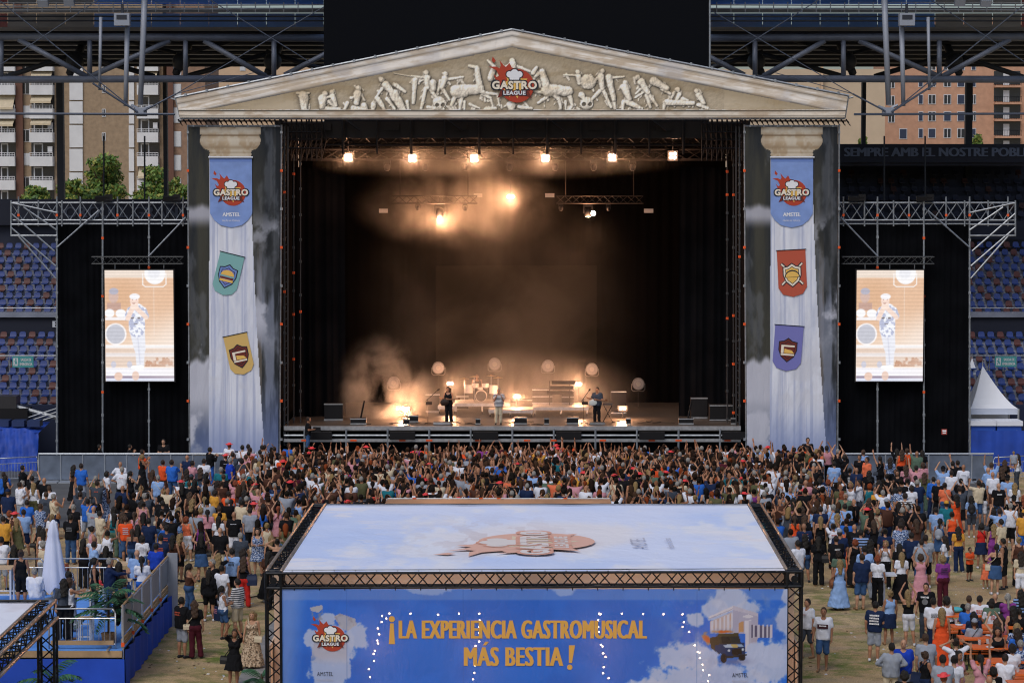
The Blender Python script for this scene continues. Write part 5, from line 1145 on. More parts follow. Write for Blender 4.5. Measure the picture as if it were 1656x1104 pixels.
    C = mixc(C, h2('#b9b4b8'), pg([(290, 225), (505, 180), (495, 215), (475, 235), (485, 360), (365, 360), (340, 255), (300, 245)]) * .9); C = mixc(C, h2('#b3b0ba'), pg([(610, 320), (680, 285), (860, 350), (870, 420), (770, 490), (680, 450)]) * .9); C = mixc(C, h2('#8f8c99'), (pg([(610, 320), (680, 285), (860, 350), (870, 420), (770, 490), (680, 450)]) + pg([(340, 255), (475, 235), (485, 360), (365, 360)])) * sstep(.5, .62, nf) * .6)
    C = mixc(C, h2('#b5b3c4'), pg([(370, 640), (760, 640), (770, 930), (330, 860)]) * .8 * (1 - sstep(760, 920, Y0)))
    C = mixc(C, h2('#2a57a8'), (np.abs((x - 560) % 190) < .7) * .3); return C
bz1 = TZ - W2 - .03; by = TFL.y + .02; bl = gnd(455, 948, TZ - .38).x; bx0, bx1 = TFL.x + W2 + .02, TFR.x - W2 - .02
print_panel('front_banner', (bx0, by, .05), (bx1, by, .05), (bx1, by, bz1), (bx0, by, bz1), 600, 190, banner_print, PRINTT, tent, wave=None)
PXB = by / FPX * 1.005
frb = Frame((bx0, by - .012, bz1), (1, 0, 0), (0, 0, 1))
def bxy(x, y): return (x - 455) * (bx1 - bx0) / 822, -(y - 951) * PXB
kx = (bx1 - bx0) / 822
def btext(s, x0, x1, y0, y1, m, bold=.05):
    mb = MB(); a = bxy(x0, y0); b = bxy(x1, y1); 
    for k_, sh_ in enumerate((-1.8, -1.2, -.6, 0, .6, 1.2, 1.8) if bold > .04 else (0,)): put_text(mb, frb, s, (a[0] + b[0]) / 2 + sh_ * kx, (a[1] + b[1]) / 2, b[0] - a[0] - (3.6 * kx if bold > .04 else 0), a[1] - b[1], k_ * .0012, 0.0, 0, 1.1)
    return mb
mb = btext('LA EXPERIENCIA GASTROMUSICAL', 645, 1049, 1002, 1032, LGOLD, .05); a = bxy(634, 1021); 
mb.add([frb.p(a[0] + dx * kx, a[1] + dy * PXB) for dx, dy in ((-3, 14), (3, 14), (5, -20), (-5, -20))], [(0, 3, 2, 1)]); put_poly(mb, frb, [(a[0] + p[0], a[1] + 21 * PXB + p[1]) for p in circle_pts(0, 0, 5 * PXB, 12)], 0)
mb.build('lettering', LGOLD, tent); mb = btext('MAS BESTIA', 751, 913, 1046, 1077, LGOLD, .05)
a = bxy(785, 1041); put_poly(mb, frb, [(a[0] - 3 * kx, a[1] - 2 * PXB), (a[0] + 2 * kx, a[1] - 2 * PXB), (a[0] + 7 * kx, a[1] + 4 * PXB), (a[0] + 1 * kx, a[1] + 4 * PXB)], 0)
a = bxy(925, 1063); put_poly(mb, frb, [(a[0] - 3 * kx, a[1] - 9 * PXB), (a[0] + 2 * kx, a[1] - 9 * PXB), (a[0] + 7 * kx, a[1] + 20 * PXB), (a[0] - 3 * kx, a[1] + 20 * PXB)], 0); put_poly(mb, frb, [(a[0] - 1.5 * kx + p[0], a[1] - 16 * PXB + p[1]) for p in circle_pts(0, 0, 4.5 * PXB, 12)], 0)
mb.build('lettering', LGOLD, tent)
a = bxy(534, 1032); emblem(tent, frb.sub(*a), 57 * PXB, 0.0, False)
for (x, y) in ((525, 1090), (1201, 1092)):
    mb = btext('AMSTEL', x - 13, x + 13, y - 3.4, y + 3.4, LDARK, .03); mb.build('lettering', LDARK, tent); mb = btext('Hecho en Valencia', x - 13, x + 13, y + 7, y + 12, LDARK, 0); mb.build('lettering', LPALG, tent)
# hooks along the banner edge, warm inner lining, string lights
for k in range(20):
    x = bx0 + (bx1 - bx0) * (k + .5) / 20; MB().tube((x, by - .01, bz1 - .03), (x, by - .01, bz1 + .06), .012, 4).build('hook', TRB, tent)
LIN = mat('lining_cream', '#dcc0ac', .9, noise=.06, nscale=1)
MB().bb(TFL.x + .1, TFR.x - .1, TFL.y + 1.0, TFL.y + 1.06, 0, TZ - .03).build('lining', LIN, tent)
MB().bb(TFL.x + .02, TFL.x + .06, TFL.y + .45, TRL.y - .5, 0, 2.4).build('side_wall', LIN, tent); MB().bb(TFR.x - .06, TFR.x - .02, TFR.y + .45, TRR.y - .5, 0, 2.4).build('side_wall', LIN, tent)
BULB = mat('bulb_warm', (1, .9, .7), .4, emit=(1.0, .70, .40), emit_s=90.0)
strs = {'first string of warm bulbs behind the printed front, nearest the emblem': [(693 - 68, 1000), (618, 996), (617, 1006), (611, 1016), (613, 1026), (610, 1036), (611, 1041), (606, 1053), (604, 1058), (605, 1070), (596, 1083), (598, 1096), (630, 992), (664, 992), (709, 994), (743, 992)],
        'second string of warm bulbs crossing the word EXPERIENCIA': [(776, 992), (777, 1003), (776, 1014), (776, 1024), (776, 1038), (770, 1045), (768, 1056), (762, 1063), (769, 1077), (768, 1089), (766, 1100)],
        'third string of warm bulbs crossing the word GASTROMUSICAL': [(971, 992), (974, 993), (970, 1003), (970, 1014), (971, 1022), (970, 1030), (974, 1043), (977, 1046), (978, 1057), (982, 1063), (979, 1080), (978, 1090), (987, 1098), (1008, 992), (1043, 993), (1076, 993)],
        'fourth string of warm bulbs before the printed temple': [(1107, 993), (1109, 1006), (1107, 1014), (1118, 1022), (1127, 1044), (1132, 1055), (1135, 1056), (1136, 1065), (1140, 1076), (1141, 1085), (1151, 1093), (1149, 1103)]}
BM = MB().ball((0, 0, 0), .023, 8, 5); bme = mesh_np('bulb', BM.V, BM.F, None, True); bme.materials.append(BULB)
for lab, pts in strs.items():
    root = empty('string_light', frb.p(*bxy(*pts[0]), .0), lab, 'string lights', 'strings of bulbs behind the banner'); P = []
    for (x, y) in pts:
        p = frb.p(*bxy(x, y)); p.y = by + .07; o = bpy.data.objects.new('bulb', bme); COL.objects.link(o); o.location = p; o.parent = root; o.matrix_parent_inverse = world_matrix(root).inverted(); P.append(p)
    m = MB(); m.path(sorted(P, key=lambda p: -p.z), .006, 4); m.build('wire', TRB, root)
    for z_ in (.9, 2.3): add_light((P[len(P) // 2].x, by + .5, z_), 16, root, .2, (1.0, .72, .48))
# second tent at the frame edge
t2 = empty('truss_tent', (-13, 56, 0), 'corner of a second black truss tent with pale blue roof beside the deck', 'tent')
R2 = gnd(91, 971, TZ); d0 = Vector((R2.x - ins, R2.y - ins, zt)); d1 = Vector((R2.x - ins + .1, 44, zt)); d2 = Vector((-19, R2.y - ins, zt))
tr('side_truss', d0, d1, t2); tr('rear_truss', d0, d2, t2); tr('leg', (d0.x, d0.y, 0), (d0.x, d0.y, zt - ins), t2)
for d in (-1, 1):
    m = MB(); m.tube(d0 + Vector((d * ins, 0, ins + .028)), d1 + Vector((d * ins, 0, ins + .028)), .042, 8); m.build('top_tube', COPPER, t2, True)
m = MB(); m.tube(d0 + Vector((ins + .05, 0, -ins)), d1 + Vector((ins + .05, 0, -ins)), .042, 8); m.build('top_tube', COPPER, t2, True)
print_panel('roof_sheet', (-19, 44, rz), (d1.x - ins - .05, 44, rz), (d0.x - ins - .05, d0.y - .05, rz), (-19, d0.y - .05, rz), 60, 60, lambda U, V: roof_print(U * .3, V * .4), PRINTR, t2)

# ---- sound desk cover behind the big tent
fo = empty('control_booth', gnd(800, 905, 0), 'low brown-panelled control booth roof peeping over the back of the tent', 'booth')
a = at(620, 818, 75.5); b = at(990, 818, 75.5); a2 = at(627, 806, 78); b2 = at(986, 806, 78)
m = MB(); m.add([(a.x, 75.5, a.z - 1.5), (b.x, 75.5, b.z - 1.5), (b.x, 75.5, b.z), (a.x, 75.5, a.z), (a2.x, 78, a2.z), (b2.x, 78, b2.z)], [(0, 1, 2, 3), (3, 2, 5, 4)]); m.build('panel', mat('brown_ply', '#6b5240', .4, noise=.4, nscale=1.2), fo)
m = MB(); m.tube(a2, b2, .028, 6); m.build('edge_tube', STEEL, fo)
for p in (a2, b2, Vector((a.x, 75.5, a.z)), Vector((b.x, 75.5, b.z))): MB().tube((p.x, p.y, 0), p, .06, 6).build('leg', ALU, fo)
for k in (0.12, .42, .5, .8): MB().box(a2.lerp(b2, k), (.12, .08, .06)).build('clamp', ORANGE, fo)

# ---- eyelets, litter and a cable on the ground
for k in range(24):
    x = bx0 + (bx1 - bx0) * (k + .5) / 24; MB().disc((x, TFL.y + .1, rz + .03), (0, 0, 1), .02, 8, .01).build('eyelet', STEEL, tent)
_gl = random.Random(12); m = MB()
for k in range(240):
    u_ = _gl.choice((_gl.uniform(240, 425), _gl.uniform(1305, 1650))); p = gnd(u_, _gl.uniform(880, 1100)); s_ = _gl.uniform(.02, .06); a_ = _gl.uniform(0, 3); m.mat(_gl.randrange(3)); m.box((p.x, p.y, .012), (s_ * 1.4, s_, .014), a_, _gl.uniform(-.3, .3))
m.build('litter', [LWH, mat('litter_brown', '#6a5642', .9), mat('litter_clear', '#a9b2ba', .4)], label='scraps of paper and flattened cups littering the grass', cat='litter', kind='stuff')
P = [gnd(228, 983), gnd(262, 980), gnd(300, 976), gnd(345, 973), gnd(390, 968), gnd(430, 962)]; m = MB(); m.path([p + Vector((0, 0, .02)) for p in P], .018, 5); m.build('ground_cable', mat('cable_rubber', (.01, .01, .01), .7), label='black cable running across the grass from the deck to the tent', cat='cable')
# ---- crowd barriers
BARM = mat('barrier_grey', (.15, .185, .25), .45, .5, noise=.2, nscale=2); BARL = mat('barrier_light', (.42, .46, .52), .4, .6)
def stage_barrier(x0, x1, label):
    Y = 113.6; a = at(x0, 780, Y); b = at(x1, 780, Y); root = empty('stage_barrier', (a.x, Y, 0), label, 'barrier', 'solid barriers before the stage'); n = max(1, round((b.x - a.x) / 1.05)); w = (b.x - a.x) / n
    for k in range(n):
        xa = a.x + k * w; MB().bb(xa + .02, xa + w - .02, Y, Y + .03, .08, 1.2).build('panel', BARM, root)
        MB().tube((xa, Y - .01, 0), (xa, Y - .01, 1.25), .03, 6).build('post', BARL, root)
        MB().bb(xa + .03, xa + w - .03, Y - .9, Y - .03, .01, .05).build('foot_plate', BARL, root)
    MB().tube((a.x, Y - .01, 1.27), (b.x, Y - .01, 1.27), .045, 8).build('top_rail', BARL, root)
stage_barrier(63, 455, 'long grey solid crowd barrier before the black wall with the guards'); stage_barrier(1362, 1606, 'grey solid crowd barrier beside the blue fence')
stage_barrier(470, 1200, 'solid crowd barrier along the foot of the stage, hidden by the crowd')
def bar_fence(p, q, z, label, group='tube barriers', m=None, h=1.1, name='tube_barrier', bars=14, plate=False):
    p = Vector((p[0], p[1], z)); q = Vector((q[0], q[1], z)); d = q - p; L = d.length; root = empty(name, p, label, 'barrier', group); m = m or BARL
    up = Vector((0, 0, 1)); mb = MB(); mb.path([p, p + up * (h - .12), p + d * (.08 / L) + up * h, q - d * (.08 / L) + up * h, q + up * (h - .12), q], .025, 6); mb.build('frame', m, root, True)
    for z_ in (.14, h * .76): MB().tube(p + up * z_, q + up * z_, .018, 6).build('rail', m, root)
    for k in range(1, bars): MB().tube(p + d * (k / bars) + up * .14, p + d * (k / bars) + up * h * .76, .010, 4).build('bar', m, root)
    for t in (.1, .9): MB().box(p + d * t + up * .02, (.06, .6, .03)).build('foot', m, root)
    return root
p = gnd(-14, 780); q = gnd(62, 776); bar_fence((p.x, p.y), (q.x, q.y), 0, 'open tube barrier before the blue tarpaulin', bars=16)
p = gnd(1606, 778); q = gnd(1668, 774); bar_fence((p.x, p.y), (q.x, q.y), 0, 'open tube barrier before the blue fence beside the mother with white bag', bars=12)
# ---- blue tarpaulin fence, white tents and toilets
BLUE = mat('blue_tarp', '#1f46a8', .55, noise=.25, nscale=1.2, bump=.3, bscale=3)
a = at(1570, 735, 117.2); b = at(1690, 696, 117.2)
f1 = empty('tarp_fence', (a.x, 117.2, 0), 'blue tarpaulin fence below the white party tent', 'fence'); curtain('tarp', (a.x, 117.2, 0), (b.x, 117.2, 0), 0, b.z, BLUE, f1, 7, .05, 5)
for k in range(4): MB().tube((a.x + k * 1.1, 117.3, 0), (a.x + k * 1.1, 117.3, b.z), .03).build('post', STEEL, f1)
a = at(-20, 735, 118); b = at(62, 692, 118); f2 = empty('tarp_pile', (a.x, 118, 0), 'blue tarpaulin draped over stacked equipment beside the black wall', 'tarpaulin')
m = MB(); g_ = random.Random(3); V = []; NXT = 16; NZT = 10
for j in range(NZT):
    for i in range(NXT):
        z = b.z * j / (NZT - 1) * (1 - .12 * max(0, i - 11) / 4); V.append((a.x + (b.x - a.x) * i / (NXT - 1), 118 - .5 * (1 - j / (NZT - 1)) + .12 * math.sin(i * 1.9 + j * .7) + g_.uniform(-.06, .06), z))
m.add(V, [(j * NXT + i, j * NXT + i + 1, (j + 1) * NXT + i + 1, (j + 1) * NXT + i) for j in range(NZT - 1) for i in range(NXT - 1)]); b2 = Vector((b.x, 118, b.z)); m.add([(a.x, 118, b.z), (b.x, 118, b.z * .88), (b.x, 121, b.z), (a.x, 121, b.z)], [(0, 1, 2, 3)]); m.build('tarpaulin', BLUE, f2, True)
for k in range(3): MB().box((a.x + .6 + k * .75, 119, b.z + .15), (.6, .8, .3)).build('case', mat('case_navy', '#22345e', .6), f2)
ma = empty('telehandler', at(22, 700, 120.5), 'dark lifting machine parked behind the blue tarpaulin', 'machine'); c = at(22, 690, 120.5)
MB().box(c + Vector((0, 0, .5)), (1.6, 1.2, .9)).build('body', BLACKM, ma); MB().box(c + Vector((-.2, 0, 1.2)), (.9, 1.0, .7)).build('cab', mat('machine_dark', (.03, .03, .035), .3), ma)
for s in (-1, 1): MB().disc(c + Vector((s * .55, -.7, .0)), (0, 1, 0), .42, 16, .3).build('wheel', BLACKM, ma)
MB().tube(c + Vector((.2, -.2, 1.0)), c + Vector((2.2, -.2, .45)), .12, 6).build('boom', STEEL, ma)
for k in range(3): 
    m = MB(); m.tube(at(42 + k * 3, 676 + k * 5, 120), at(92, 660 + k * 6, 120), .03, 5); m.build('ramp_rail', STEEL, label='grey steel ramp rail behind the tarpaulin, ' + ('topmost of three', 'middle of three', 'lowest of three')[k], cat='rail', group='ramp rails')
TENTW = mat('tent_white', '#dfe4ee', .7, noise=.05, nscale=1)
def pagoda(x0, x1, apex, yv, ya, yb, Y, label):
    a = at(x0, yv, Y); b = at(x1, yv, Y); w = b.x - a.x; ap = at(apex, ya, Y + w / 2); zb = at(x0, yb, Y).z; root = empty('party_tent', ((a.x + b.x) / 2, Y + w / 2, 0), label, 'tent', 'white party tents')
    m = MB(); N = 7; C = [Vector((a.x, Y, a.z)), Vector((b.x, Y, a.z)), Vector((b.x, Y + w, a.z)), Vector((a.x, Y + w, a.z))]; top = Vector((ap.x, Y + w / 2, ap.z))
    V = []; F = []
    for j in range(N):
        t = j / (N - 1)
        for c in C: p = c.lerp(top, t); p.z = a.z + (ap.z - a.z) * (t ** 1.35) ; V.append(p)
    for j in range(N - 1):
        for k in range(4): F.append((j * 4 + k, j * 4 + (k + 1) % 4, (j + 1) * 4 + (k + 1) % 4, (j + 1) * 4 + k))
    m.add(V, F); m.build('roof', TENTW, root)
    m = MB(); m.bb(a.x, b.x, Y - .02, Y + .02, zb, a.z + .02); m.bb(a.x - .02, a.x + .02, Y, Y + w, zb, a.z + .02); m.build('valance', mat('tent_white2', '#b9c2d4', .7), root)
    for c in C: MB().tube((c.x, c.y, 0), c, .05).build('leg', ALU, root)
    MB().bb(a.x + .05, b.x - .05, Y + w - .05, Y + w, 0, zb).build('rear_wall', TENTW, root)
    MB().tube(top, top + Vector((0, 0, .25)), .03, 5, .01).build('finial', ALU, root)
pagoda(1569, 1647, 1589, 661, 591, 670, 119.5, 'white peaked party tent beside the black scrim wall, in front')
pagoda(1545, 1610, 1572, 664, 578, 674, 126, 'white party tent half hidden behind the front one')
for k, (x0, x1) in enumerate(((1570, 1610), (1612, 1652))):
    a = at(x0, 735, 118.2); b = at(x1, 684, 118.2); root = empty('portable_toilet', ((a.x + b.x) / 2, 118.2, 0), ('blue portable toilet with white roof next to the black scrim wall', 'blue portable toilet with white roof, farther from the scrim wall')[k], 'toilet', 'portable toilets')
    MB().bb(a.x, b.x, 118.2, 119.3, 0, b.z - .12).build('cabin', mat('toilet_blue', '#2a55b5', .5), root); MB().bb(a.x - .05, b.x + .05, 118.1, 119.4, b.z - .12, b.z + .1).build('roof', TENTW, root)
    MB().bb(a.x + .15, b.x - .15, 118.16, 118.199, .1, b.z - .5).build('door', mat('toilet_blue2', '#2448a0', .5), root)

# ---- raised deck with blue carpet
DZ = 1.0; DX1 = -10.72; DY0, DY1 = 67.3, 76.4; DX0 = -24
dk2 = empty('raised_deck', (-15, 70, 0), 'raised deck with bright blue carpet and blue fabric skirt', 'platform')
CARP = mat('blue_carpet', '#5b93e2', .9, noise=.1, nscale=3); SK = mat('blue_skirt', '#1947b8', .75, noise=.18, nscale=1.0, bump=.25, bscale=2)
MB().bb(DX0, DX1, DY0, DY1, DZ - .04, DZ).build('carpet', CARP, dk2)
PLY = mat('deck_plywood', '#a58b6c', .8, noise=.2, nscale=2)
for k in range(7): x1 = DX1 - k * 1.95; MB().bb(x1 - 1.93, x1, DY0 - .03, DY0 - .002, DZ - .20, DZ - .02).build('edge_board', PLY, dk2)
MB().bb(DX0, DX1 - .02, DY0 + .02, DY1, .0, DZ - .05).build('substructure', BLACKM, dk2)
curtain('skirt', (DX0, DY0 - .09, 0), (DX1 + .08, DY0 - .09, 0), 0.01, DZ - .23, SK, dk2, 12, .05, 4); curtain('skirt', (DX1 + .1, DY0 - .05, 0), (DX1 + .1, DY1 + .1, 0), 0.01, DZ - .02, SK, dk2, 11, .06, 4)
# side parapet of panels with rails
PAN = mat('parapet_grey', (.30, .33, .40), .5, .2, noise=.12, nscale=1); WOODR = mat('rail_wood', '#b3936c', .6)
pa = empty('deck_parapet', (DX1, DY0, DZ), 'grey panelled parapet along the side of the blue deck', 'parapet'); n = 5
for k in range(n):
    y0 = DY0 + .05 + k * (DY1 - DY0) / n; y1 = y0 + (DY1 - DY0) / n - .04; MB().bb(DX1 - .03, DX1, y0 + .05, y1 - .05, DZ + .36, DZ + 1.12).build('panel', PAN, pa)
    for z in (.10, .24): MB().bb(DX1 - .035, DX1 + .005, y0 + .03, y1 - .03, DZ + z - .05, DZ + z + .05).build('kick_board', PLY, pa)
    MB().tube((DX1 + .02, y0, DZ - .25), (DX1 + .02, y0, DZ + 1.25), .03, 6).build('post', BARL, pa); MB().tube((DX1 - .01, y0 + .02, DZ + 1.2), (DX1 - .01, y1, DZ + 1.2), .032, 6).build('hand_rail', WOODR, pa)
    MB().box((DX1 + .02, y0 - .04, DZ + .15), (.09, .05, .1)).build('clamp', ORANGE, pa)
MB().bb(DX1 - .02, DX1 + .3, DY1 - .02, DY1 + .06, .0, DZ + 1.3).build('end_panel', PAN, pa)
bar_fence((-12.75, DY0 + .15), (DX1 - .2, DY0 + .15), DZ, 'grey tube railing at the front corner of the blue deck', 'deck railings', ALU, 1.12, 'deck_railing', 12)
MB().bb(-12.7, DX1 - .25, DY0 + .1, DY0 + .14, DZ + .12, DZ + .24).build('kick_board', PLY, dk2)
bar_fence((-15.6, DY0 + .15), (-13.4, DY0 + .15), DZ, 'grey tube railing behind the second tent truss', 'deck railings', ALU, 1.12, 'deck_railing', 12)
p = gnd(0, 962, DZ); bar_fence((-16.9, DY1 - .15), (-14.55, DY1 - .15), DZ, 'grey tube railing at the back edge of the deck, farthest from the parapet', 'deck railings', BARL, 1.15, 'deck_railing', 14)
bar_fence((-14.5, DY1 - .15), (-12.2, DY1 - .15), DZ, 'grey tube railing at the back edge of the deck behind the parasol', 'deck railings', BARL, 1.15, 'deck_railing', 14)
# closed parasol
pc = gnd(83, 975, DZ); pr = empty('closed_parasol', (pc.x, pc.y + .5, DZ), 'closed white parasol wrapped in a cover on the blue deck', 'parasol'); V = []; F = []; n = 28; prof = [(.46, .35), (.48, .5), (.42, .8), (.34, 1.3), (.27, 1.75), (.2, 2.0), (.22, 2.05), (.15, 2.3), (.11, 2.42), (.03, 2.5)]
for (r_, z) in prof:
    for k in range(n): t = 2 * math.pi * k / n; rr = r_ * .78 * (1 + .13 * math.cos(5 * t + z) + .05 * math.cos(11 * t)) * (1.0); V.append((pc.x + rr * math.cos(t), pc.y + .5 + rr * math.sin(t), DZ + z + (.12 * math.cos(5 * t) if z < .4 else 0)))
for i in range(len(prof) - 1):
    for k in range(n): F.append((i * n + k, i * n + (k + 1) % n, (i + 1) * n + (k + 1) % n, (i + 1) * n + k))
F.append(tuple(range((len(prof) - 1) * n, len(prof) * n))); m = MB(); m.add(V, F); m.build('cover', mat('parasol_white', '#cfd6ea', .8), pr, True); MB().tube((pc.x, pc.y + .5, DZ), (pc.x, pc.y + .5, DZ + .5), .04).build('pole', ALU, pr); MB().lathe((pc.x, pc.y + .5, DZ), [(.35, 0), (.35, .06), (.1, .1)]).build('base', ALU, pr)
# high tables and stools
TTOP = mat('table_top', '#c8ab86', .5); TWH = mat('table_white', '#c5cbd8', .5)
def high_table(x, y, label, w=.7, d=.6, h=1.05, z=DZ):
    root = empty('high_table', (x, y, z), label, 'table', 'high tables on the deck'); MB().box((x, y, z + h), (w, d, .05)).build('top', TTOP, root)
    for sx in (-1, 1):
        for sy in (-1, 1): MB().box((x + sx * (w / 2 - .05), y + sy * (d / 2 - .05), z + h / 2 - .02), (.05, .05, h - .03)).build('leg', TWH, root)
    MB().box((x, y - d / 2 + .05, z + .25), (w - .12, .03, .04)).build('foot_rail', TWH, root)
def stool(x, y, label, z=DZ, h=.72):
    root = empty('bar_stool', (x, y, z), label, 'stool', 'white bar stools on the deck'); MB().box((x, y, z + h), (.38, .36, .04)).build('seat', TTOP, root)
    for sx in (-1, 1):
        for sy in (-1, 1): MB().box((x + sx * .16, y + sy * .15, z + h / 2 - .01), (.035, .035, h - .02)).build('leg', TWH, root)
    MB().box((x, y - .15, z + .22), (.3, .025, .03)).build('foot_rail', TWH, root)
q = gnd(132, 1020, DZ); high_table(q.x, q.y, 'high table holding glasses before the person in white tank top'); q2 = gnd(212, 965, DZ); high_table(q2.x, q2.y, 'high table beside the parapet holding a cup', .75)
q3 = gnd(4, 972, DZ); high_table(q3.x, q3.y, 'high white table at the frame edge')
for (x, y, lab) in ((138, 1040, 'bar stool behind the front railing of the deck'), (228, 968, 'bar stool tucked beside the parapet table'), (160, 985, 'bar stool under the red hat'), (204, 975, 'bar stool of the person in black halter')):
    s_ = gnd(x, y, DZ); stool(s_.x, s_.y, lab)
c = Vector((q.x + .05, q.y - .05, DZ + 1.08))
for i, (dx, dy, r_, h) in enumerate(((0, 0, .035, .16), (.12, .1, .035, .14), (-.12, .05, .04, .2), (.22, -.05, .03, .1))):
    MB().lathe(c + Vector((dx, dy, 0)), [(r_ * .8, 0), (r_, h)], 10).build('glass', mat('glass_clear', (.5, .6, .62), .1, trans=.6), label=('tall clear glass near the middle of the high table', 'clear glass at the back of the high table', 'largest clear glass on the high table', 'low clear glass at the table edge')[i], cat='glass', group='glasses on the high table')
c = Vector((q2.x - .1, q2.y, DZ + 1.08)); MB().lathe(c, [(.04, 0), (.05, .15)], 10).build('cup', TWH, label='white paper cup on the parapet table', cat='cup')
s_ = gnd(160, 985, DZ); MB().lathe((s_.x, s_.y, DZ + .745), [(.17, 0), (.17, .015), (.1, .03), (.095, .12), (.06, .14)], 16).build('red_hat', mat('hat_red', '#d9454a', .7), label='red hat resting on a bar stool on the deck', cat='hat')
# palms
PALM = [mat('palm_green', '#3f6b4a', .55), mat('palm_dark', '#2c5139', .55)]
def palm(x, y, z, h, label, nf=15, pot=True, L0=.75, seed=2):
    root = empty('potted_palm', (x, y, z), label, 'palm', 'potted palms'); g = random.Random(seed)
    if pot: MB().lathe((x, y, z), [(.17, 0), (.22, .3), (.2, .3)]).build('pot', mat('pot_wicker', '#8a6a48', .9, noise=.3, nscale=30), root)
    MB().tube((x, y, z + .2), (x, y, z + h * .75), .04, 6, .03).build('stem', BARK, root)
    for k in range(nf):
        a = k * 2.4 + g.uniform(-.3, .3); t0 = k / nf; z0 = z + h * (.35 + .4 * t0); L = L0 * (1.1 - .35 * t0); el = R(20 + 60 * t0); m = MB(); prev = Vector((x, y, z0)); d = Vector((math.cos(a), math.sin(a), 0)); sd = Vector((-math.sin(a), math.cos(a), 0)); N = 11
        for i in range(N):
            e = el - R(95) * (i / N) ** 1.2; nx = prev + (d * math.cos(e) + Vector((0, 0, math.sin(e)))) * (L / N * 1.3); m.tube(prev, nx, .009, 3)
            ll = .24 * math.sin(math.pi * (i + 1.2) / (N + 1.5)) + .05
            for s in (-1, 1):
                tip = nx + sd * s * ll * .8 + d * ll * .5 - Vector((0, 0, ll * .35)); w_ = d * .036; m.mat(i % 2); m.add([prev - w_, prev + w_ * 2, tip], [(0, 1, 2)]); m.add([nx - w_, nx + w_ * 2, tip + d * .06], [(0, 1, 2)])
            prev = nx
        m.build('frond', PALM, root)
s_ = gnd(176, 1040, DZ); palm(s_.x, s_.y, DZ, 1.75, 'potted palm on the blue deck beside the parapet', 17, True, .85, 2)
s_ = gnd(84, 1150, 0); palm(s_.x, s_.y, 0, 1.25, 'palm at the foot of the second tent leg before the blue skirt', 9, True, .8, 5)
s_ = gnd(424, 1122, 0); palm(s_.x, s_.y, 0, .75, 'small palm beside the big tent leg', 6, True, .5, 9)
# ---- picnic tables
ORT = mat('table_orange', '#dd6a2c', .45, noise=.08, nscale=3)
def picnic(x0, x1, v, z, label, nb=True):
    a = gnd(x0, v, .76); b = gnd(x1, v, .76); y = a.y; root = empty('picnic_table', ((a.x + b.x) / 2, y, 0), label, 'table', 'orange picnic tables')
    MB().bb(a.x, b.x, y - .33, y + .33, .73, .77).build('table_top', ORT, root)
    for s in (-1, 1):
        MB().bb(a.x, b.x, y + s * .72 - .13, y + s * .72 + .13, .43, .47).build('bench', ORT, root)
        for x in (a.x + .25, b.x - .25):
            m = MB(); m.tube((x, y + s * .05, .73), (x, y + s * .3, 0), .02, 5); m.build('table_leg', BLACKM, root); m = MB(); m.tube((x, y + s * .72, .43), (x, y + s * .72, 0), .02, 5); m.build('bench_leg', BLACKM, root)
PT = [(1522, 1600, 993), (1538, 1650, 1012), (1550, 1640, 1030), (1570, 1670, 1045), (1585, 1690, 1067), (1600, 1700, 1086), (1630, 1710, 1103)]
for k, (x0, x1, v) in enumerate(PT): picnic(x0, x1, v, 0, ('orange picnic table holding the turquoise bag, farthest back', 'orange picnic table second from the back', 'orange picnic table third from the back, before the person in grey', 'orange picnic table with cups and plates, fourth from the back', 'orange picnic table fifth from the back', 'orange picnic table next to the front one', 'orange picnic table cut by the frame corner')[k])
p = gnd(1546, 990, .77); MB().ball((p.x, p.y, .86), .2, 12, 8, 1.1, .7, .45).build('bag', mat('turquoise', '#4fb0bf', .6), smooth=True, label='turquoise bag lying on the farthest orange table', cat='bag')
for i, (x, v, r_, h, lab) in enumerate(((1546, 1008, .045, .13, 'clear plastic cup on the second orange table'), (1584, 1042, .05, .14, 'pink-tinted cup on the orange table'), (1597, 1040, .045, .13, 'clear cup at the middle of the orange table'), (1640, 1085, .045, .13, 'clear cup on the nearer orange table'), (1646, 1086, .045, .12, 'second clear cup on the nearer orange table'))):
    p = gnd(x, v, .77); MB().lathe((p.x, p.y, .772), [(r_ * .75, 0), (r_, h)], 10).build('cup', mat('cup_clear', (.7, .7, .72), .2, trans=.4), label=lab, cat='cup', group='cups on the orange tables')
for i, (x, v, lab) in enumerate(((1551, 1011, 'white paper plate on the second orange table'), (1604, 1041, 'white paper boat on the cups table'), (1601, 1047, 'white napkin on the cups table'), (1600, 1028, 'white paper tray on the third table'))):
    p = gnd(x, v, .77); MB().lathe((p.x, p.y, .772), [(.09, 0), (.12, .03), (.11, .03)], 12).build('paper_plate', LWH, label=lab, cat='plate', group='paper plates on the orange tables')
# white round-edged side table in the crowd
p = gnd(1430, 928, 1.0); tb = empty('high_table', (p.x, p.y, 0), 'white high table among the standing guests near the light blue dress', 'table'); MB().box((p.x, p.y, 1.0), (.75, .6, .05)).build('top', TWH, tb); MB().tube((p.x, p.y, 0), (p.x, p.y, 1.0), .04).build('leg', TWH, tb); MB().lathe((p.x, p.y, 0), [(.25, 0), (.25, .03)]).build('base', TWH, tb)
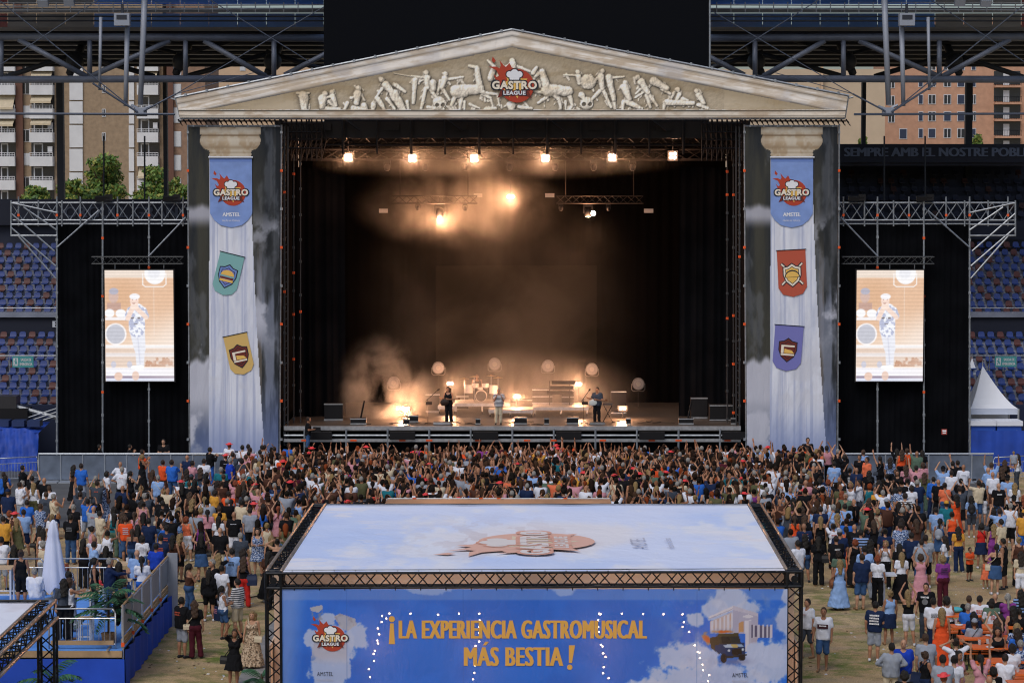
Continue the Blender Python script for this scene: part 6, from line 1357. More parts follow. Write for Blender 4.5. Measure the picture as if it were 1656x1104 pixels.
# ================================================================== PEOPLE
def surface_net(fn, lo, hi, h):
    lo = np.array(lo, float); hi = np.array(hi, float); n = np.ceil((hi - lo) / h).astype(int) + 2
    ax = [lo[i] - h / 2 + h * np.arange(n[i]) for i in range(3)]
    X, Y, Z = np.meshgrid(*ax, indexing='ij'); D = fn(X, Y, Z).astype(np.float32); S_ = D < 0
    acc = np.zeros((n[0] - 1, n[1] - 1, n[2] - 1, 3)); cnt = np.zeros((n[0] - 1, n[1] - 1, n[2] - 1))
    def sl(o): return tuple(slice(o[i], n[i] - 1 + o[i]) for i in range(3))
    offs = [(i, j, k) for i in (0, 1) for j in (0, 1) for k in (0, 1)]
    for a in offs:
        for ax_ in range(3):
            if a[ax_] == 1: continue
            b = list(a); b[ax_] = 1; b = tuple(b); da = D[sl(a)]; db = D[sl(b)]; m = (da < 0) != (db < 0)
            t = np.where(m, da / np.where(m, da - db, 1), 0)
            for c in range(3): acc[..., c] += m * (a[c] + (t if c == ax_ else 0))
            cnt += m
    act = cnt > 0; idx = -np.ones(act.shape, int); idx[act] = np.arange(act.sum())
    cells = np.argwhere(act); V = (cells + acc[act] / cnt[act][:, None]) * h + np.array([ax[0][0], ax[1][0], ax[2][0]])
    Q = []
    for ax_ in range(3):
        o1, o2 = [(1, 2), (2, 0), (0, 1)][ax_]
        s0 = [slice(None)] * 3; s1 = [slice(None)] * 3; s0[ax_] = slice(0, -1); s1[ax_] = slice(1, None)
        A = S_[tuple(s0)]; B = S_[tuple(s1)]; E = np.argwhere(A != B); E = E[(E[:, o1] > 0) & (E[:, o2] > 0) & (E[:, o1] < n[o1] - 1) & (E[:, o2] < n[o2] - 1)]
        if not len(E): continue
        ins_ = A[E[:, 0], E[:, 1], E[:, 2]]
        def cid(d1, d2): C = E.copy(); C[:, o1] -= d1; C[:, o2] -= d2; return idx[C[:, 0], C[:, 1], C[:, 2]]
        q = np.stack([cid(1, 1), cid(0, 1), cid(0, 0), cid(1, 0)], 1); q[~ins_] = q[~ins_][:, ::-1]; Q.append(q)
    return V, np.concatenate(Q)
def rcone(X, Y, Z, a, b, r0, r1):
    ax, ay, az = a; dx, dy, dz = b[0] - ax, b[1] - ay, b[2] - az; L = dx * dx + dy * dy + dz * dz + 1e-9
    t = np.clip(((X - ax) * dx + (Y - ay) * dy + (Z - az) * dz) / L, 0, 1)
    return np.sqrt((X - ax - t * dx) ** 2 + (Y - ay - t * dy) ** 2 + (Z - az - t * dz) ** 2) - (r0 + (r1 - r0) * t)
def ellip(X, Y, Z, c, r):
    k = np.sqrt(((X - c[0]) / r[0]) ** 2 + ((Y - c[1]) / r[1]) ** 2 + ((Z - c[2]) / r[2]) ** 2); return (k - 1) * min(r)
def smin(a, b, k): h = np.clip(.5 + .5 * (b - a) / k, 0, 1); return b * (1 - h) + a * h - k * h * (1 - h)
def nrmv(v): v = np.array(v, float); return v / np.linalg.norm(v)
ARM = {'d': ((.18, -.05, -1), (.0, .12, -1)), 'D': ((.22, .05, -1), (.1, .3, -1)), 'c': ((.12, .45, -.8), (-.55, .65, .75)), 'C': ((.35, .75, .75), (-.55, .2, 1)), 'u': ((.35, .15, 1), (-.05, .12, 1)), 'U': ((.25, .35, .9), (.1, .2, 1)),
       'f': ((.15, .65, -.55), (-.12, .45, 1)), 'F': ((.35, .85, .15), (-.35, .35, 1)), 'h': ((.75, -.15, -.8), (-.85, .35, -.35)), 'x': ((.1, .4, -.9), (-1, .3, .1)), 'r': ((.1, .15, -1), (-.25, .9, .55)), 'e': ((.9, .25, .55), (-.8, -.35, .45)), 'o': ((.15, .2, -1), (-.35, .85, .1)), 'p': ((.2, .75, .6), (.05, .75, .7)), 't': ((.1, .8, -.35), (-.1, .9, .1)), 'g': ((.25, .1, -1), (-.7, .65, .1)), 'G': ((.3, .3, -.9), (.15, .9, .25)), 'j': ((.1, .4, -.9), (-.45, .5, 1))}
PAIRS = {'d': 'dD', 'c': 'cc', 'C': 'CC', 'u': 'uu', 'U': 'Ud', 'f': 'df', 'F': 'FF', 'h': 'hh', 'x': 'xx', 'r': 'dr', 'e': 'ee', 'o': 'oo', 'H': 'hd', 'p': 'pd', 't': 'tt', 'g': 'gG', 'D': 'Dd', 'j': 'jj', 'q': 'Fd'}
LEGS = {'s': (((.10, .0, .50), (.105, -.03, .09), .25), ((.10, .02, .50), (.11, -.01, .09), .35)), 'w': (((.13, .01, .50), (.18, -.02, .09), .3), ((.13, .02, .50), (.17, -.01, .09), .3)), 'v': (((.10, -.05, .50), (.10, -.16, .10), .15), ((.09, .16, .53), (.09, .12, .09), .2)), 'k': (((.09, .03, .50), (.10, -.02, .09), .3), ((.12, .09, .52), (.16, .05, .09), .6)), 'i': (((.12, .42, .90), (.13, .40, .50), .2), ((.12, .42, .90), (.13, .42, .50), .2))}
SH_Z = 1.405
def torso_sd(X, Y, Z, fem, inf=0.0, big=0.0):
    hw, ww, cw = (.082, .045, .075) if fem else (.070, .062, .092)
    d = rcone(X, Y, Z, (-hw, 0, .93), (hw, 0, .93), .112 + inf + big * .5, .112 + inf + big * .5)
    d = smin(d, rcone(X, Y, Z, (-ww, .01 + big * .6, 1.10), (ww, .01 + big * .6, 1.10), (.09 if fem else .102) + inf + big, (.09 if fem else .102) + inf + big), .10)
    d = smin(d, rcone(X, Y, Z, (-cw, .0, 1.28), (cw, .0, 1.28), (.100 if fem else .112) + inf + big * .5, (.100 if fem else .112) + inf + big * .5), .10)
    s = .135 if fem else .16
    d = smin(d, rcone(X, Y, Z, (-s, -.01, SH_Z), (s, -.01, SH_Z), .052 + inf, .052 + inf), .06)
    if fem:
        for k in (-1, 1): d = smin(d, ellip(X, Y, Z, (k * .07, .085, 1.265), (.065 + inf, .055 + inf, .06 + inf)), .03)
    return d
def arm_pts(code, side, fem):
    s = (.165 if fem else .19); S0 = np.array((s, -.01, SH_Z)); a, b = ARM[code]; E = S0 + nrmv(a) * .28; W = E + nrmv(b) * .245
    m = np.array((side, 1, 1)); return S0 * m, E * m, W * m, nrmv(b) * m
def leg_pts(code, side):
    l, r = LEGS[code]; K, A, toe = (l if side < 0 else r); H0 = np.array((.088, 0, .90)); K = np.array(K); A = np.array(A); T = A + np.array((.035 * 2 * toe, .17, -.055)); m = np.array((side, 1, 1)); return H0 * m, K * m, A * m, T * m
def skin_fn(legs, arms, fem, head=True):
    def fn(X, Y, Z):
        d = torso_sd(X, Y, Z, fem); d = smin(d, rcone(X, Y, Z, (0, -.012, 1.40), (0, .0, 1.53), .056 if not fem else .047, .05 if not fem else .044), .035)
        h = ellip(X, Y, Z, (0, .012, 1.625), (.076, .096, .112)); h = smin(h, ellip(X, Y, Z, (0, .05, 1.565), (.052, .052, .055)), .03)
        h = smin(h, rcone(X, Y, Z, (0, .098, 1.635), (0, .122, 1.598), .010, .015), .012)
        for k in (-1, 1):
            h = smin(h, ellip(X, Y, Z, (k * .078, .0, 1.615), (.012, .022, .032)), .008); h = np.maximum(h, -ellip(X, Y, Z, (k * .032, .112, 1.637), (.018, .016, .012)) + 0)
        d = smin(d, h, .02)
        for s in (-1, 1):
            a, e, w, _ = arm_pts(arms[0 if s < 0 else 1], s, fem); k = .86 if fem else 1.0
            d = smin(d, rcone(X, Y, Z, a, e, .054 * k, .042 * k), .035); d = smin(d, rcone(X, Y, Z, e, w, .042 * k, .027 * k), .02)
            h0, kn, an, t = leg_pts(legs, s); d = smin(d, rcone(X, Y, Z, h0, kn, .086, .056), .03); mid = kn * .65 + an * .35 + np.array((0, -.018, 0)); d = smin(d, rcone(X, Y, Z, kn, mid, .052, .055), .02); d = smin(d, rcone(X, Y, Z, mid, an, .055, .034), .02)
            d = smin(d, rcone(X, Y, Z, an + np.array((0, -.03, -.045)), t, .042, .034), .03)
        return d
    return fn
def bounds(legs, arms, fem):
    P = [(-.3, -.22, .0), (.3, .26, 1.76)]
    for s in (-1, 1):
        for p in arm_pts(arms[0 if s < 0 else 1], s, fem)[:3]: P.append(p)
        for p in leg_pts(legs, s): P.append(p)
    P = np.array(P); return P.min(0) - .08, P.max(0) + .08
# a hand with palm, four fingers and a thumb, built once (along +X, palm normal +Z)
def hand_mesh(curl):
    def fn(X, Y, Z):
        d = ellip(X, Y, Z, (.045, 0, 0), (.058, .044, .018)); d = smin(d, rcone(X, Y, Z, (-.02, 0, 0), (.03, 0, 0), .026, .028), .02)
        for i, (y0, L, sp) in enumerate(((-.033, .062, -.22), (-.011, .076, -.06), (.011, .080, .06), (.032, .070, .2))):
            a = np.array((.082 - .004 * abs(i - 1.5), y0, 0)); b = a + L * .55 * np.array((math.cos(sp) * math.cos(curl), math.sin(sp), math.sin(curl))); c = b + L * .5 * np.array((math.cos(sp) * math.cos(curl * 2.1), math.sin(sp), math.sin(curl * 2.1)))
            d = np.minimum(d, smin(rcone(X, Y, Z, a - np.array((.02, 0, 0)), b, .0095, .0085), rcone(X, Y, Z, b, c, .0085, .007), .004))
        t0 = np.array((.02, .035, .005)); t1 = t0 + np.array((.03, .03, .01)); t2 = t1 + np.array((.03, .012, .012)); d = smin(d, smin(rcone(X, Y, Z, t0, t1, .014, .011), rcone(X, Y, Z, t1, t2, .011, .008), .005), .008)
        return d
    return surface_net(fn, (-.05, -.09, -.04), (.19, .09, .12), .0105)
HANDS = {0: hand_mesh(.12), 1: hand_mesh(.55)}
def place_hand(w, d, side, kind):
    V, F = HANDS[kind]; x = nrmv(d); up = np.array((-side, 0, 0.01)) if abs(x[2]) > .6 else np.array((0, 0, 1.0)); up = np.array((-side * 1.0, .3, 0)) if abs(x[2]) > .6 else np.array((-side * .8, 0, .6)); y = np.cross(up, x); y /= np.linalg.norm(y); z = np.cross(x, y)
    if side < 0: y = -y
    P = V[:, :1] * x + V[:, 1:2] * y + V[:, 2:3] * z + np.array(w); return P, (F if side > 0 else F[:, ::-1])
PC = {}
def finish(name, V, F, mi=None): return mesh_np(name, V, F, mi, True)
def body_piece(legs, arms, fem, h=.017):
    key = ('body', legs, arms, fem, h)
    if key in PC: return PC[key]
    lo, hi = bounds(legs, arms, fem); V, F = surface_net(skin_fn(legs, arms, fem), lo, hi, h); c = V[F].mean(1); mi = np.zeros(len(F), int)
    for s in (-1, 1):
        h0, kn, an, t = leg_pts(legs, s); dd = np.minimum(rcone(c[:, 0], c[:, 1], c[:, 2], an + np.array((0, -.04, -.05)), t, .06, .06), 9); mi[(dd < 0.012) & (c[:, 2] < an[2] + .01)] = 2
    Vs = [V]; Fs = [F]; Ms = [mi]; n = len(V)
    for s in (-1, 1):
        a, e, w, d = arm_pts(arms[0 if s < 0 else 1], s, fem); cd = arms[0 if s < 0 else 1]; P, G = place_hand(w, d, s, 1 if cd in 'dDrfFoxhg' else 0); Vs.append(P); Fs.append(G + n); Ms.append(np.zeros(len(G), int)); n += len(P)
    for s in (-1, 1):
        m = MB().ball((s * .032, .100, 1.637), .0125, 6, 4); Vs.append(np.array([tuple(v) for v in m.V])); Fs.append(np.array([f for f in m.F]) + n); Ms.append(np.ones(len(m.F), int)); n += len(m.V)
    m = MB().ball((0, .100, 1.575), .012, 6, 4, 1.9, .7, .5); Vs.append(np.array([tuple(v) for v in m.V])); Fs.append(np.array([f for f in m.F]) + n); Ms.append(np.full(len(m.F), 3)); n += len(m.V)
    PC[key] = (np.concatenate(Vs), np.concatenate(Fs), np.concatenate(Ms)); return PC[key]
def wrinkle(X, Y, Z, a=.010): return a * np.sin(23 * Z + 9 * X + 3 * np.sin(17 * X + 11 * Y)) * np.sin(14 * X - 8 * Y + 5 * Z)
def top_piece(kind, arms, fem, big=0.0, h=.017, low=.86):
    key = ('top', kind, arms, fem, big, h, low)
    if key in PC: return PC[key]
    loose = .012 if fem else .022
    def fn(X, Y, Z):
        d = torso_sd(X, Y, Z, fem, loose, big)
        if kind in 'tLTD' and not fem: d = smin(d, np.minimum(rcone(X, Y, Z, (-.06, .0, .9), (-.075, .0, 1.25), .118 + big, .120 + big * .6), rcone(X, Y, Z, (.06, .0, .9), (.075, .0, 1.25), .118 + big, .120 + big * .6)), .05)
        if kind in 'tLT':
            for s in (-1, 1):
                a, e, w, _ = arm_pts(arms[0 if s < 0 else 1], s, fem); q = a + (e - a) * (1.0 if kind == 'L' else .62); d = smin(d, rcone(X, Y, Z, a, q, .068, .066 if kind != 'L' else .055), .03)
                if kind == 'L': d = smin(d, rcone(X, Y, Z, e, e + (w - e) * .92, .056, .042), .02)
        d = d + wrinkle(X, Y, Z)
        d = np.maximum(d, low - Z)
        if kind == 'x': d = np.maximum(d, Z - 1.31)
        else: d = np.maximum(d, -rcone(X, Y, Z, (0, .02, 1.44), (0, .03, 1.6), .072 if kind in 'tLT' else .10, .12))
        if kind in 'nDM':
            for s in (-1, 1): d = np.maximum(d, -rcone(X, Y, Z, (s * .235, -.02, 1.36), (s * .26, -.02, 1.7), .10, .10))
            d = np.maximum(d, Z - 1.47)
        return d
    lo = [-.34, -.26, low - .03]; hi = [.34, .28 + big, 1.52]
    for s in (-1, 1):
        for p in arm_pts(arms[0 if s < 0 else 1], s, fem)[:3 if kind == 'L' else 2]:
            for c in range(3): lo[c] = min(lo[c], p[c] - .09); hi[c] = max(hi[c], p[c] + .09)
    PC[key] = surface_net(fn, lo, hi, h); return PC[key]
def bottom_piece(kind, legs, fem, big=0.0, h=.017):
    key = ('bot', kind, legs, fem, big, h)
    if key in PC: return PC[key]
    hemz = {'s': .52, 'j': .62, 'k': .55, 'K': .14, 'D': .55, 'M': .12, 'p': .06}[kind]; sit = legs == 'i'
    def fn(X, Y, Z):
        d = rcone(X, Y, Z, (-.078, 0, .93), (.078, 0, .93), .128 + big * .5, .128 + big * .5)
        d = smin(d, rcone(X, Y, Z, (-.05, .01 + big * .5, 1.04), (.05, .01 + big * .5, 1.04), .105 + big, .105 + big), .06)
        if kind in 'kKDM' and not sit:
            w = {'k': .05, 'D': .09, 'K': .17, 'M': .19}[kind]; t = np.clip((.95 - Z) / (.95 - hemz), 0, 1); a = np.arctan2(Y, X); rx = .20 + w * t ** 1.1; ry = .145 + w * t ** 1.1 * .9; fl = .05 * np.cos(9 * a + 2 * np.sin(3 * a)) * t if kind != 'k' else 0
            cone = (np.sqrt((X / rx) ** 2 + (Y / ry) ** 2) - 1 - fl) * .17; cone = np.maximum(cone, Z - .97); d = smin(d, cone, .03); d = np.maximum(d, hemz - Z)
        else:
            for s in (-1, 1):
                h0, kn, an, t = leg_pts(legs, s); L = {'s': .93, 'j': .7, 'k': .6, 'D': .6, 'K': 2, 'M': 2, 'p': 2}[kind]
                if L < 1: q = h0 + (kn - h0) * L; d = smin(d, rcone(X, Y, Z, h0, q, .098, .085 if fem else .092), .03)
                else:
                    d = smin(d, rcone(X, Y, Z, h0, kn, .102, .084), .03); d = smin(d, rcone(X, Y, Z, kn + np.array((0, -.008, 0)), kn + (an - kn) * .95 + np.array((0, -.008, 0)), .082, .068 if not fem else .085), .02)
            if kind in 'sjk' : pass
        d = d + wrinkle(X, Y, Z, .008); return np.maximum(d, Z - 1.02)
    P = [(-.46, -.4, .02), (.46, .4, 1.06)] if kind in 'kKDM' else [(-.26, -.24, .05), (.26, .24, 1.06)]
    for s in (-1, 1):
        for p in leg_pts(legs, s)[:3]: P.append(tuple(p))
    P = np.array(P); PC[key] = surface_net(fn, P.min(0) - .07, P.max(0) + .07, h); return PC[key]
def hair_piece(kind, h=.0165):
    key = ('hair', kind, h)
    if key in PC: return PC[key]
    def shell(X, Y, Z, inf=.014, cut=True):
        d = ellip(X, Y, Z, (0, -.002, 1.635), (.076 + inf, .094 + inf, .108 + inf)); face = np.maximum(-(Y - .055 - .25 * (Z - 1.70)), Z - 1.69); neck = np.maximum(Z - 1.585, -9)
        d = np.maximum(d, -np.maximum(.055 + .5 * (Z - 1.69) - Y, -9) * -1) if 0 else d
        front = np.minimum(Y - (.045 + .55 * np.maximum(Z - 1.655, 0) * 1.6), 1.70 - Z); d = np.maximum(d, front); d = np.maximum(d, 1.555 + .25 * np.maximum(Y, 0) * 2 - Z); return d
    st = lambda X, Y, Z, a=.006: a * np.sin(70 * X + 30 * Y + 6 * np.sin(9 * Z)) + a * .6 * np.sin(110 * Y + 40 * X)
    def fn(X, Y, Z):
        if kind == 's': return shell(X, Y, Z, .011) + st(X, Y, Z, .003)
        d = shell(X, Y, Z, .018)
        if kind in 'lw':
            d = smin(d, rcone(X * (.62 if kind == 'l' else .5), Y, Z, (0, -.062, 1.63), (0, -.128, 1.27), .062, .036 if kind == 'l' else .05), .03)
            for k in (-1, 1): d = smin(d, rcone(X, Y, Z, (k * .07, .0, 1.62), (k * .085, -.01, 1.43), .034, .03), .03)
            d = d + (st(X, Y, Z, .005) if kind == 'l' else .010 * np.sin(44 * Z + 26 * X) * np.sin(52 * X + 9))
        elif kind == 'o':
            d = smin(d, ellip(X, Y, Z, (0, -.035, 1.60), (.112, .098, .115)), .04); front = np.minimum(Y - .045, 1.70 - Z); d = np.maximum(d, front) + .010 * np.sin(44 * Z + 20 * X) * np.sin(50 * X + 30 * Y)
        elif kind == 'p':
            d = smin(d, rcone(X, Y, Z, (0, -.105, 1.66), (0, -.15, 1.30), .042, .026), .02); d = d + st(X, Y, Z, .005)
        elif kind == 'u': d = smin(d, ellip(X, Y, Z, (0, -.10, 1.70), (.055, .05, .05)), .015) + st(X, Y, Z, .004)
        elif kind == 'b': d = np.maximum(shell(X, Y, Z, .005), Z - 1.64)
        elif kind in 'hc':
            d = np.maximum(shell(X, Y, Z, .012), Z - 1.66)
        return d
    PC[key] = surface_net(fn, (-.16, -.30, 1.12), (.16, .16, 1.80), h); return PC[key]
def hat_piece(kind, h=.012):
    key = ('hat', kind, h)
    if key in PC: return PC[key]
    def fn(X, Y, Z):
        cr = np.maximum(ellip(X, Y, Z, (0, 0, 1.66), (.098, .112, .13)), 1.665 - Z)
        if kind == 'h': cr = np.maximum(cr, Z - 1.775 + .02 * np.abs(np.cos(Y * 9))); br = np.maximum(np.sqrt((X / 1.0) ** 2 + (Y / 1.12) ** 2) - .165, np.abs(Z - 1.675 - .25 * X * X * 4) - .010); return smin(cr, br, .01)
        br = np.maximum(np.sqrt(X ** 2 + ((Y - .10) / 1.1) ** 2) - .085, np.abs(Z - 1.675) - .009); return smin(cr, np.maximum(br, .03 - Y), .008)
    PC[key] = surface_net(fn, (-.2, -.22, 1.62), (.2, .24, 1.82), h); return PC[key]

SKIN = {'1': '#a87b61', '2': '#946a52', '3': '#b3896f', '4': '#80583f'}
HAIRC = {'k': '#17130f', 'd': '#231812', 'm': '#3f2d20', 'y': '#86704c', 'g': '#8b8985', 'r': '#7a3a1c'}
CC = {'bk': ('#15161a', 'black'), 'wh': ('#d2d7e4', 'white'), 'nv': ('#1c2a4a', 'navy'), 'bl': ('#2c63bd', 'blue'), 'lb': ('#86a6d6', 'light blue'), 'gy': ('#8d95a3', 'grey'), 'dg': ('#3d4450', 'dark grey'), 'or': ('#d8532a', 'orange'), 'rd': ('#b92b26', 'red'), 'pk': ('#c08a96', 'pink'), 'cr': ('#c4b8a0', 'cream'), 'ol': ('#55563d', 'olive'), 'br': ('#4b3128', 'brown'), 'ye': ('#c8923c', 'mustard'), 'tl': ('#1f6a78', 'teal'), 'ps': ('#7d3a86', 'purple'), 'co': ('#d9714f', 'coral'), 'gn': ('#53685a', 'sage green'), 'jn': ('#38557f', 'denim'), 'ma': ('#4a1c28', 'maroon'), 'st': (None, 'striped'), 'sb': (None, 'blue and black striped'), 'pf': (None, 'blue-patterned'), 'fl': (None, 'floral'), 'lp': (None, 'beige floral'), 'rb': ('#1d3fae', 'royal blue')}
def pattern_mat(code):
    nm = 'cloth_' + code
    if nm in _M: return _M[nm]
    m = bpy.data.materials.new(nm); m.use_nodes = True; _M[nm] = m; n = m.node_tree.nodes; l = m.node_tree.links; b = n['Principled BSDF']; b.inputs['Roughness'].default_value = .85; tc = n.new('ShaderNodeTexCoord'); r = n.new('ShaderNodeValToRGB'); r.color_ramp.interpolation = 'CONSTANT'
    if code in ('st', 'sb'):
        sp = n.new('ShaderNodeSeparateXYZ'); l.new(tc.outputs['Object'], sp.inputs[0]); mm = n.new('ShaderNodeMath'); mm.operation = 'MULTIPLY'; mm.inputs[1].default_value = 16 if code == 'st' else 11; l.new(sp.outputs['Z'], mm.inputs[0]); fr_ = n.new('ShaderNodeMath'); fr_.operation = 'FRACT'; l.new(mm.outputs[0], fr_.inputs[0]); src = fr_.outputs[0]
        cols = [(0, '#d0d2d6'), (.55, '#23293a')] if code == 'st' else [(0, '#20242e'), (.5, '#7f9ed0')]
    else:
        t = n.new('ShaderNodeTexNoise'); t.inputs['Scale'].default_value = {'pf': 30, 'fl': 26, 'lp': 20}[code]; t.inputs['Detail'].default_value = 2; l.new(tc.outputs['Object'], t.inputs['Vector']); src = t.outputs['Fac']
        cols = {'pf': [(0, '#1d2c50'), (.46, '#5f7fb4'), (.56, '#c3cbd8')], 'fl': [(0, '#4a6a94'), (.42, '#c3b6b8'), (.56, '#b4616a'), (.62, '#c9c0c2')], 'lp': [(0, '#4c4036'), (.42, '#a08a72'), (.55, '#c2b09a')]}[code]
    e = r.color_ramp.elements
    while len(e) < len(cols): e.new(.5)
    for el, (p, c) in zip(e, cols): el.position = p; el.color = (*hexc(c), 1)
    l.new(src, r.inputs[0]); l.new(r.outputs[0], b.inputs['Base Color']); return m
def cloth(code):
    return pattern_mat(code) if CC[code][0] is None else mat('cloth_' + code, CC[code][0], .9, noise=.16, nscale=4, bump=.6, bscale=9, spec=.15)
EYE = mat('eye_dark', '#1a1411', .3); LIP = mat('lip', '#8d4a40', .6)
MESHC = {}
def pmesh(key, V, F, mi=None, nm='body', nslots=1):
    if key in MESHC: return MESHC[key]
    me = finish(nm, V, F, mi)
    for _ in range(nslots): me.materials.append(None)
    MESHC[key] = me; return me
def slots(o, mats):
    for s, m in zip(o.material_slots, mats): s.link = 'OBJECT'; s.material = m
prng = random.Random(11)
def marks(mb, fr, rows, y0, w, h):
    g = random.Random(rows * 7 + int(w * 100))
    for i in range(rows):
        x = -w / 2
        while x < w / 2 - .01:
            l = g.uniform(.012, .035); put_poly(mb, fr, [(x, y0 - i * h * 1.6), (x + l, y0 - i * h * 1.6), (x + l, y0 - i * h * 1.6 + h * g.uniform(.7, 1)), (x, y0 - i * h * 1.6 + h)], 0); x += l + .008
HN = {'s': 'short', 'l': 'long', 'w': 'long wavy', 'o': 'bobbed', 'p': 'ponytailed', 'u': 'bun-tied', 'b': 'bald'}
HCN = {'k': 'black', 'd': 'dark', 'm': 'brown', 'y': 'blond', 'g': 'grey', 'r': 'red'}
TN = {'t': 'T-shirt', 'n': 'tank top', 'L': 'long-sleeved shirt', 'x': 'strapless top', 'D': 'short dress', 'M': 'long dress', 'T': 'dress'}
BN = {'s': 'shorts', 'j': 'short shorts', 'p': 'trousers', 'k': 'skirt', 'K': 'long skirt'}
AN = {'d': 'arms hanging', 'c': 'clapping', 'C': 'clapping overhead', 'u': 'both arms raised', 'U': 'one arm raised', 'f': 'holding a hand up before the face', 'F': 'holding a phone up', 'h': 'hands on hips', 'x': 'arms folded', 'r': 'holding a drink', 'e': 'elbows out behind the head', 'o': 'hands together in front', 'H': 'one hand on the hip', 'p': 'pointing', 't': 'reaching forward', 'g': 'playing a guitar', 'j': 'hands at the mouth', 'D': 'arms hanging', 'q': 'one hand at the head'}
people = []
def describe(hair, top, bot, arms):
    hk, hc = hair[0], hair[1:]
    t = f"{CC[top[1:]][1]} {TN[top[0]]}"
    if bot != '-': t += f" and {CC[bot[1:]][1]} {BN[bot[0]]}"
    if hk == 'h': hd = 'red hat'
    elif hk == 'c': hd = CC[hc][1] + ' cap'
    elif hk == 'b': hd = 'bald head'
    else: hd = f"{HN[hk]} {HCN[hc]} hair"
    return t, hd, AN[arms]
def person(loc, hair, top, bot, arms='d', face=0.0, legs=None, scale=1.0, label=None, zone='', group='people in the audience', skin=None, big=None, fem=None, vox=.022):
    hk, hc = hair[0], hair[1:]
    if fem is None: fem = hk in 'lwopu' or top[0] in 'nxDM' and hk not in 'sb'
    legs = legs or prng.choice('sw' if not fem else 'sk'); big = (prng.choice((0, 0, 0, .02, .035)) if not fem else prng.choice((0, 0, 0, .03))) if big is None else big
    pair = PAIRS[arms]; sk = skin or prng.choice('1123'); sm = mat('skin_' + sk, SKIN[sk], .55, noise=.06, nscale=8)
    shoe = mat('shoe_' + prng.choice(('white', 'white', 'dark', 'tan')), {'white': '#c9ccd2', 'dark': '#22242a', 'tan': '#8a6a4c'}[prng.choice(('white', 'dark', 'tan'))], .6) if 0 else prng.choice((mat('shoe_white', '#c9ccd2', .6), mat('shoe_dark', '#22242a', .6), mat('shoe_tan', '#8a6a4c', .6)))
    V, F, mi = body_piece(legs, pair, fem, vox); me = pmesh(('body', legs, pair, fem, vox), V, F, mi, 'body', 4)
    o = bpy.data.objects.new('person', me); COL.objects.link(o); slots(o, (sm, EYE, shoe, LIP)); o.location = loc; o.rotation_euler = (R(prng.uniform(-2.5, 2.5)), R(prng.uniform(-2.5, 2.5)), R(face)); s = scale; o.scale = (s * prng.uniform(.97, 1.05), s * prng.uniform(.97, 1.05), s)
    def child(nm, key, VF, m):
        c = bpy.data.objects.new(nm, pmesh(key, *VF, None, nm)); COL.objects.link(c); c.parent = o; slots(c, (m,)); return c
    t0 = top[0]; tk = {'T': 't', 'M': 'n', 'D': 'n'}.get(t0, t0); low = {'x': 1.02 if bot != '-' else .93}.get(t0, .86 if t0 in 'tL' else .93)
    nmt = 'dress' if bot == '-' else ('shirt' if tk in 'tL' else 'top')
    child(nmt, ('top', tk, pair, fem, big, vox, low), (*top_piece(tk, pair, fem, big, vox, low),), cloth(top[1:]))
    bk = bot[0] if bot != '-' else {'M': 'M', 'D': 'D', 'T': 'D', 'x': 'D'}[t0]; bm = cloth(bot[1:] if bot != '-' else top[1:])
    child({'p': 'trousers', 's': 'shorts', 'j': 'shorts'}.get(bk, 'skirt'), ('bot', bk, legs, fem, big, vox), bottom_piece(bk, legs, fem, big, vox), bm)
    hcol = hc if hc in HAIRC else prng.choice('kdm'); hm = mat('hair_' + hcol, HAIRC[hcol], .6, noise=.45, nscale=30, bump=.8, bscale=55)
    if hk != 'b': child('hair', ('hair', hk), hair_piece(hk), hm)
    if hk == 'h': child('hat', ('hat', 'h'), hat_piece('h'), mat('hat_red', '#d9454a', .7))
    if hk == 'c': child('cap', ('hat', 'c'), hat_piece('c'), cloth(hc))
    if tk == 't' and label is None and prng.random() < .3 and CC[top[1:]][0]:
        m_ = MB(); marks(m_, Frame((0, -.158 if not fem else -.14, 1.3), (1, 0, 0), (0, 0, 1)), prng.choice((1, 2, 3, 4)), 0, prng.uniform(.12, .24), prng.uniform(.02, .05)); x_ = m_.build('lettering', prng.choice((LWH, LDARK, LFRED, LPALG)), None); x_.parent = o
    o['category'] = 'person'; o['group'] = group
    if label: o['label'] = label
    people.append([o, label, describe(hair, top, bot, arms), zone, Vector(loc)])
    return o
def fit_head(u, v, z0=0.0, scale=1.0):
    zh = z0 + 1.62 * scale; d = ray(u, v); t = (zh - CAM_H) / d.z; return Vector((d.x * t, d.y * t, z0))
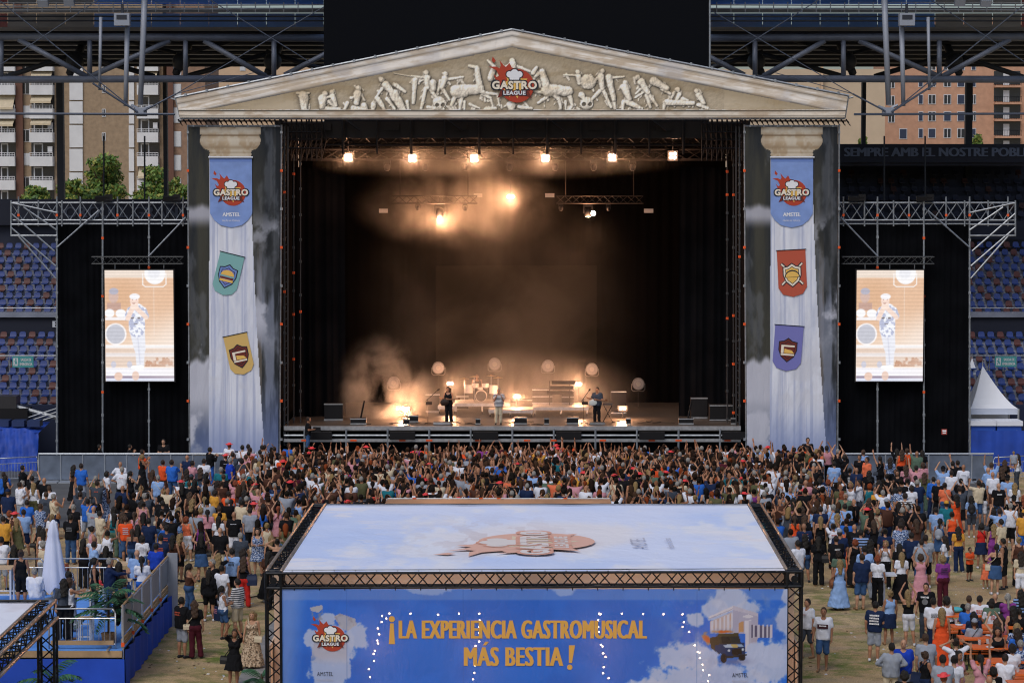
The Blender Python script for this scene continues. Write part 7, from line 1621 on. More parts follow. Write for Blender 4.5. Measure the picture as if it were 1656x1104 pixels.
# ---- the people one can tell apart: crop x, crop y, hair, top, bottom, arms, facing (0 = towards the stage)
CROPS = {'L1': (0, 740, 6.9), 'L2': (220, 700, 6.9), 'L3': (220, 820, 6.9), 'L4': (0, 860, 6.9), 'L5': (230, 940, 6.73), 'R1': (1270, 720, 8.28), 'R2': (1456, 720, 8.28), 'R3': (1270, 820, 8.28), 'R4': (1456, 820, 8.28), 'R5': (1290, 940, 6.73), 'R6': (1466, 940, 6.73)}
LIST = '''L1
40 190 sd tbl pbk d 20;65 225 lk nbk pbk r -40;245 115 sk tbk pbk f -60;230 305 sd twh sgy r -50;262 285 og nwh pgy d -20;345 235 sk tbk pbk C -10;378 310 ly nwh pol d 0;478 255 bd tbk pbk d 0;558 345 sm twh sgy d 10;525 415 sm tdg sdg d 0
100 390 cnv tnv sgy d 0;622 435 sg ncr snv f -50;300 505 sd tbl sgy d 0;450 545 sm tpf sgy r -30;265 610 sd tlb snv d 0;575 665 py twh sbl r -20;200 710 ly Dol - d 0;165 640 hr nbr pbk d -10;100 620 or nbk pbk d 10;40 685 sd tye pbk d 0
830 110 wk nbr Kbk d -30;912 95 sd tbl sgy d -20;1060 235 sg tol pbk d -20;1065 290 sd tdg pbk F 0;1145 290 og Mpf - U -20;1185 180 ok twh pbk d -60;1345 75 bd twh pbk H 0;1360 135 sg twh pbk h 0;1455 180 pk nbk pbk f -60;1350 340 bd tnv pnv d 0
1575 345 ly twh jbk d 0;1620 430 sd tdg sgy f -20;885 335 ok tdg sbl U 0;895 415 sd tdg pwh U -20;820 555 sg tbk snv p -20;960 490 sk tbl sgy F -10;1025 570 bd tgy sgy F 0;785 660 sk tbk pjn o -20;1130 625 sk tcr pcr o -40;1270 580 lk nwh pgy d 0
1265 650 lk ntl pgn d 0;1390 570 wd nbr pgy d 0;1380 640 wm nbk pjn d 0;1410 690 sm tor sjn d 0;1520 640 pm npk pgy d 0;1590 650 lk tbk pbk d 0;1530 780 lk nbk pbk d 0;1475 830 pm xnv jjn d 0;1595 900 ok twh pjn d 0;1600 500 wd npk pbk d 0
1045 800 uk npk pbk d -60;1180 845 uk nwh pbk F -10;1040 910 bm twh sgy d 0;930 940 lk nbk pbk d -20;1030 970 sk tlb sgy o -60;1175 1020 lk tbk pbk d 0;440 790 lk nbk pbk d 0;490 965 og ncr pgy d 0;470 830 lk xwh kbk d 10;15 920 sk twh sgy f -20;170 1010 lk nbk pbk d 0
L2
65 215 sd tor pbk c -60;60 270 py Mbk - c -60;305 330 sd tor pbr c -40;415 330 sd tbl pjn f -30;585 275 bm tnv pnv d 0;625 340 sk tpk sgy c -40;755 320 sk twh snv d 0;830 185 sk Lbk pbl c -50;1028 140 hr twh pbk d -30;1195 165 sk twh pbk d 0
1265 155 sk tgy pbk d 0;1290 190 sd tpk pbk c -30;1400 165 sk tgy pbk d 0;1430 165 sk tbk pbk U -40;1555 180 sd tbk pbk d -20;1080 245 sd tdg pdg F -20;1015 265 hr tbk pbk d 0;1045 310 sg trb pbk H -60;1185 310 ok tdg pbk d 0;1210 270 sm tpk pbk d 0
1250 230 sk tpk pbk c -20;1370 300 sg tcr pbk d 0;1400 215 sk tlb pbk d 0;1590 270 sm twh pbk c -30;1210 430 wr twh pbk C -10;1330 310 wm tbk pbk d -20;235 500 sg tlb sgy d 0;200 440 lm tbr pbk U -20;290 655 oy tbk kol r -20;105 705 sg tdg sgy F 0
490 560 hr twh pjn d 0;515 590 lk nbk pbk d 10;585 570 sm tbk pbk d 0;575 430 wd tbr pbk d 0;625 500 cdg ttl pbk d 0;730 415 wm tdg pjn d 0;785 470 lk nbk pjn r -40;665 540 lk nbk pbk f -30;945 410 sg ttl pbk d 0;975 490 sm tbk pbk d 0
895 560 wd nbr pbk d 0;965 570 um tbr pbk d 0;1100 560 or tpk pbk C 0;1190 490 sg tor pbk d 0;1325 495 bd tbk pbk d 0;1210 570 lm tbk pbk d 0;1525 590 sg tnv pbk F 0;1345 655 bd tpk pbk C 0;1215 670 wk tdg pbk d 0;1025 680 sd tor pbk d 0
870 665 od tye pbk r -20;600 690 wm nbr pbk d 0;640 765 wy nbk pbk C -30;780 745 py twh pbk d 0;1055 770 pk nbk pbk d 0;1180 780 sk tcr pjn d -20;1325 805 hr npk pbk F 0;1450 700 lk nbk sbk d 0;1440 830 lk Dbk - d 0;1570 850 pr Dpk - C 0
1595 690 wk tbk pbk U 0;945 850 sm tye scr d 0;815 890 pk tpk sbk d 0;910 960 lk twh sye d 0;1090 915 bd tbk swh d 0;1280 870 sd tgy sbk d 0;475 860 wy nbk pbk r -30;365 905 sk tpf pbk d -20;290 790 sk tbk sol d 0;275 890 uk nbk sjn d 0
70 800 uk npk pbk d 0;65 920 lk tbk pbk d 0;150 985 sk tnv pnv d 0;580 960 or nco swh U -10;715 860 oy Mpk - d -20;285 1035 sd tbl pbk d 100
L3
215 440 sk trb pbk d 0;255 345 sk tnv pnv d 0;330 240 sk tnv pnv d 0;410 350 lk nbr jjn d 0;480 330 wy nbr jbk r -40;730 330 lk nbk kjn F 0;930 265 bd tbk scr d 0;1170 320 sg tdg pjn d 0;1360 270 wk Dpf - o 180;1560 390 uk xbk pbk e 0
370 610 wm npf pbk d 0;575 670 pk xbr pjn c -60;800 730 lk Lbk jbk d 0;870 625 sg tbk pbk d 120;925 550 wy tbk pbk F 0;1065 500 sk tlb sbk d 0;965 690 sk twh swh d -20;1215 590 wm nbk prd d 0;1180 500 wd npk ppk d 0;975 920 pk nwh jjn o -60
1130 840 sk Lst scr o 60;1465 530 lk tbr Kbk d -20;1525 590 wd nbr pbk d -10;1500 350 ly nbk pbk d 0
L5
435 215 sk tbk sgy o -40;575 250 wm tbk pma d 0;985 560 um Tbk - C 170;1190 360 wy Mlp - d 175
R1
105 60 sd nnv pbk c 20;165 150 sy tbk pbk d 0;300 60 sm tol pbk F 0;560 40 sk npk pbk C 10;690 85 sg nbk pbk C 0;1050 95 sm tlb pbk d 30;1000 160 sd tbk pbk d 150;1075 190 sd tco pbk d 120;1280 180 pk nbk pbk U 20;1400 200 wd tpf pbk d 0
1490 80 lk tbk pbk u 0;1545 90 wm nor pbk d 0;1620 75 um tor pbk d 10;780 160 ok tbk pbk C 20;640 250 sk tlb pbk d 0;430 310 bm tbk pbk d 0;225 330 sm twh pbk c 10;315 380 wy tbr pbk d 0;110 440 oy tcr pbk d 0;200 490 sk tgy pbk d 0
265 500 bg tpk pbk d 0;450 480 ok twh pbk U 20;570 490 or tpf pbk d 0;955 335 bd tnv pbk d 0;880 340 uk tbk pbk C 0;740 460 bd twh pbk d 0;1000 500 sk twh sdg t 90;880 530 oy Mwh - U 150;1110 370 wk tbk pbk d 0;1370 420 uk nbk pbk d 20
1520 370 lk tbk pbk r 160;1630 300 wm tpk pbk d 0;1270 500 wk nbk pbk c 0;55 590 sg tlb pbk d 170;220 560 sk tbk pbk d 0;100 740 wk npk pbk d 0;410 610 ok tbk pbk d 0;400 690 bm tbr pbk c 0;740 650 wr nbr pbk d 0;780 680 sg tgn pbk d 160
640 740 lk nwh pbk d 0;470 730 sk twh snv d 0;790 820 sd tlb sgy d 0;655 830 sg tlb pbk d 20;470 860 sd tnv pbk d 0;395 860 om nlb pbk d 0;730 890 sk tlb sgy d 0;1100 740 wm Mbk - d 0;1195 770 ok tbl pbk d 120;1320 640 sg twh pbk C 0
1450 610 ok npf pbk C 0;1560 590 sk tpf pbk d 0;1600 680 sd twh pbk d 0;1510 790 lk tbk pbk d 0;1345 760 cgy tbl sgy o 30;1205 880 oy ncr pgy d 0;240 860 wm nbk pbk C 0
R2
215 110 bm tgn pbk U 0;290 100 lk tbk pbk d 0;215 310 sk tpk pbk U 0;300 260 om tpk pbk d 0;310 400 wm tol pgn d 0;195 440 pk twh pgy d 0;90 480 uk nwh pbk c 0;140 570 od twh pbk d 0;580 320 cbk tlb pbk C 0;440 460 sk Lbl pnv d 0
515 490 bg tbk pbk d 0;700 250 sk tbk pbk d 0;780 240 sk tbk pbk U 20;825 290 bd twh pbk d 0;690 370 sd twh pbk d 0;600 540 uk tco sjn d 0;730 690 wk Mor - p 20;800 590 sd tdg sbk C 0;1035 510 sk tcr sjn F 10;1100 540 lk nbk swh d 0
960 710 lk tlb jdg d 0;820 480 sk tbk pbk c 0;1180 330 bk tlb sdg x 20;1210 270 sm tlb pbk u 0;1380 230 wm tbk pbk d 0;1340 330 wm nbk pbk d 20;1560 150 wd nwh pdg o 60;1250 390 bg twh sbr d 0;1420 440 cbk tlb pbk d 0;1320 540 bd tbk sjn d 0
1510 540 wy twh pbk d 0;1465 810 sg twh sbk d 0;1520 720 cbk nbk pbk U 20;1640 700 wr tbk pbk d 0;600 790 cye ttl pnv d 0;505 870 sk tlb sgy d 0;715 930 ud nor snv d 0;120 810 od Dfl - r 0;70 680 sd tst pbk d 0;230 1030 lm Tbr - C 0
1230 880 lk nbk pbk d 0;1330 890 sd tlb pbk F 0;1590 930 pk nwh swh C 10;1335 1030 sk tcr plb f 40;1640 910 cye tye pbl d 0
R3
130 160 pm nor sjn d 0;260 150 wm tbk pbk d -40;265 255 bd tnv snv d 0;455 160 ly xbk pbk d 0;650 260 uk twh pbk C 0;680 120 wy tlb pbk F 0;265 400 wk tbk sjn d 0;160 490 sk twh sgy d 30;450 440 lk tbk pbk d 0;700 430 sd tbk pbk r 0
730 350 cgy tnv pbk d 0;790 300 pk Mco - d 20;905 270 bm tbk pbk d 0;1010 340 sk tsb pbk d 0;935 470 or Mbk - d 0;1110 470 wk nbk pbk d 0;1205 210 lm nbk jbk F 0;1330 330 uk tnv jwh d 0;1085 560 sk tlb pgy d 0;1350 490 oy nwh pbk j 170
710 630 od tgn pbk d 0;715 740 ly Mlb - d 0;1000 670 sd tnv sjn d 10;1240 690 or twh pbk d -30;1540 650 ly twh Kbk d 0;1530 530 lk tbk pbk d 0;1560 250 sd tpf swh d 0;1535 190 wd npk pbk d 0
R4
535 190 pk Djn - d -30;785 300 wk tye pnv d 0;1080 255 ok nrd knv d 0;1230 260 wy nps pps d 0;150 385 sk tnv sbk d 0;350 410 sd tgy sbk d 0;265 470 sd tgy sjn d 0;285 670 om Mpk - C 0;610 430 wd twh jjn d 60;575 690 oy tps pma d 20
1265 540 pk xbk kjn H 0;1405 460 sk nbk sbk d 60;1580 440 uy nbr pbk d 0;1620 640 wd tcr swh d 0
R5
105 235 sd twh sdg d 130 v;270 330 sm twh sjn d 165 v;830 260 sk tnv sgy r -20;985 135 uy nlb knv d 0;1220 130 ly xbk swh C 0;1005 710 sk Lgy pcr h 0;1140 670 bd trb sgy d 170;1150 1020 ok tbk pbk d 0
R6
215 60 sd tbk pdg d 160;315 220 sk twh pnv d 0;375 330 ly Mor - d 0;225 620 sm tgy sjn d 0;215 810 um nbk pnv o -60;395 850 sk tgy pgy d 0;490 850 uk twh pbl d 0;545 800 uk npk ppk o -150;550 670 ud twh sgy e 0;815 850 pk tpk pgy u 0;435 1050 hr tgy pgy d -20'''
SEATED = '''460 200 ok nwh pbk o 0;675 190 sm tbk pbk o 0;780 190 sk twh pbk o 0;690 285 sg tbl pbk o -30;750 370 wk tnv pbk o 0;720 450 cgy tgy sgy o 0;905 225 sk tgn pbk o 0;930 262 sk twh pnv o 0;965 170 bm tbk pbk c 0;1115 175 pg tps pbk c 0;1140 310 wk nbk pbk o 20;1030 400 wk npk pbk o 0;1245 130 wk tsb pbk d 0
1220 330 sk nbk pbk o 0;985 450 wm npk pbk C 10;1010 540 wk nbk pbk o 180;1175 500 ly tpf pbk o 0;1150 720 ok twh pwh o 0;1065 830 sd twh pgy o -30;965 975 ok tbk pbk o 0;930 1075 bg tgy pgy o 0;1240 560 wd tbl pbk o 10;1255 680 sg tpf pbk o -20'''
def zone_of(u, v):
    if u < 460:
        if v < 770: return 'near the solid barrier'
        if v < 830: return 'on the grey floor before the deck'
        return 'between the deck and the tent'
    if v < 780: return 'before the taco-flag banner'
    if v < 850: return 'in the crowd beyond the tables'
    return 'between the tent and the tables'
special = {('R5', 270): 'person walking in white football shirt with dark chest band and denim shorts', ('R5', 830): 'person in navy T-shirt with rows of white lettering raising a drink', ('R6', 215, 60): 'person in black T-shirt with white round chest print facing away from the stage'}
allp = {}
cur = None; seen_xy = []
for line in LIST.split('\n'):
    if line in CROPS: cur = CROPS[line]; cn = line; continue
    for tok in line.split(';'):
        q = tok.split(); X, Y_ = float(q[0]), float(q[1]); u, v = cur[0] + X / cur[2], cur[1] + Y_ / cur[2]
        hair, top, bot, arms, face = q[2], q[3], q[4], q[5], float(q[6]); lg = q[7] if len(q) > 7 else None
        fem = hair[0] in 'lwopu'; sc_ = prng.uniform(.94, 1.0) if fem else prng.uniform(.99, 1.07)
        loc = fit_head(u, v, 0, sc_); lab = special.get((cn, X)) or special.get((cn, X, Y_)); bg0 = 0.0 if (cn, X) in (('R5', 270), ('R5', 830), ('R5', 105), ('R6', 215), ('L1', 785), ('R3', 265)) else None
        if lab is None and cn == 'R5' and X == 270: lab = special[('R5', 270)]
        seen_xy.append((loc.x, loc.y)); o = person(loc, hair, top, bot, arms, face + prng.uniform(-8, 8), lg, sc_, lab, zone_of(u, v), big=bg0); allp[(cn, X, Y_)] = o
for tok in SEATED.replace('\n', ';').split(';'):
    q = tok.split(); X, Y_ = float(q[0]), float(q[1]); c0_ = CROPS['R6']; u, v = c0_[0] + X / c0_[2], c0_[1] + Y_ / c0_[2]; sc_ = prng.uniform(.96, 1.04); z0 = -.43 * sc_ + .0
    loc = fit_head(u, v, z0, sc_); allp[('S', X, Y_)] = person(loc, q[2], q[3], q[4], q[5], float(q[6]) + prng.uniform(-8, 8), 'i', sc_, None, 'sitting at the orange tables', 'people sitting at the orange tables')
# on the deck
for (X, Y_, h_, t_, b_, a_, f_, lg, zo, lab) in ((235, 240, 'um', 'nbk', 'sbk', 'd', 0, 's', 0, 'person in black tank top and black shorts standing on the deck before the railing'), (400, 440, 'sg', 'Lwh', 'pwh', 'o', 0, 'i', .25, 'grey-haired person in white shirt sitting on the deck beside the parasol'), (690, 570, 'wk', 'tdg', 'pbk', 'd', 20, 's', 0, 'person in dark top standing behind the one in white tank top on the deck'), (755, 560, 'lm', 'nwh', 'pbk', 't', -50, 's', 0, 'person in white tank top and black trousers at the high table on the deck'), (785, 485, 'uk', 'ndg', 'pgy', 'f', 30, 's', 0, 'person in grey tank top behind the high table on the deck'), (1050, 330, 'pk', 'nbk', 'pbk', 'd', -80, 's', 0, 'person in black vest and trousers serving on the deck'), (1205, 330, 'sg', 'Lnv', 'pjn', 't', -80, 's', 0, 'person in navy long-sleeved shirt leaning on the deck'), (1345, 375, 'lk', 'nbr', 'pjn', 'o', -10, 'i', .28, 'person in brown top with long dark hair seated high on the deck'), (1520, 235, 'bd', 'tlb', 'pnv', 'o', 20, 'i', .28, 'bald person in light blue shirt seated at the parapet table'), (1600, 315, 'pk', 'twh', 'pbl', 'o', 0, 'i', .28, 'ponytailed person in white T-shirt seated at the parapet table'), (1335, 600, 'uk', 'nbk', 'pbk', 'o', 0, 'i', .28, 'person in black halter top seated behind the palm on the deck'), (750, 395, 'or', 'tpf', 'pbk', 'd', 0, 's', -1.0, 'red-haired person in blue-patterned shirt just beyond the deck railing')):
    z0 = DZ + zo - (.43 if lg == 'i' else 0); u, v = X / 6.9, 860 + Y_ / 6.9; person(fit_head(u, v, z0, 1.0), h_, t_, b_, a_, f_, lg, 1.0, lab, 'on the deck', 'people on the deck')
# children
person(fit_head(1568, 888, 0, .68), 'sd', 'tor', 'sbk', 'o', -150, 's', .68, 'small child in orange T-shirt and black shorts beside the person in red top', group='children')
person(fit_head(1594, 906, 0, .6), 'ud', 'Dco', '-', 'd', 0, 's', .6, 'small child in coral dress beside the person in denim skirt', group='children')
person(Vector((fit_head(1606.5, 733, 0, 1).x, fit_head(1602, 752, 0, 1).y, 1.18)), 'sy', 'tgy', 'sgy', 'd', 0, 'i', .6, 'child riding on shoulders before the blue fence', group='children')
# guards behind the barrier, stage crew and band
for (u, v, h_, t_, a_, f_, lab) in ((266, 714, 'sk', 'tbk', 'o', 180, 'guard in black facing the crowd from behind the barrier, hands on it'), (162, 722, 'sk', 'tbk', 'd', -90, 'guard in black with raised head behind the barrier end'), (210, 722, 'sk', 'tbk', 'j', -70, 'guard in black with hand at the chin behind the barrier'), (1305, 712, 'sk', 'tbk', 'd', -170, 'guard in black standing tall before the taco-flag banner')):
    pg = at(u, v, 114.9); person(Vector((pg.x, 114.9, pg.z - 1.62 * 1.0)) if 0 else Vector((pg.x, 114.9, 0)), h_, t_, 'pbk', a_, f_, 's', (pg.z) / 1.62, lab, group='guards in black')
def on_stage(px, dy, h_, t_, b_, a_, f_, lab, z=STZ, lg='s'):
    c = S(px, 690, dy); return person(Vector((c.x, c.y, z)), h_, t_, b_, a_, f_, lg, 1.0, lab, 'on the stage', 'musicians and crew')
gu = on_stage(726, 1.6, 'wm', 'nbk', 'pbk', 'g', 165, 'guitarist with long hair and black clothes on the stage', fem if 0 else STZ); si = on_stage(806, 0.9, 'sg', 'tst', 'pcr', 'j', 180, 'singer in patterned shirt and pale trousers at the stage edge'); ba = on_stage(965, 1.4, 'sk', 'tdg', 'pbk', 'g', 150, 'bass player in dark clothes beside the microphone stand')
on_stage(772, 7.6, 'sm', 'nbk', 'pbk', 'o', 180, 'drummer in black sleeveless top behind the drum kit', STZ + .55 - .4, 'i'); cr = on_stage(497, -1.0, 'sd', 'tbk', 'pjn', 'o', -90, 'camera operator in black T-shirt standing before the stage edge', 1.0)
def guitar(o, col, lab):
    m = o.matrix_basis; root = bpy.data.objects.new('guitar', None); COL.objects.link(root); root.location = o.location; root.rotation_euler = o.rotation_euler; tag(root, lab, 'guitar', 'electric guitars')
    b = MB(); b.ball((.10, .19, 1.02), .17, 14, 8, 1.15, .22, .9); b.ball((.22, .19, .98), .15, 14, 8, 1, .22, .95); x = b.build('body', col, None, True); x.parent = root
    n = MB(); n.box((-.25, .22, 1.14), (.62, .03, .05)); n2 = n.build('neck', mat('guitar_neck', '#5a3b25', .5), None); n2.parent = root; n2.rotation_euler = (0, 0, 0)
    n = MB(); n.box((-.60, .22, 1.17), (.12, .03, .08)); n2 = n.build('headstock', mat('guitar_neck', '#5a3b25', .5), None); n2.parent = root
guitar(gu, mat('guitar_dark', '#2a1d18', .3), 'dark electric guitar held by the long-haired guitarist'); guitar(ba, mat('guitar_pale', '#b9c4c6', .3), 'pale electric bass held by the bass player')
c = cr.location; MB().box((c.x + .45, c.y, c.z + 1.15), (.35, .18, .22)).build('video_camera', BLACKM, label='black video camera held by the operator before the stage', cat='camera')
# ---- things people carry
def rel(o, p): return Matrix.LocRotScale(o.location, o.rotation_euler, o.scale) @ Vector(p)
def backpack(key, col, lab):
    o = allp[key]; r_ = bpy.data.objects.new('backpack', None); COL.objects.link(r_); r_.location = o.location; r_.rotation_euler = o.rotation_euler; tag(r_, lab, 'backpack', 'backpacks'); m = mat('pack_' + col, CC[col][0], .7)
    b = MB(); b.ball((0, -.21, 1.18), .2, 12, 8, .78, .5, 1.05); x = b.build('bag', m, None, True); x.parent = r_; b = MB(); b.ball((0, -.30, 1.08), .12, 10, 6, .8, .4, .7); x = b.build('pocket', m, None, True); x.parent = r_
    for s in (-1, 1): b = MB(); b.path([(s * .10, -.14, 1.36), (s * .11, -.03, 1.475), (s * .12, .10, 1.40), (s * .13, .12, 1.2)], .018, 5); x = b.build('strap', m, None); x.parent = r_
BAGGED = set(); BAGOF = []
def bag(key, col, lab, p=(.22, .0, .85), d=(.26, .12, .24), round_=False, strap=True, nm='handbag'):
    BAGGED.add(key); o = allp[key]; r_ = bpy.data.objects.new(nm, None); COL.objects.link(r_); r_.location = o.location; r_.rotation_euler = o.rotation_euler; tag(r_, lab, 'bag', 'bags'); m = mat('bag_' + col, CC[col][0] if col in CC else col, .6)
    b = MB()
    if round_: b.disc((p[0] - .04, p[1], p[2]), (1, 0, 0) if abs(p[0]) > .25 else (0, 1, 0), d[0] / 2, 18, .08)
    else:
        w, t, h = d[0] / 2, d[1] / 2, d[2] / 2; V = []
        for z, k in ((-h, .92), (0, 1.0), (h * .7, .98), (h, .86)): V += [(p[0] + sx * w * k, p[1] + sy * t * (1.1 if z < h * .5 else .5), p[2] + z) for sx, sy in ((-1, -1), (1, -1), (1, 1), (-1, 1))]
        b.add(V, [(i * 4 + k, i * 4 + (k + 1) % 4, (i + 1) * 4 + (k + 1) % 4, (i + 1) * 4 + k) for i in range(3) for k in range(4)] + [(3, 2, 1, 0), (12, 13, 14, 15)])
    x = b.build('pouch', m, None, False); x.parent = r_
    if strap: b = MB(); s = -1 if p[0] > 0 else 1; b.path([(p[0], p[1], p[2] + d[2] / 2), (p[0] * .4, -.145, 1.2), (s * .10, -.09, 1.44), (s * .12, .02, 1.48), (s * .05, .14, 1.3), (p[0], .05, p[2] + d[2] / 2)], .011, 4); x = b.build('strap', m, None); x.parent = r_
    return r_
backpack(('L1', 1575, 345), 'bk', 'black backpack worn by the blond person near the grey floor edge'); backpack(('R2', 960, 710), 'bk', 'black backpack with white print on the person in light blue'); backpack(('R3', 1085, 560), 'nv', 'navy backpack on the person in light blue at the white table'); backpack(('R4', 535, 190), 'gy', 'grey backpack on the person in denim dress'); backpack(('L2', 1055, 770), 'gy', 'pale grey backpack on the ponytailed person before the tent')
bag(('R3', 715, 740), '#7a4a2c', 'round brown shoulder bag on the light blue dress', (-.27, -.02, .86), (.30, .1, .3), True); bag(('L1', 622, 435), '#8a5a34', 'small brown crossbody bag on the grey-haired person', (.26, -.02, .9), (.2, .1, .18)); bag(('L3', 1215, 590), 'nv', 'large navy shoulder bag beside the red trousers', (.26, -.04, .92), (.34, .12, .36)); t_ = bag(('L3', 975, 920), 'nv', 'navy tote bag with pink lettering', (-.27, -.05, .78), (.42, .12, .42), nm='tote_bag')
bag(('R6', 215, 810), 'nv', 'dark blue tote on the bun-haired person', (-.26, -.05, .86), (.40, .14, .46), nm='tote_bag'); bag(('R4', 1265, 540), 'cr', 'small white shoulder bag on the denim skirt', (-.24, .0, .92), (.22, .1, .2)); bag(('R2', 1560, 150), 'wh', 'big white shoulder bag before the blue fence', (.26, .0, 1.0), (.5, .18, .34)); bag(('L5', 1190, 360), 'cr', 'beige handbag on the floral dress', (-.2, .1, .9), (.22, .08, .18)); bag(('L5', 985, 560), 'bk', 'small black bag on the short black dress', (.26, .0, .78), (.26, .12, .22))
bag(('R6', 815, 850), 'cr', 'beige shoulder bag on the person with both arms raised', (.22, -.06, .95), (.3, .12, .26)); bag(('R4', 1080, 255), 'bk', 'round black crossbody bag on the red top', (.26, -.02, .92), (.2, .08, .2), True); bag(('R3', 450, 440), 'bk', 'black shoulder bag on the person dressed all in black', (.26, -.04, .95), (.3, .14, .28)); bag(('R6', 550, 670), 'bk', 'thin black crossbody bag on the person with elbows raised', (.2, -.13, .95), (.16, .07, .14)); bag(('S', 720, 450), 'bk', 'black strap bag across the seated person in grey', (-.2, .1, 1.02), (.18, .08, .16))
m = MB(); bf = Frame((-.27, -.125, .86), (1, 0, 0), (0, 0, 1)); marks(m, bf, 3, .04, .2, .035); x = m.build('lettering', mat('bag_pink', '#d08aa0', .6), None); x.parent = t_
_gb = random.Random(31); _bn = 0
for key, o in list(allp.items()):
    if key[0] != 'S' and key not in BAGGED and _gb.random() < .2 and _bn < 48:
        _bn += 1; sd = _gb.choice((-1, 1)); r_ = bag(key, _gb.choice(('bk', 'br', 'cr', 'dg', 'wh')), None, (sd * .24, -.04, .95), (.2, .08, .16)); BAGOF.append((r_, o))
# prints on shirts
def shirt_print(key, rows, y, z0, col, w=.26, h=.035, back=True, word=None):
    o = allp[key]; m = MB(); fr = Frame((0, y, z0), (1, 0, 0) if back else (-1, 0, 0), (0, 0, 1))
    if word: put_text(m, fr, word, 0, 0, w, h, 0, .04)
    else: marks(m, fr, rows, 0, w, h)
    x = m.build('shirt_print', col, None); x.parent = o
GP = mat('print_grey', '#6a6d72', .8)
shirt_print(('R5', 830, 260), 4, -.165, 1.33, LWH, .26, .05); shirt_print(('R6', 215, 60), 1, .160, 1.33, LWH, .24, .055, False, 'RAMONES')
o = allp[('R6', 215, 60)]; m = MB(); put_poly(m, Frame((0, .160, 1.19), (-1, 0, 0), (0, 0, 1)), circle_pts(0, 0, .09, 20), 0); x = m.build('shirt_print', GP, None); x.parent = o
shirt_print(('R5', 270, 330), 1, .172, 1.235, LWH, .2, .035, False); o = allp[('R5', 270, 330)]; m = MB(); put_poly(m, Frame((0, .163, 1.235), (-1, 0, 0), (0, 0, 1)), [(-.15, -.06), (.15, -.06), (.15, .06), (-.15, .06)], 0); x = m.build('shirt_band', mat('band_maroon', '#3a1420', .8), None); x.parent = o
shirt_print(('R5', 105, 235), 1, .162, 1.28, LFRED, .16, .025, False); shirt_print(('L1', 785, 660), 3, -.16, 1.27, GP, .2, .035); shirt_print(('R3', 265, 255), 1, -.155, 1.37, LFRED, .2, .03)
# phones held up
phm = mat('phone_dark', '#1b1e24', .3); nph = 0
for key, o in list(allp.items()):
    for pr_ in people:
        if pr_[0] is o and pr_[2][2] == AN['F'] and nph < 14:
            p = rel(o, (0, .42, 1.72)); b = MB(); b.box((0, 0, 0), (.15, .012, .075)); x = b.build('phone', phm, None); x.location = p; x.rotation_euler = o.rotation_euler; tag(x, None, 'phone', 'phones held up'); pr_.append(x); nph += 1
# ---- one label for each person
def finish_labels():
    use = {}
    def short(p): return p[2][0].split(' and ')[0]
    for p in people:
        if p[1]: use[p[1].lower()] = 1
    for p in people:
        if p[1]: continue
        t, hd, an = p[2]; nb = sorted((q for q in people if q is not p), key=lambda q: (q[4] - p[4]).length)
        opts = [f'person in {t}, {hd}', f'person in {t}, {hd}, {an}', f'person in {t}, {hd}, {p[3]}', f'{hd} above {short(p)}, {an}, {p[3]}']
        for q in nb[:6]:
            side = 'beside' if abs(q[4].y - p[4].y) < .5 else ('behind' if q[4].y < p[4].y else 'before'); opts += [f'person in {short(p)}, {hd}, {side} the {short(q)} and {q[2][1]}', f'person in {t}, {an}, {side} the {short(q)}']
        for op in opts:
            if op.lower() not in use and 4 <= len(op.split()) <= 16: break
        p[1] = op; use[op.lower()] = 1; p[0]['label'] = op
    by = {p[0]: p for p in people}
    done = set()
    def trim(head, lab, most):
        parts = lab.split(', '); t = parts[0]
        for q in parts[1:]:
            if len((head + t + ' ' + q).split()) <= most: t += ', ' + q
        return head + t
    for b, o in BAGOF:
        t = trim('small bag on the ', by[o][1], 16)
        if t in done:
            for ch in list(b.children): bpy.data.objects.remove(ch)
            bpy.data.objects.remove(b); continue
        done.add(t); b['label'] = t
    for p in people:
        for x in p[5:]:
            t = trim('phone held up by the ', p[1], 16)
            if t in done: bpy.data.objects.remove(x); continue
            done.add(t); x['label'] = t
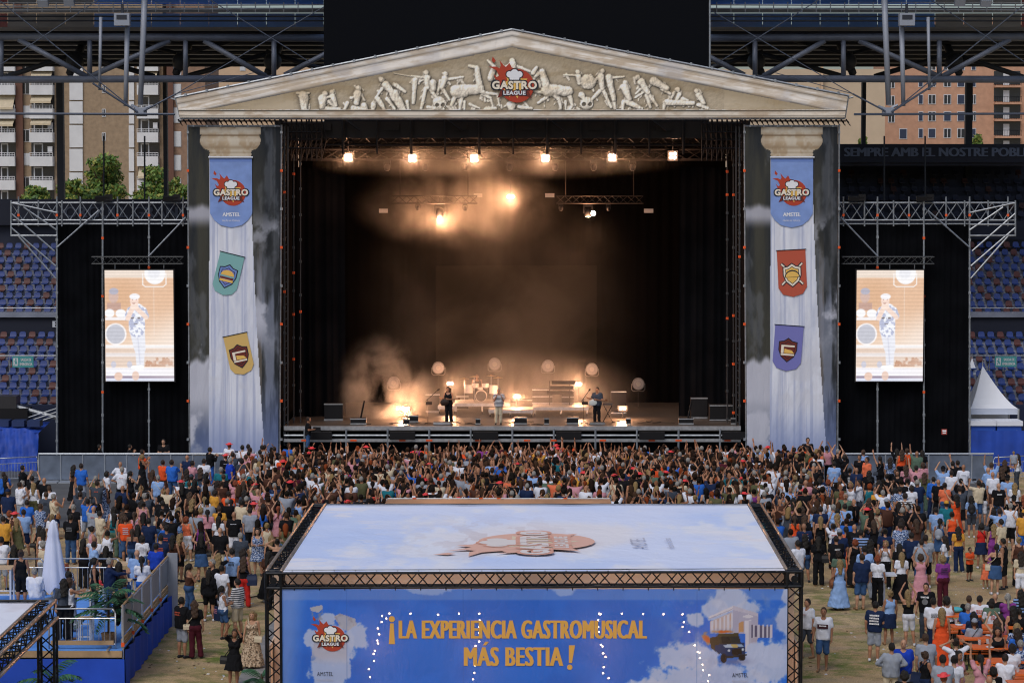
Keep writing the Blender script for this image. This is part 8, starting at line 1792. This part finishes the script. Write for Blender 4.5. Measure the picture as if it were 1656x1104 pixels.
# ---- the packed crowd before the stage: too many to tell apart, one object
def crowd():
    g = random.Random(23); lib = []
    tmp = []
    def deci(V, F, target):
        me = mesh_np('tmp', V, F); ob = bpy.data.objects.new('tmp', me); COL.objects.link(ob); md = ob.modifiers.new('d', 'DECIMATE'); md.ratio = min(1.0, target / (len(F) * 2)); tmp.append((ob, me)); return ob
    jobs = []
    poses = [('s', a, f) for a in ('d', 'c', 'C', 'u', 'U', 'F', 'f', 'p') for f in (False, True)]
    H = .024
    for (lg, a, f) in poses:
        pr = PAIRS[a]; V, F, mi = body_piece(lg, pr, f, H); jobs.append((('b', a, f), deci(V, F, 430)))
        V, F = top_piece('t' if not f else 'n', pr, f, 0.0, H, .86); jobs.append((('t', a, f), deci(V, F, 130)))
    for f in (False, True): V, F = bottom_piece('p', 's', f, 0.0, H); jobs.append((('p', f), deci(V, F, 70)))
    for k in 'slwopu': V, F = hair_piece(k); jobs.append((('h', k), deci(V, F, 110)))
    V, F = hat_piece('h'); jobs.append((('hat',), deci(V, F, 120)))
    dg = bpy.context.evaluated_depsgraph_get(); L = {}
    for key, ob in jobs:
        me = bpy.data.meshes.new_from_object(ob.evaluated_get(dg)); me.calc_loop_triangles(); n = len(me.vertices); co = np.empty(n * 3, np.float32); me.vertices.foreach_get('co', co); t = np.empty(len(me.loop_triangles) * 3, np.int32); me.loop_triangles.foreach_get('vertices', t); L[key] = (co.reshape(-1, 3), t.reshape(-1, 3)); bpy.data.meshes.remove(me)
    for ob, me in tmp: bpy.data.objects.remove(ob); bpy.data.meshes.remove(me)
    Vs, Fs, Cs = [], [], []; n = 0
    tops = ['bk'] * 17 + ['wh'] * 8 + ['nv'] * 3 + ['lb'] * 2 + ['gy'] * 3 + ['dg'] * 3 + ['br'] * 3 + ['pk'] * 2 + ['ol', 'bl', 'bl', 'or', 'ye', 'tl', 'cr', 'cr', 'ps', 'co', 'gn', 'ma']
    def addp(V, F, M, col):
        nonlocal n; P = V @ M[:3, :3].T + M[:3, 3]; Vs.append(P); Fs.append(F + n); n += len(P); Cs.append(np.tile(np.array((*col, 1.0), np.float32), (len(P), 1)))
    def one(x, y, a):
        f = g.random() < .55; th = R(g.uniform(-25, 25)); s = g.uniform(.93, 1.0) if f else g.uniform(.99, 1.08); M = np.eye(4); c_, s_ = math.cos(th), math.sin(th); M[:3, :3] = np.array(((c_, -s_, 0), (s_, c_, 0), (0, 0, 1))) * s; M[:3, 3] = (x, y, 0)
        ta, tb = R(g.uniform(-4, 4)), R(g.uniform(-4, 4)); M[:3, :3] = M[:3, :3] @ np.array(((1, 0, tb), (0, 1, -ta), (-tb, ta, 1)))
        if g.random() < .5: M[:3, 0] *= -1.0
        sk = hexc(SKIN[g.choice('112234')]); hr = g.choice('lwopulw') if f else g.choice('sssssb'); hcol = hexc(HAIRC[g.choice('kkkkdddmmyr') if f else g.choice('kkkddddmgg')])
        addp(*L[('b', a, f)], M, sk); addp(*L[('t', a, f)], M, hexc(CC[g.choice(tops)][0])); addp(*L[('p', f)], M, hexc(CC[g.choice(['bk', 'jn', 'jn', 'nv', 'gy', 'dg'])][0])); (addp(*L[('h', hr)], M, hcol) if hr != 'b' else None)
        if g.random() < .025: addp(*L[('hat',)], M, hexc('#d9454a'))
    arms_far = ['C'] * 4 + ['u'] * 2 + ['c'] * 4 + ['U'] * 2 + ['F'] * 3 + ['d'] * 18 + ['p'] + ['f'] * 2; arms_near = ['d'] * 12 + ['C'] * 3 + ['c'] * 4 + ['F'] * 4 + ['U'] * 2 + ['u'] * 1 + ['f'] * 2
    pts = []; cellsz = .5; grid = {}
    def ok(x, y, d):
        for i in range(-1, 2):
            for j in range(-1, 2):
                for (px, py) in grid.get((int(x // cellsz) + i, int(y // cellsz) + j), ()):
                    if (px - x) ** 2 + (py - y) ** 2 < d * d: return False
        return True
    def put(x, y): grid.setdefault((int(x // cellsz), int(y // cellsz)), []).append((x, y))
    for (x, y) in seen_xy: put(x, y)
    y = 112.6
    while y > 79.0:
        s = FPX / y; t = (112.6 - y) / 33.0
        x0, x1 = (385 + 40 * t - CX) / s, (1340 - 20 * t - CX) / s
        if y < 86: x0, x1 = (440 - CX) / s, (1290 - CX) / s
        x = x0 + g.random() * .5
        while x < x1:
            xx = x + g.uniform(-.14, .14); yy = y + g.uniform(-.2, .2); edge = min(xx - x0, x1 - xx)
            if g.random() < (.62 if y < 100 else .9) * (.55 if edge < 1.5 else 1) and ok(xx, yy, .40 if y > 100 else .5):
                put(xx, yy); one(xx, yy, g.choice(arms_far if y > 101 else arms_near))
            x += g.uniform(.46, .62) if y > 100 else g.uniform(.55, .85)
        y -= .52 if y > 100 else .72
    # thin scatter between the named people on both sides
    for k in range(260):
        left = k % 2; u = g.uniform(-5, 430) if left else g.uniform(1300, 1490); v = g.uniform(775, 845); p = fit_head(u, v)
        if ok(p.x, p.y, .62) and p.y < 111 and not (left and u < 190 and v > 790) and not (left and u < 330 and v < 790): put(p.x, p.y); one(p.x, p.y, g.choice(arms_near))
    V = np.concatenate(Vs); F = np.concatenate(Fs); C = np.concatenate(Cs); me = mesh_np('crowd', V, F, None, True); a = me.color_attributes.new('print', 'FLOAT_COLOR', 'POINT'); a.data.foreach_set('color', C.ravel())
    o = link_mesh('crowd', me, None, attr_mat('crowd_cloth', rough=.8)); tag(o, 'dense audience packed before the stage with many arms raised', 'crowd', None, 'stuff'); print('crowd tris', len(F))
crowd()
finish_labels()
